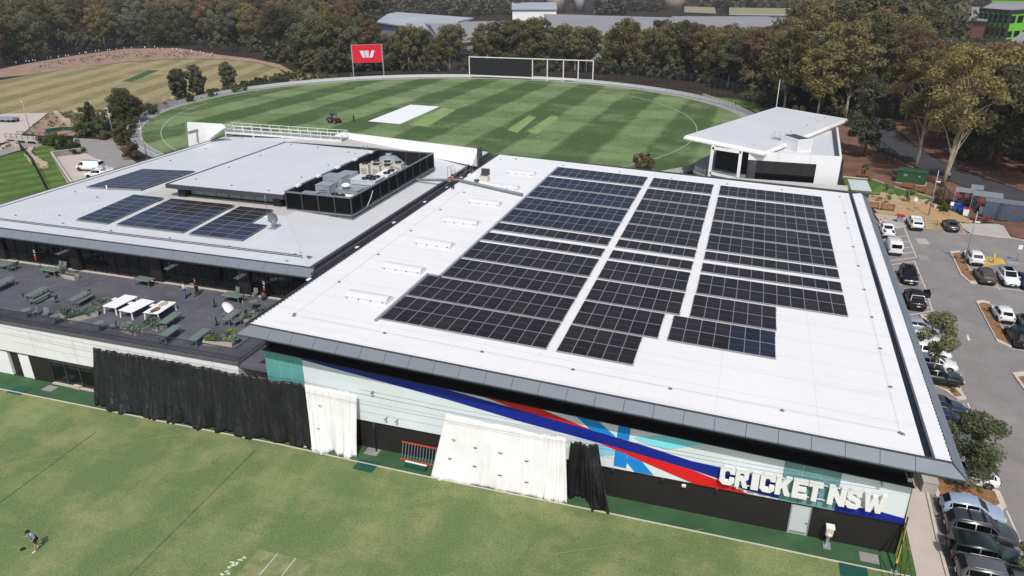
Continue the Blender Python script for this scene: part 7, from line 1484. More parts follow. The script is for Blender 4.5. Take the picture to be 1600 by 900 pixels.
# ================================================================ PEOPLE
def skinned(name, verts, edges, radii, mt_, parent, root=0, sub=1):
    me = bpy.data.meshes.new(name); me.from_pydata(verts, edges, []); o = bpy.data.objects.new(name, me); COL.objects.link(o)
    o.modifiers.new('skin', 'SKIN'); me.skin_vertices[0].data[root].use_root = True if me.skin_vertices else None
    for i, r in enumerate(radii): me.skin_vertices[0].data[i].radius = (r, r) if not isinstance(r, tuple) else r
    sb = o.modifiers.new('sub', 'SUBSURF'); sb.levels = sub; sb.render_levels = sub
    bpy.context.view_layer.update(); ev = bpy.data.meshes.new_from_object(o.evaluated_get(bpy.context.evaluated_depsgraph_get()))
    bpy.data.objects.remove(o); ev.name = name; ev.materials.clear(); ev.materials.append(MATS[mt_])
    for p in ev.polygons: p.use_smooth = True
    return mk(name, ev, parent)
def person(label, q, z, rz, pose, top, bottom, shoes='rubber', hair='hair_dark', H=1.75, cap=None, short_sleeve=True, shorts=False, vest=None):
    """pose: lean, swing (leg stride), armL/armR = (upper forward angle, elbow bend), knee"""
    t = thing('person', label, 'person', (q[0], q[1], z), rz); k = H/1.75
    lean = pose.get('lean', 0); st = pose.get('stride', .08); L = {}
    hipz = .92; kneeL, kneeR = pose.get('knees', (0, 0))
    J = {}
    J['pelvis'] = Vector((0, 0, hipz)); J['waist'] = Vector((math.sin(lean)*.18, 0, hipz+.18)); J['chest'] = Vector((math.sin(lean)*.36, 0, hipz+.36*math.cos(lean))); J['neck'] = Vector((math.sin(lean)*.54, 0, hipz+.55*math.cos(lean))); hd = pose.get('head', 0)
    J['head'] = J['neck']+Vector((math.sin(lean+hd)*.14, 0, .14*math.cos(lean+hd))); J['crown'] = J['head']+Vector((math.sin(lean+hd)*.10, 0, .12*math.cos(lean+hd)))
    for s_, nm, kn in ((1, 'L', kneeL), (-1, 'R', kneeR)):
        a = s_*st/ .46 if False else math.asin(max(-.9, min(.9, s_*st/.9)))
        J['hip'+nm] = Vector((0, s_*.09, hipz-.03)); J['knee'+nm] = J['hip'+nm]+Vector((math.sin(a+kn*.5)*.44, s_*.01, -math.cos(a+kn*.5)*.44)); b = a-kn*.6
        J['ank'+nm] = J['knee'+nm]+Vector((math.sin(b)*.42, 0, -math.cos(b)*.42)); J['toe'+nm] = J['ank'+nm]+Vector((.17, s_*.02, -.05))
        f, e = pose.get('arm'+nm, (0.05, .25)); out = pose.get('out'+nm, .12)
        J['sh'+nm] = J['neck']+Vector((0, s_*.17, -.07)); J['el'+nm] = J['sh'+nm]+Vector((math.sin(f)*.29, s_*out*.3, -math.cos(f)*.29)); g = f+e
        J['wr'+nm] = J['el'+nm]+Vector((math.sin(g)*.25, -s_*pose.get('in'+nm, .02), -math.cos(g)*.25)); J['hand'+nm] = J['wr'+nm]+(J['wr'+nm]-J['el'+nm]).normalized()*.07
    zm = min(J['toeL'].z, J['toeR'].z, J['ankL'].z-.05, J['ankR'].z-.05)
    for n_ in J: J[n_] = (J[n_]-Vector((0, 0, zm-.02)))*k
    names = ['pelvis','waist','chest','neck','head','crown','hipL','kneeL','ankL','toeL','hipR','kneeR','ankR','toeR','shL','elL','wrL','handL','shR','elR','wrR','handR']; id_ = {n: i for i, n in enumerate(names)}
    rad = dict(pelvis=.13, waist=.115, chest=.135, neck=.055, head=.098, crown=.07, hipL=.095, hipR=.095, kneeL=.058, kneeR=.058, ankL=.038, ankR=.038, toeL=.035, toeR=.035, shL=.058, shR=.058, elL=.042, elR=.042, wrL=.028, wrR=.028, handL=.034, handR=.034)
    E_ = [('pelvis','waist'),('waist','chest'),('chest','neck'),('neck','head'),('head','crown'),('pelvis','hipL'),('hipL','kneeL'),('kneeL','ankL'),('ankL','toeL'),('pelvis','hipR'),('hipR','kneeR'),('kneeR','ankR'),('ankR','toeR'),('chest','shL'),('shL','elL'),('elL','wrL'),('wrL','handL'),('chest','shR'),('shR','elR'),('elR','wrR'),('wrR','handR')]
    vs = [tuple(J[n]) for n in names]; es = [(id_[a], id_[b]) for a, b in E_]; rs = [rad[n]*k for n in names]
    body = skinned('body', vs, es, rs, 'skin', t)
    # fingers and face: joined into the body mesh
    mb = MB()
    for nm, s_ in (('L', 1), ('R', -1)):
        w_, h_ = J['wr'+nm], J['hand'+nm]; d = (h_-w_).normalized(); side = Vector((1, 0, 0)) if abs(d.x) < .8 else Vector((0, 0, 1)); side = (side-d*side.dot(d)).normalized(); pn = d.cross(side)
        for i, ln in enumerate((.07, .08, .075, .06)): p0 = h_+d*.02+side*(.024-.016*i); mb.tube([p0, p0+d*ln*.5+pn*.006*s_, p0+d*ln*.9+pn*.024*s_], [.009, .008, .006], 5)
        p0 = w_+d*.03+side*.028; mb.tube([p0, p0+side*.025+d*.03, p0+side*.03+d*.06+pn*.01*s_], [.011, .009, .007], 5)
    hc = J['head']; ax = Vector((math.cos(lean+hd), 0, -math.sin(lean+hd))); upv = Vector((math.sin(lean+hd), 0, math.cos(lean+hd)))
    mb.ball(hc+ax*.098*k+upv*.0, .02*k, 6, 4, (1.1,.8,1.3))
    for s_ in (-1, 1): mb.ball(hc+Vector((0, s_*.085*k, 0))+upv*.01, .025*k, 6, 4, (.7,.4,1.1))
    bm = bmesh.new(); bm.from_mesh(body.data); tmp = mb.mesh('body', 'skin'); bm.from_mesh(tmp); bm.to_mesh(body.data); bm.free(); bpy.data.meshes.remove(tmp)
    f = MB()
    for s_ in (-1, 1): f.ball(hc+ax*.088*k+Vector((0, s_*.034*k, 0))+upv*.025*k, .012*k, 5, 4)
    f.build('eyes', 'hair_dark', t, True); f = MB(); f.ball(hc+ax*.09*k-upv*.045*k, .02*k, 6, 4, (.4, 1.1, .35)); f.build('mouth', 'plastic_red', t, True)
    def cloth(nm, chain, extra, mt_):
        vn = []; ed = []; rr = []
        def idx(n, r):
            if n not in vn: vn.append(n); rr.append(r)
            return vn.index(n)
        for a, b in chain: ed.append((idx(a, extra.get(a, rad.get(a, .05)*1.18)*k), idx(b, extra.get(b, rad.get(b, .05)*1.18)*k)))
        return skinned(nm, [tuple(JJ[n]) for n in vn], ed, rr, mt_, t)
    JJ = dict(J); 
    for nm in 'LR': JJ['mid'+nm] = J['sh'+nm].lerp(J['el'+nm], .8); JJ['thigh'+nm] = J['hip'+nm].lerp(J['knee'+nm], .8); JJ['hem'+nm] = J['knee'+nm].lerp(J['ank'+nm], .95); JJ['cuff'+nm] = J['el'+nm].lerp(J['wr'+nm], .95)
    JJ['tail'] = J['pelvis']+Vector((0, 0, .02)); JJ['collar'] = J['chest'].lerp(J['neck'], .75)
    ch = [('chest','waist'),('waist','tail'),('chest','collar')]
    ex = dict(tail=.155, waist=.138, chest=.158, collar=.085, shL=.075, shR=.075, midL=.065, midR=.065, elL=.055, elR=.055, cuffL=.045, cuffR=.045)
    for nm in 'LR':
        ch += [('chest','sh'+nm)]+([('sh'+nm,'mid'+nm)] if short_sleeve else [('sh'+nm,'el'+nm),('el'+nm,'cuff'+nm)])
    cloth('shirt', ch, ex, top)
    ch = [('pelvis','hipL'),('pelvis','hipR')]; ex = dict(pelvis=.15, hipL=.118, hipR=.118, thighL=.100, thighR=.100, kneeL=.078, kneeR=.078, hemL=.062, hemR=.062)
    for nm in 'LR': ch += [('hip'+nm,'thigh'+nm)] if shorts else [('hip'+nm,'knee'+nm),('knee'+nm,'hem'+nm)]
    cloth('shorts' if shorts else 'trousers', ch, ex, bottom)
    for nm in 'LR':
        b = MB(); p0, p1 = J['ank'+nm], J['toe'+nm]; d = (p1-p0).normalized(); b.tube([p0-d*.06*k-Vector((0,0,.03*k)), p0-Vector((0,0,.02*k)), p1, p1+d*.05*k], [.035*k, .052*k, .046*k, .02*k], 8); b.build('shoe', shoes, t, True)
    b = MB(); b.ball(hc+upv*.035*k-ax*.02*k, .112*k, 12, 8, (1, .95, 1)); 
    b.f = [f_ for f_ in b.f if sum((Vector(b.v[i])-hc).dot(ax) for i in f_)/len(f_) < .035*k or sum((Vector(b.v[i])-hc).dot(upv) for i in f_)/len(f_) > .075*k]; b.smooth = [True]*len(b.f); b.build('hair', hair, t, True)
    if cap:
        b = MB(); c0 = hc+upv*.075*k; b.ball(c0, .118*k, 12, 8, (1, .95, .75)); b.add([c0+ax*.09*k+Vector((0,.08*k,0)), c0+ax*.20*k+Vector((0,.06*k,0))-upv*.02, c0+ax*.20*k-Vector((0,.06*k,0))-upv*.02, c0+ax*.09*k-Vector((0,.08*k,0)), c0+ax*.09*k+Vector((0,.08*k,0))+upv*.02, c0+ax*.20*k+Vector((0,.06*k,0)), c0+ax*.20*k-Vector((0,.06*k,0)), c0+ax*.09*k-Vector((0,.08*k,0))+upv*.02], [(0,1,2,3),(7,6,5,4),(1,5,6,2)]); b.build('cap', cap, t, True)
    if vest: cloth('vest', [('chest','waist'),('chest','collar')], dict(chest=.168, waist=.15, collar=.09), vest)
    return t
o = person('person running on the near field in a pale blue top and dark shorts', (-39.85, 24.66, 0.0), .005, R(250), dict(lean=.28, stride=.22, armL=(-.5, 1.3), armR=(.6, 1.4), knees=(.1, .9), head=.25), 'shirt_sky', 'shorts_navy', 'shoe_white', H=1.72, cap='cap_black', shorts=True)
person('person in a white shirt and blue jeans standing on the terrace', (-48.82, 49.95, 5.4), 5.4, R(60), dict(armL=(.3, .5), armR=(.3, .6)), 'shirt_white', 'jeans', H=1.70, short_sleeve=False)
person('person in a dark blue top and black trousers standing on the terrace', (-48.13, 50.79, 5.4), 5.4, R(215), dict(armL=(.5, 1.3), armR=(.5, 1.3), inL=.12, inR=.12, stride=.12), 'shirt_navy', 'trousers_black', H=1.80)
person('person in a red top standing at the left edge of the white roof', (-32.55, 76.99, 10.04), 10.04, R(100), dict(lean=.15, armL=(.6, .9), armR=(.5, 1.0), inL=.1, inR=.1), 'shirt_red', 'trousers_black', H=1.78, cap='cap_black')
person('person in a light blue shirt and dark trousers standing beside the shaded road', (33.49, 139.58, 0.0), .012, R(200), dict(armL=(.4, 1.2), armR=(.4, 1.2), inL=.12, inR=.12, stride=.1), 'shirt_sky', 'trousers_black', H=1.82)
person('person in dark clothes standing just left of the tractor on the oval', (-97.5, 155.39, 0.0), .04, R(0), dict(stride=.1), 'shirt_navy', 'trousers_black', H=1.8)
person('person in black standing alone on the oval right of the tractor', (-92.48, 158.6, 0.0), .04, R(150), dict(stride=.15), 'cap_black', 'trousers_black', H=1.8, cap='cap_black')
person('person in black leaning on the fence at the right end of the oval', (-4.5, 206.6, 0.0), .02, R(-120), dict(lean=.2), 'cap_black', 'trousers_black', H=1.75)

# ================================================================ TREES
def crown_mesh(seed, H, Rr, z0, nclump, nleaf, leaf_, flat=.75, core=True, mt_='leaf_olive', spread=1.0):
    """leaf-sized faces gathered in clumps through the crown's volume, with gaps between clumps"""
    rnd = random.Random(seed); mb_v = []; mb_f = []; cl = []
    for i in range(nclump):
        for _ in range(30):
            a = rnd.random()*6.283; u = rnd.random(); h = z0+(H-z0)*u; prof = math.sin(math.pi*(.12+.80*u))**.7
            r = Rr*prof*math.sqrt(rnd.random())*spread; p = Vector((r*math.cos(a), r*math.sin(a), h))
            if all((p-c).length > Rr*.22 for c, _ in cl): break
        cl.append((p, Rr*rnd.uniform(.20, .36)))
    for c, cr in cl:
        for _ in range(nleaf):
            d = Vector((rnd.gauss(0,1), rnd.gauss(0,1), rnd.gauss(0,1))).normalized()*cr*(.35+.65*rnd.random()**.5); d.z *= flat
            p = c+d; nrm = (d.normalized()*1.0+Vector((rnd.gauss(0,.6), rnd.gauss(0,.6), rnd.gauss(0,.6)+.35))).normalized()
            t1 = nrm.cross(Vector((rnd.gauss(0,1), rnd.gauss(0,1), rnd.gauss(0,1)))).normalized()*leaf_*rnd.uniform(.6, 1.2); t2 = nrm.cross(t1)*.6
            n = len(mb_v); mb_v += [tuple(p-t1), tuple(p-t2), tuple(p+t1), tuple(p+t2)]; mb_f.append((n, n+1, n+2, n+3))
    me = bpy.data.meshes.new('crown'); me.from_pydata(mb_v, [], mb_f); me.materials.append(MATS[mt_]); return me, cl
def trunk_mesh(seed, H, cl, z0, r0, mt_, multi=1, lean=.06):
    rnd = random.Random(seed); mb = MB()
    for q in range(multi):
        a = rnd.random()*6.28; dx, dy = math.cos(a)*(.02 if multi == 1 else .12), math.sin(a)*(.02 if multi == 1 else .12); px_, py_ = rnd.uniform(-lean, lean), rnd.uniform(-lean, lean)
        pts = [Vector((dx*h+px_*h*math.sin(h*.25), dy*h+py_*h*math.cos(h*.3)*.6, h)) for h in [0, H*.12, H*.3, H*.48, H*.66, H*.82]]
        rr = r0/(multi**.4); mb.tube(pts, [rr*1.3, rr, rr*.82, rr*.6, rr*.38, rr*.14], 7)
        for c, cr in cl:
            if rnd.random() < (.55 if multi == 1 else .3) and c.z > z0:
                h0 = max(H*.22, min(H*.75, c.z-rnd.uniform(.15, .35)*H)); f = h0/(H*.82)*5; i = min(4, int(f)); hs = [0, .12, .3, .48, .66, .82]; 
                i = max(j for j in range(5) if hs[j]*H <= h0); s_ = (h0-hs[i]*H)/((hs[i+1]-hs[i])*H); p0 = pts[i].lerp(pts[i+1], s_); m = p0.lerp(c, .5)+Vector((0, 0, .08*(c-p0).length))
                mb.tube([p0, m, c], [rr*.30, rr*.2, rr*.06], 5, False)
    return mb.mesh('trunk', mt_)
VAR = []
specs = [(20, 6.6, 7.0, 46, 'leaf_olive'), (18, 6.4, 4.0, 52, 'leaf_dark'), (21, 6.2, 7.5, 44, 'leaf_brown'), (17, 6.0, 5.0, 46, 'leaf_grey'), (19, 7.0, 6.5, 50, 'leaf_gold'), (18, 6.8, 5.0, 50, 'leaf_rust'), (22, 6.4, 9.0, 40, 'leaf_olive'), (16, 6.0, 2.0, 50, 'leaf_dark')]
for i, (H_, R_, z_, n_, mt_) in enumerate(specs):
    cm, cl = crown_mesh(100+i, H_, R_, z_, n_, 130, .36, .75, True, mt_)
    VAR.append((cm, trunk_mesh(200+i, H_, cl, z_, .34, 'bark_pale' if i in (0, 2, 4, 6) else 'bark_brown'), H_, mt_))
KIND = {'leaf_olive': 'olive green', 'leaf_dark': 'dark green', 'leaf_brown': 'brownish', 'leaf_grey': 'grey green', 'leaf_gold': 'golden olive', 'leaf_rust': 'rust tinged'}
def tree(i, x, y, s_, label, group, rz=None, name='gum_tree', sz=None):
    cm, tm, H_, mt_ = VAR[i]; t = thing(name, label, 'tree', (x, y, -.05), rz if rz is not None else random.random()*6.28, group); t.scale = (s_, s_, sz or s_)
    mk('trunk', tm, t); mk('crown', cm, t); return t
rt_ = random.Random(42); placed = []
YW = -0.31666
def across(x, y): return 800+1136*(x*math.cos(YW)-y*math.sin(YW))/((x*math.sin(YW)+y*math.cos(YW))*.917+33*.398)
SPOTS = {'belt': ((555, 'left of the red video screen'), (640, 'behind the red video screen'), (735, 'between the video screen and the sight screen'), (835, 'behind the black sight screen'), (930, 'behind the empty white frame'), (1010, 'just right of the empty white frame'), (1090, 'behind the right part of the oval'), (9999, 'behind the far right end of the oval')),
 'left': ((90, 'at the far left edge beyond the dry oval'), (180, 'behind the left part of the earth bank'), (290, 'behind the middle of the earth bank'), (380, 'behind the right end of the earth bank'), (470, 'behind the narrow end of the dry oval'), (9999, 'between the dry oval and the red video screen')),
 'right': ((1215, 'behind the flagpole'), (1290, 'behind the pavilion roof'), (9999, 'beside the shaded road near the pavilion')),
 'right2': ((1400, 'where the shaded road enters the wood'), (1480, 'behind the forked white gum'), (1540, 'across the road from the standing person'), (9999, 'across the road from the storage cages')),
 'right3': ((1270, 'in the high wood beyond the pavilion roof'), (1360, 'in the high wood above the grey green tree'), (1450, 'in the high wood above the green cabinet'), (1530, 'in the wood below the lime green building'), (9999, 'in the wood at the right edge'))}
def top_scale(x, y, h):
    """how much a tree of height h must be lowered to leave the view of the buildings far behind it open"""
    D = x*math.sin(YW)+y*math.cos(YW); a = across(x, y); w_ = noise.noise(Vector((a*.02, 3.3, 0)))*22+noise.noise(Vector((a*.06, 8.3, D*.01)))*12; lim = 60+w_*.3 if a > 1465 else 36+w_ if 850 < a < 1240 else 40+w_ if 590 < a < 690 else 27+w_*.6 if 690 <= a <= 850 else None
    if lim is None: return 9
    for k in range(12):
        s_ = 1.2-.08*k; z = h*s_; yp = 450-1136*(-(33.5-z)*.917+D*.398)/(D*.917+(33.5-z)*.398)
        if yp > lim: return s_
    return 0
def scatter(poly, n, mind, weights, where, s0=.85, s1=1.15, cond=None):
    xs = [p[0] for p in poly]; ys = [p[1] for p in poly]; k = 0; tries = 0
    while k < n and tries < n*60:
        tries += 1; x = rt_.uniform(min(xs), max(xs)); y = rt_.uniform(min(ys), max(ys))
        if not inside(x, y, poly) or (cond and not cond(x, y)): continue
        if any((x-a)**2+(y-b)**2 < mind*mind for a, b in placed): continue
        i = rt_.choices(range(8), weights)[0]; tsc = top_scale(x, y, VAR[i][2])*rt_.uniform(.86, 1.0)
        if tsc < .42: continue
        placed.append((x, y)); k += 1
        a_ = across(x, y); sp_ = next(t_ for lim, t_ in SPOTS[where] if a_ < lim); fm = ('slender ', 'bushy ', 'tall ', 'low ', 'wide ', 'broad ', 'very tall ', 'squat ')[i]; sc_ = rt_.uniform(s0, s1); tree(i, x, y, max(.7, min(sc_, tsc)), '%s%s gum tree %s' % (fm, KIND[VAR[i][3]], sp_), 'gum trees '+sp_, sz=min(sc_, tsc))
    return k
TREEREG = {'belt': [(-158.11, 236.71), (-139.59, 245.81), (-109.21, 258.35), (-74.47, 266.24), (-39.12, 265.09), (-13.96, 249.21), (2.04, 223.01), (14.95, 245.99), (7.81, 271.52), (-30.52, 286.64), (-78.18, 279.44), (-126.67, 267.94), (-172.8, 263.95)], 'left': [(-271.43, 195.13), (-283.09, 219.53), (-289.3, 236.08), (-302.04, 270.05), (-305.73, 308.36), (-279.29, 319.09), (-211.26, 283.56), (-166.85, 250.2), (-157.76, 268.16), (-194.8, 345.41), (-275.48, 424.98), (-374.26, 436.87), (-422.08, 376.44), (-397.94, 291.01)], 'leftback': [(-405.46, 296.71), (-431.8, 385.33), (-383.63, 448.02), (-281.86, 434.99), (-202.17, 358.7), (-222.47, 427.38), (-317.62, 508.44), (-464.94, 544.82), (-560.45, 503.1), (-550.72, 406.8)], 'right': [(2.1, 217.24), (9.87, 194.39), (18.89, 197.08), (24.33, 186.1), (31.18, 213.05), (29.33, 264.76), (17.41, 306.37), (-1.22, 312.01)], 'right2': [(32.17, 217.43), (35.1, 178.2), (37.29, 157.3), (45.16, 140.59), (51.8, 127.6), (83.02, 220.7), (79.85, 271.88), (55.74, 288.66), (32.58, 278.61)], 'right3': [(3.62, 288.4), (30.84, 281.54), (56.36, 292.34), (80.68, 275.05), (86.62, 231.46), (90.58, 243.26), (80.26, 273.45), (63.92, 281.01), (77.79, 374.22), (65.1, 429.69), (23.36, 383.48), (13.1, 316.03)]}
scatter(TREEREG['belt'], 84, 3.8, (6, 4, 2, 3, 3, 0, 3, 3), 'belt', .75, 1.1)
scatter(TREEREG['left'], 86, 6.0, (3, 6, 4, 3, 1, 1, 2, 5), 'left', .9, 1.15)
scatter(TREEREG['right'], 24, 5.5, (5, 5, 2, 3, 2, 0, 3, 4), 'right')
scatter(TREEREG['right2'], 42, 6.5, (4, 2, 4, 3, 5, 2, 2, 1), 'right2', .85, 1.05, lambda x, y: x > 26)
scatter(TREEREG['right3'], 50, 8.5, (4, 4, 4, 3, 4, 2, 1, 3), 'right3', .95, 1.2)
# named single trees
def single(seed, q, H_, R_, z_, n_, nl, leaf_, lmat, bmat, label, r0=.12, multi=1, flat=.9, cat='tree', name='young_gum_tree'):
    cm, cl = crown_mesh(seed, H_, R_, z_, n_, nl, leaf_, flat, True, lmat); t = thing(name, label, cat, (q[0], q[1], 0), seed); mk('trunk', trunk_mesh(seed+1, H_, cl, z_, r0, bmat, multi, .03), t); mk('crown', cm, t); return t
single(301, (17.66, 64.44, 0.0), 6.4, 1.9, 2.4, 24, 300, .10, 'leaf_street', 'bark_pale', 'slender street tree with pale twin stems over the parked cars, the upper one', .10, 2)
single(311, (17.34, 49.22, 0.0), 5.8, 2.2, 1.7, 30, 300, .10, 'leaf_street', 'bark_pale', 'leafy street tree beside the lower right corner of the hall roof', .11, 1)
single(315, (18.96, 40.88, 0.0), 2.2, 1.2, .5, 14, 200, .10, 'leaf_street', 'bark_pale', 'small leafy shrub tree at the bottom right corner', .05, 1)
for i, (q, H_, R_, lab) in enumerate((((-145.7, 141.85, 0.0), 8.0, 3.5, 'biggest dark round tree on the bank at the left, beside the light pole'), ((-158.02, 174.87, 0.0), 8.2, 2.7, 'left one of two close young dark trees on the bank between the ovals'), ((-156.41, 180.25, 0.0), 8.8, 2.7, 'right one of two close young dark trees on the bank between the ovals'), ((-156.57, 194.77, 0.0), 8.2, 2.5, 'single young tree standing apart on the bank, right of the close pair'))):
    single(320+i*3, q, H_, R_, 1.0 if i == 0 else 1.4, 70, 150, .22, 'leaf_grey' if i else 'leaf_dark', 'bark_brown', lab, .14, 1)
for i, (q, H_, lab) in enumerate((((29.53, 146.68, 0.0), 20.5, 'tall gum with a single pale trunk just behind the green cabinet'), ((31.88, 135.67, 0.0), 22.0, 'tall gum with forked white limbs beside the standing person and the road'))):
    single(340+i*3, q, H_, 5.9, 10.0, 32, 230, .25, 'leaf_gold', 'bark_pale', lab, .36 if i else .30, 1 if i == 0 else 3, .7, name='gum_tree')
single(350, (21.84, 155.37, 0.0), 15, 4.0, 3.0, 34, 200, .26, 'leaf_grey', 'bark_brown', 'grey green tree rising close to the right end of the pavilion roof', .24, 1, name='gum_tree')
single(353, (-17.68, 131.28, 0.0), 3.4, 1.9, .6, 16, 120, .18, 'leaf_red', 'bark_brown', 'small reddish tree top showing over the far edge of the hall roof', .07)
single(356, (-115.16, 111.47, 0.0), 3.6, 2.0, .6, 18, 120, .16, 'leaf_red', 'bark_brown', 'small reddish shrub tree beside the curved end of the oval path', .07)
single(359, (-127.34, 121.73, 0.0), 4.2, 2.0, .4, 18, 160, .18, 'leaf_dark', 'bark_brown', 'round dark shrub tree at the gate of the oval path', .07); single(362, (-154.72, 139.16, 0.0), 4.6, 2.3, .4, 20, 160, .2, 'leaf_dark', 'bark_brown', 'dark green round tree on the bank right of the boulders', .08)
for i, (q, h) in enumerate((((21.38, 122.37, 0.0), 3.2), ((18.66, 128.35, 0.0), 4.6), ((25.1, 124.24, 0.0), 2.4), ((28.71, 123.21, 0.0), 2.6))):
    single(370+i*3, q, h, .9, .8, 10, 70, .13, 'leaf_street', 'bark_brown', ['spindly sapling in the sand garden nearest the hall roof', 'spindly sapling on the lawn at the hall roof corner', 'leafy sapling in the middle of the sand garden', 'sapling at the right end of the small lawn'][i], .04, name='sapling')
# shrubs
SH = []
for i, (mt_, h) in enumerate((('leaf_bush', 1.6), ('leaf_dark', 1.9), ('leaf_yellow', 1.1), ('leaf_bush', 1.2), ('leaf_grey', 1.3))):
    cm, cl = crown_mesh(400+i, h, h*.75, .05, 12, 70, .16, .9, True, mt_); SH.append((cm, trunk_mesh(420+i, h, cl, .0, .05, 'bark_brown'), mt_))
def shrub(i, x, y, s_, label, group): t = thing('shrub', label, 'shrub', (x, y, 0), rs.random()*6.28, group); t.scale = (s_,)*3; mk('crown', SH[i][0], t); mk('stem', SH[i][1], t)
rs = random.Random(8)
def shrubs(poly, n, where, w, s0=.7, s1=1.5):
    xs = [p[0] for p in poly]; ys = [p[1] for p in poly]; k = 0; sc_ = 0
    while k < n and sc_ < 4000:
        sc_ += 1; x = rs.uniform(min(xs), max(xs)); y = rs.uniform(min(ys), max(ys))
        if inside(x, y, poly) and ((x+76.3)**2+(y-177.6)**2 > 0) and not inside(x, y, OUT): i = rs.choices(range(5), w)[0]; shrub(i, x, y, rs.uniform(s0, s1), '%s shrub %s' % (KIND.get(SH[i][2], 'bright green' if SH[i][2] == 'leaf_bush' else 'yellow green'), where), 'shrubs '+where); k += 1
shrubs([(-151.64, 133.4), (-150.97, 143.79), (-152.98, 158.55), (-142.41, 151.85), (-134.43, 134.6), (-125.75, 122.21), (-131.1, 123.27), (-143.73, 125.07)], 62, 'massed at the left end of the green oval', (4, 4, 2, 2, 1), .8, 1.7)
shrubs([(-152.98, 158.55), (-156.24, 182.83), (-155.6, 206.78), (-157.48, 227.71), (-149.84, 216.31), (-148.58, 197.09), (-146.0, 170.29), (-142.41, 151.85)], 58, 'along the bank between the dry oval and the green oval', (3, 4, 1, 2, 2), .7, 1.6)
shrubs([(-161.59, 233.84), (-137.75, 233.35), (-134.32, 227.39), (-143.91, 214.82), (-148.33, 210.41)], 18, 'between the bank and the red video screen', (4, 3, 1, 2, 1), .8, 1.6)
shrubs([(-146.29, 119.37), (-144.77, 122.61), (-132.89, 116.18), (-127.84, 110.46), (-133.98, 113.36), (-140.73, 115.08)], 20, 'in the garden beside the parking slab at the left', (4, 3, 3, 1, 0), .7, 1.4)
shrubs([(28.97, 124.72), (30.02, 120.87), (30.16, 118.92), (28.92, 120.53)], 7, 'in the hedge beside the sand garden', (2, 0, 4, 1, 0), .5, .8)
shrubs([(-5.14, 226.99), (3.78, 220.02), (11.23, 190.41), (3.82, 206.98)], 20, 'at the right end of the oval in front of the wood', (3, 4, 1, 2, 3), .8, 2.0)
shrubs([(-142.43, 250.93), (-111.47, 263.76), (-39.66, 268.57), (-11.81, 246.83), (-12.28, 254.32), (-40.5, 273.95), (-113.82, 269.4), (-146.39, 258.08)], 40, 'under the trees behind the sight screen', (2, 4, 0, 2, 3), 1.2, 2.4)
shrubs([(-295.47, 229.58), (-307.07, 274.71), (-305.73, 308.36), (-276.06, 319.96), (-223.87, 291.49), (-231.4, 301.57), (-292.58, 334.68), (-317.18, 320.26), (-317.64, 284.5), (-304.34, 236.78)], 40, 'under the dark wood behind the dry oval', (1, 5, 0, 2, 2), 1.6, 3.0)
for j, poly in enumerate(ISL):
    if j in (0, 1, 3, 4):
        cx = sum(p[0] for p in poly)/len(poly); cy = sum(p[1] for p in poly)/len(poly)
        for i in range(4): p_ = Vector(poly[i % len(poly)]).lerp(Vector((cx, cy)), .45+.1*i); t = thing('grass_tuft', 'small dry grass tuft on a mulch island in the car park', 'plant', (p_.x, p_.y, .14), 0, 'tufts on the mulch islands'); q_ = leafball(40, .22, .10, (1,1,.8), 70+i+j); q_.build('plant', 'leaf_gold', t, True); b = MB(); b.ring((0,0,-.01), [(.06,0),(.04,.05)], 6); b.build('root', 'bark_brown', t, True)
# grass and small plants on the bank and rubble: too many to count
mb = MB(); bankpoly = [(-279.91, 233.95), (-280.37, 282.01), (-258.15, 294.27), (-223.0, 274.88), (-233.51, 269.3), (-253.02, 253.58), (-259.44, 230.57), (-257.41, 214.33)]; xs = [p[0] for p in bankpoly]; ys = [p[1] for p in bankpoly]; k = 0
while k < 150:
    x, y = rs.uniform(min(xs), max(xs)), rs.uniform(min(ys), max(ys))
    if inside(x, y, bankpoly):
        k += 1; q_ = leafball(8, .5, .3, (1,1,1), k); q_.v = [(v[0]+x, v[1]+y, v[2]+.8) for v in q_.v]; mb.add(q_.v, q_.f)
struct('bank_seedlings', mb, 'leaf_dark', 'stuff')
mb = MB()
for poly, n in (([(-175.56, 145.84), (-171.43, 151.05), (-161.35, 156.08), (-152.98, 158.55), (-151.29, 143.7), (-151.64, 133.4), (-162.29, 138.65)], 260), ([(-152.98, 158.55), (-156.24, 182.83), (-157.67, 224.13), (-151.94, 215.71), (-148.24, 173.04)], 260), ([(-159.07, 124.9), (-176.06, 146.67), (-175.91, 148.71), (-147.4, 129.93), (-153.37, 123.62)], 50)):
    xs = [p[0] for p in poly]; ys = [p[1] for p in poly]; k = 0
    while k < n:
        x, y = rs.uniform(min(xs), max(xs)), rs.uniform(min(ys), max(ys))
        if inside(x, y, poly) and not inside(x, y, OUT): k += 1; q_ = leafball(10, .45, .22, (1,1,1), k); mb.add([(v[0]+x, v[1]+y, v[2]+.05) for v in q_.v], q_.f)
struct('low_ground_cover', mb, 'leaf_bush', 'stuff')
tg = MB().tube([(0,0,0),(0,0,.7)], .14, 6).mesh('tree_guard', 'white_paint'); bl_ = [(-283.03, 230.74), (-282.18, 240.5), (-285.65, 254.86), (-288.54, 267.91), (-288.66, 279.74), (-286.94, 292.84), (-277.11, 298.8), (-259.64, 293.87), (-241.67, 286.61), (-224.74, 277.1)]
for i in range(34):
    f_ = i/33*(len(bl_)-1.001); j = int(f_); f_ -= j; a, b = bl_[j], bl_[j+1]; y_ = rs.uniform(-2, 5)
    o = mk('tree_guard', tg, None, (a[0]+(b[0]-a[0])*f_+rs.uniform(-1.5, 1.5), a[1]+(b[1]-a[1])*f_-y_-3, .9)); tag(o, 'small white tree guard on the earth bank behind the dry oval', 'tree guard', 'white tree guards on the earth bank')
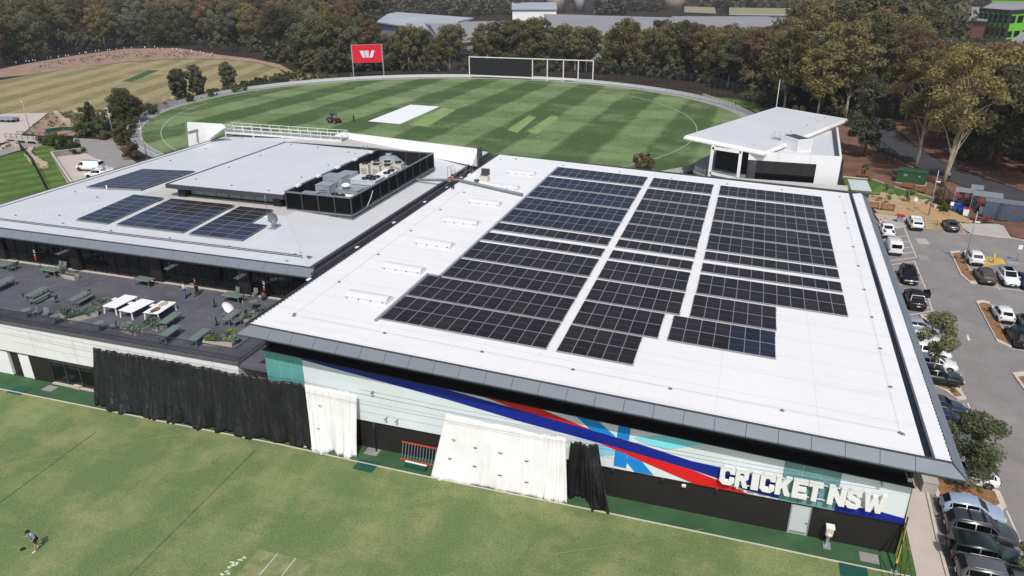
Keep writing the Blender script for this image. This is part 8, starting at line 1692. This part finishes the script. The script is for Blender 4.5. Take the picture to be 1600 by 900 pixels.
# ================================================================ FAR BUILDINGS
def slab_building(name, label, poly, z, roof_m, wall_m, rise=0, loc=None, cat='building'):
    cx = sum(p[0] for p in poly)/len(poly); cy = sum(p[1] for p in poly)/len(poly); t = thing(name, label, cat, (cx, cy, 0))
    b = MB(); b.prism(shrink(poly, 1.0), 0, z-.05); b.build('wall', wall_m, t)
    n = len(poly); b = MB(); m0 = ((poly[0][0]+poly[3][0])/2, (poly[0][1]+poly[3][1])/2); m1 = ((poly[1][0]+poly[2][0])/2, (poly[1][1]+poly[2][1])/2)
    P4 = [(poly[0][0], poly[0][1], z), (poly[1][0], poly[1][1], z), (poly[2][0], poly[2][1], z), (poly[3][0], poly[3][1], z), (m0[0], m0[1], z+rise), (m1[0], m1[1], z+rise)]
    b.add(P4, [(0,1,5,4),(4,5,2,3),(0,4,3),(1,2,5)]); b.add([(p[0], p[1], p[2]-.4) for p in P4], [(0,1,5,4)[::-1],(4,5,2,3)[::-1]]); b.build('roof', roof_m, t)
    g = MB()
    for i in range(4): p_, q_ = poly[i], poly[(i+1) % 4]; g.beam((p_[0], p_[1], z-.2), (q_[0], q_[1], z-.2), .5, .6)
    g.build('gutter', 'warehouse_pale', t); return t
def winrow(t, a, c, z0, z1, n, mt_='dark_glass'):
    a, c = Vector(a), Vector(c); d = (c-a).normalized(); nr = Vector((d.y, -d.x))*.12
    for i in range(n):
        p_, q_ = a.lerp(c, (i+.15)/n)+nr, a.lerp(c, (i+.85)/n)+nr; b = MB(); b.add([(p_.x,p_.y,z0),(q_.x,q_.y,z0),(q_.x,q_.y,z1),(p_.x,p_.y,z1),(p_.x-nr.x*.9,p_.y-nr.y*.9,z0),(q_.x-nr.x*.9,q_.y-nr.y*.9,z0),(q_.x-nr.x*.9,q_.y-nr.y*.9,z1),(p_.x-nr.x*.9,p_.y-nr.y*.9,z1)], [(0,1,2,3),(0,3,7,4),(1,5,6,2),(3,2,6,7)]); b.build('window', mt_, t)
slab_building('warehouse', 'long low grey-roofed warehouse behind the trees above the sight screen', [(-111.85, 259.59), (-57.29, 317.73), (-100.34, 408.94), (-165.2, 359.82)], 10, 'warehouse_roof', 'warehouse_wall', 2.5)
slab_building('warehouse', 'pale blue roofed warehouse at the left end of the long warehouses', [(-193.4, 363.74), (-131.66, 306.03), (-155.77, 408.34), (-228.18, 458.13)], 10, 'warehouse_pale', 'warehouse_wall', 1.5)
slab_building('warehouse', 'grey warehouse roof in the middle of the row, right of the long one', [(-89.89, 331.15), (-20.3, 327.2), (-35.8, 448.84), (-133.58, 475.86)], 9, 'warehouse_roof', 'warehouse_wall', 1.5)
slab_building('warehouse', 'grey warehouse roof at the right end of the row', [(-34.47, 337.74), (13.58, 382.01), (1.99, 477.4), (-51.96, 464.94)], 9, 'warehouse_roof', 'warehouse_pale', 1.5)
t = slab_building('factory', 'pale factory far back at the upper left with a white flat roof', [(-560.24, 480.76), (-509.02, 514.94), (-619.04, 623.65), (-689.5, 593.45)], 8, 'warehouse_pale', 'warehouse_wall', 1.0)
slab_building('factory', 'white factory with a red roof edge far back above the left wood', [(-431.83, 530.42), (-417.41, 545.88), (-498.53, 651.12), (-525.13, 646.37)], 9, 'plastic_red', 'white_paint', .5); slab_building('factory', 'pale factory roof far back between the left trees', [(-542.42, 560.3), (-483.8, 586.09), (-637.0, 762.62), (-703.23, 728.52)], 8, 'warehouse_pale', 'warehouse_wall', 1.0)
slab_building('factory', 'white flat building far back above the long warehouse', [(-175.4, 538.56), (-143.51, 545.3), (-175.37, 661.58), (-213.14, 654.5)], 9, 'warehouse_pale', 'white_paint', .5); slab_building('factory', 'low yellow block building far back beside the second silo', [(-50.81, 527.46), (-30.18, 515.05), (-35.77, 588.66), (-58.7, 606.1)], 9, 'yellow_block', 'yellow_block', .5)
slab_building('factory', 'long pale shed far back at the top, right of the silos', [(-23.35, 562.62), (38.95, 560.02), (42.02, 654.97), (-28.06, 663.25)], 6, 'yellow_block', 'warehouse_wall', .4)
for i, (q, r_, h, lab) in enumerate((((-181.36, 684.78, 0.0), 9, 26, 'left concrete silo with rusty streaks at the top edge of the picture'), ((-83.78, 755.91, 0.0), 12, 24, 'broad pale concrete silo right of the dark conifers at the top edge'), ((-163.04, 700.77, 0.0), 5, 22, 'narrow white silo right of the rusty one'))):
    t = thing('silo', lab, 'silo', (q[0], q[1], 0)); b = MB(); b.ring((0,0,0), [(r_,0),(r_,h)], 28); b.build('shell', 'silo' if i < 2 else 'warehouse_pale', t, True); b = MB(); b.ring((0,0,h), [(r_+.2,0),(r_+.2,.4),(r_*.3,2.0)], 28); b.build('roof', 'warehouse_pale', t, True)
# bright green building at the upper right
gb = thing('green_building', 'lime green office building with dark window bays behind the right hand wood', 'building', (128.86, 492.63, 0))
q = [Vector(p) for p in [(111.76, 483.6), (120.26, 460.0), (160.26, 505.42), (177.43, 586.45), (139.35, 577.05)]]
b = MB(); b.prism([tuple(p) for p in q], 0, 14); b.build('wall', 'lime', gb); b = MB(); b.prism(shrink([tuple(p) for p in q], 2), 14.0, 14.4); b.build('roof', 'warehouse_roof', gb); b = MB()
for i in range(5): b.beam((q[i].x, q[i].y, 13.6), (q[(i+1) % 5].x, q[(i+1) % 5].y, 13.6), 1.0, 1.6)
b.build('roof_edge', 'dark_wall', gb); winrow(gb, q[0], q[1], 1.5, 5.5, 6); winrow(gb, q[0], q[1], 8, 12.0, 6); winrow(gb, q[1], q[2], 8.0, 11.5, 8); winrow(gb, q[1], q[2], 1.0, 4.0, 8)
for i in range(7): p_ = q[0].lerp(q[1], i/6); b = MB(); b.beam((p_.x+.3, p_.y-.8, 0), (p_.x+.3, p_.y-.8, 13), .9); b.build('pier', 'dark_wall', gb)
slab_building('green_shed', 'lime green shed with a pale roof behind the green office building', [(145.03, 605.31), (203.67, 580.52), (246.79, 709.1), (171.17, 710.42)], 17, 'warehouse_pale', 'lime', 2)
t = slab_building('office', 'grey glass office at the right edge below the lime green building', [(86.94, 324.7), (95.43, 297.1), (120.06, 350.88), (106.6, 381.29)], 9, 'warehouse_roof', 'container_blue', .3)
slab_building('brick_factory', 'brown brick factory left of the lime green building', [(101.16, 474.9), (111.9, 465.75), (147.88, 626.71), (137.8, 645.96)], 9, 'warehouse_roof', 'brick_wall', .5)
for i, (q, a, lab) in enumerate((((38.54, 680.17, 0.0), 10, 'white truck cab end of the left truck parked far beyond the right wood'), ((47.2, 663.03, 0.0), 12, 'long white box truck parked far beyond the right wood'))):
    t = thing('parked_truck', lab, 'truck', (q[0], q[1], 0), R(a)); b = MB(); b.cbox((0,0,2.6), (14 if i else 7, 3, 3.6)); b.build('box_body', 'white_paint', t, True); b = MB(); b.cbox((-9.2 if i else -5, 0, 1.9), (2.6, 2.8, 2.8)); b.build('cab', 'white_paint', t, True); b = MB(); b.cbox((-10.55 if i else -6.35, 0, 2.4), (.1, 2.4, 1.0)); b.build('windscreen', 'car_glass', t, True)
    for x in (-8.5, -4, 4, 5.5) if i else (-4.6, 0, 2): [MB().wheel((x, s_*1.3, .6), .6, .4).build('wheel', 'rubber', t, True) for s_ in (-1, 1)]
slab_building('depot', 'pale depot roof in the clearing behind the trees at the upper right', [(27.22, 545.68), (45.2, 535.33), (48.36, 599.41), (29.69, 604.22)], 5, 'warehouse_pale', 'warehouse_wall', .3) if 0 else None
sheet('depot_yard', [(-16.2, 507.73), (49.21, 486.53), (69.0, 707.3), (-26.98, 781.36)], .02, 'concrete_grey')
# far woodland: reads as one mass
def woodland(regions, n, seed, name, scl=1.0, lf=30, mt_='leaf_far'):
    """distant trees joined into one mass: clumps of leaf faces"""
    rnd = random.Random(seed); V_ = []; F_ = []
    src = []
    for i in (0, 1, 2, 3):
        cm, cl = crown_mesh(700+i, 15, 6.5, .5, 20, lf, .95/max(.6, scl**.5), .8); src.append(([tuple(v.co) for v in cm.vertices], [tuple(p.vertices) for p in cm.polygons])); bpy.data.meshes.remove(cm)
    for poly, n_ in regions:
        xs = [p[0] for p in poly]; ys = [p[1] for p in poly]; k = 0; tr = 0
        while k < n_ and tr < n_*40:
            tr += 1; x, y = rnd.uniform(min(xs), max(xs)), rnd.uniform(min(ys), max(ys))
            if not inside(x, y, poly): continue
            k += 1; v_, f_ = src[rnd.randrange(4)]; s_ = rnd.uniform(.8, 1.3)*scl; s_ = min(s_, top_scale(x, y, 15.0)) if name != 'distant_woodland' else s_
            if s_ <= .1: continue
            o_ = len(V_); V_ += [(v[0]*s_*1.1+x, v[1]*s_*1.1+y, v[2]*s_) for v in v_]; F_ += [tuple(i+o_ for i in f) for f in f_]
    me = bpy.data.meshes.new(name); me.from_pydata(V_, [], F_); me.materials.append(MATS[mt_]); o = bpy.data.objects.new(name, me); COL.objects.link(o); o['kind'] = 'stuff'
def far_woodland():
    rnd = random.Random(5); V_ = []; F_ = []; src = []
    for i in (0, 1, 2, 3):
        cm, cl = crown_mesh(700+i, 15, 6.5, .5, 18, 24, 1.15, .8); src.append(([tuple(v.co) for v in cm.vertices], [tuple(p.vertices) for p in cm.polygons])); bpy.data.meshes.remove(cm)
    k = 0
    while k < 1150:
        a = rnd.uniform(-120, 1720); D = 1/(1/400+(1/1500-1/400)*rnd.random()); lo = 650 if 575 < a < 1245 else 720 if a > 1495 else 500 if a < 575 else 430
        if 845 < a < 935 or 1030 < a < 1090 or 1250 < a < 1330: lo = 930 if a < 1200 else 760
        if D < lo: continue
        u = (a-800)/1136*(D*.917+13); x, y = u*math.cos(YW)+D*math.sin(YW), -u*math.sin(YW)+D*math.cos(YW)
        k += 1; v_, f_ = src[rnd.randrange(4)]; s_ = rnd.uniform(.8, 1.35); o_ = len(V_); V_ += [(v[0]*s_*1.15+x, v[1]*s_*1.15+y, v[2]*s_) for v in v_]; F_ += [tuple(i+o_ for i in f) for f in f_]
    me = bpy.data.meshes.new('distant_woodland'); me.from_pydata(V_, [], F_); me.materials.append(MATS['leaf_far']); o = bpy.data.objects.new('distant_woodland', me); COL.objects.link(o); o['kind'] = 'stuff'
far_woodland()
woodland([(TREEREG['leftback'], 130), (TREEREG['right3'], 60)], 0, 6, 'wood_canopy', 1.35, 34, 'leaf_dark')
woodland([(TREEREG['belt'], 190), (TREEREG['left'], 210), (TREEREG['right'], 30), ([p for p in TREEREG['right2'] if p[0] > 26], 60), (TREEREG['right3'], 90)], 0, 9, 'understorey', .42, 22, 'leaf_dark')

# ================================================================ AIR
hz = MB(); hz.box(-1300, -60, -1.2, 900, 2000, 40.0)
t = bpy.data.materials.new('haze_air'); t.use_nodes = True; n_ = t.node_tree; n_.nodes.remove(n_.nodes['Principled BSDF']); pv_ = n_.nodes.new('ShaderNodeVolumePrincipled')
pv_.inputs['Density'].default_value = 0.00012; pv_.inputs['Color'].default_value = (.86, .90, 1.0, 1); n_.links.new(pv_.outputs[0], n_.nodes['Material Output'].inputs['Volume'])
MATS['haze_air'] = t; struct('haze', hz, 'haze_air', 'stuff')
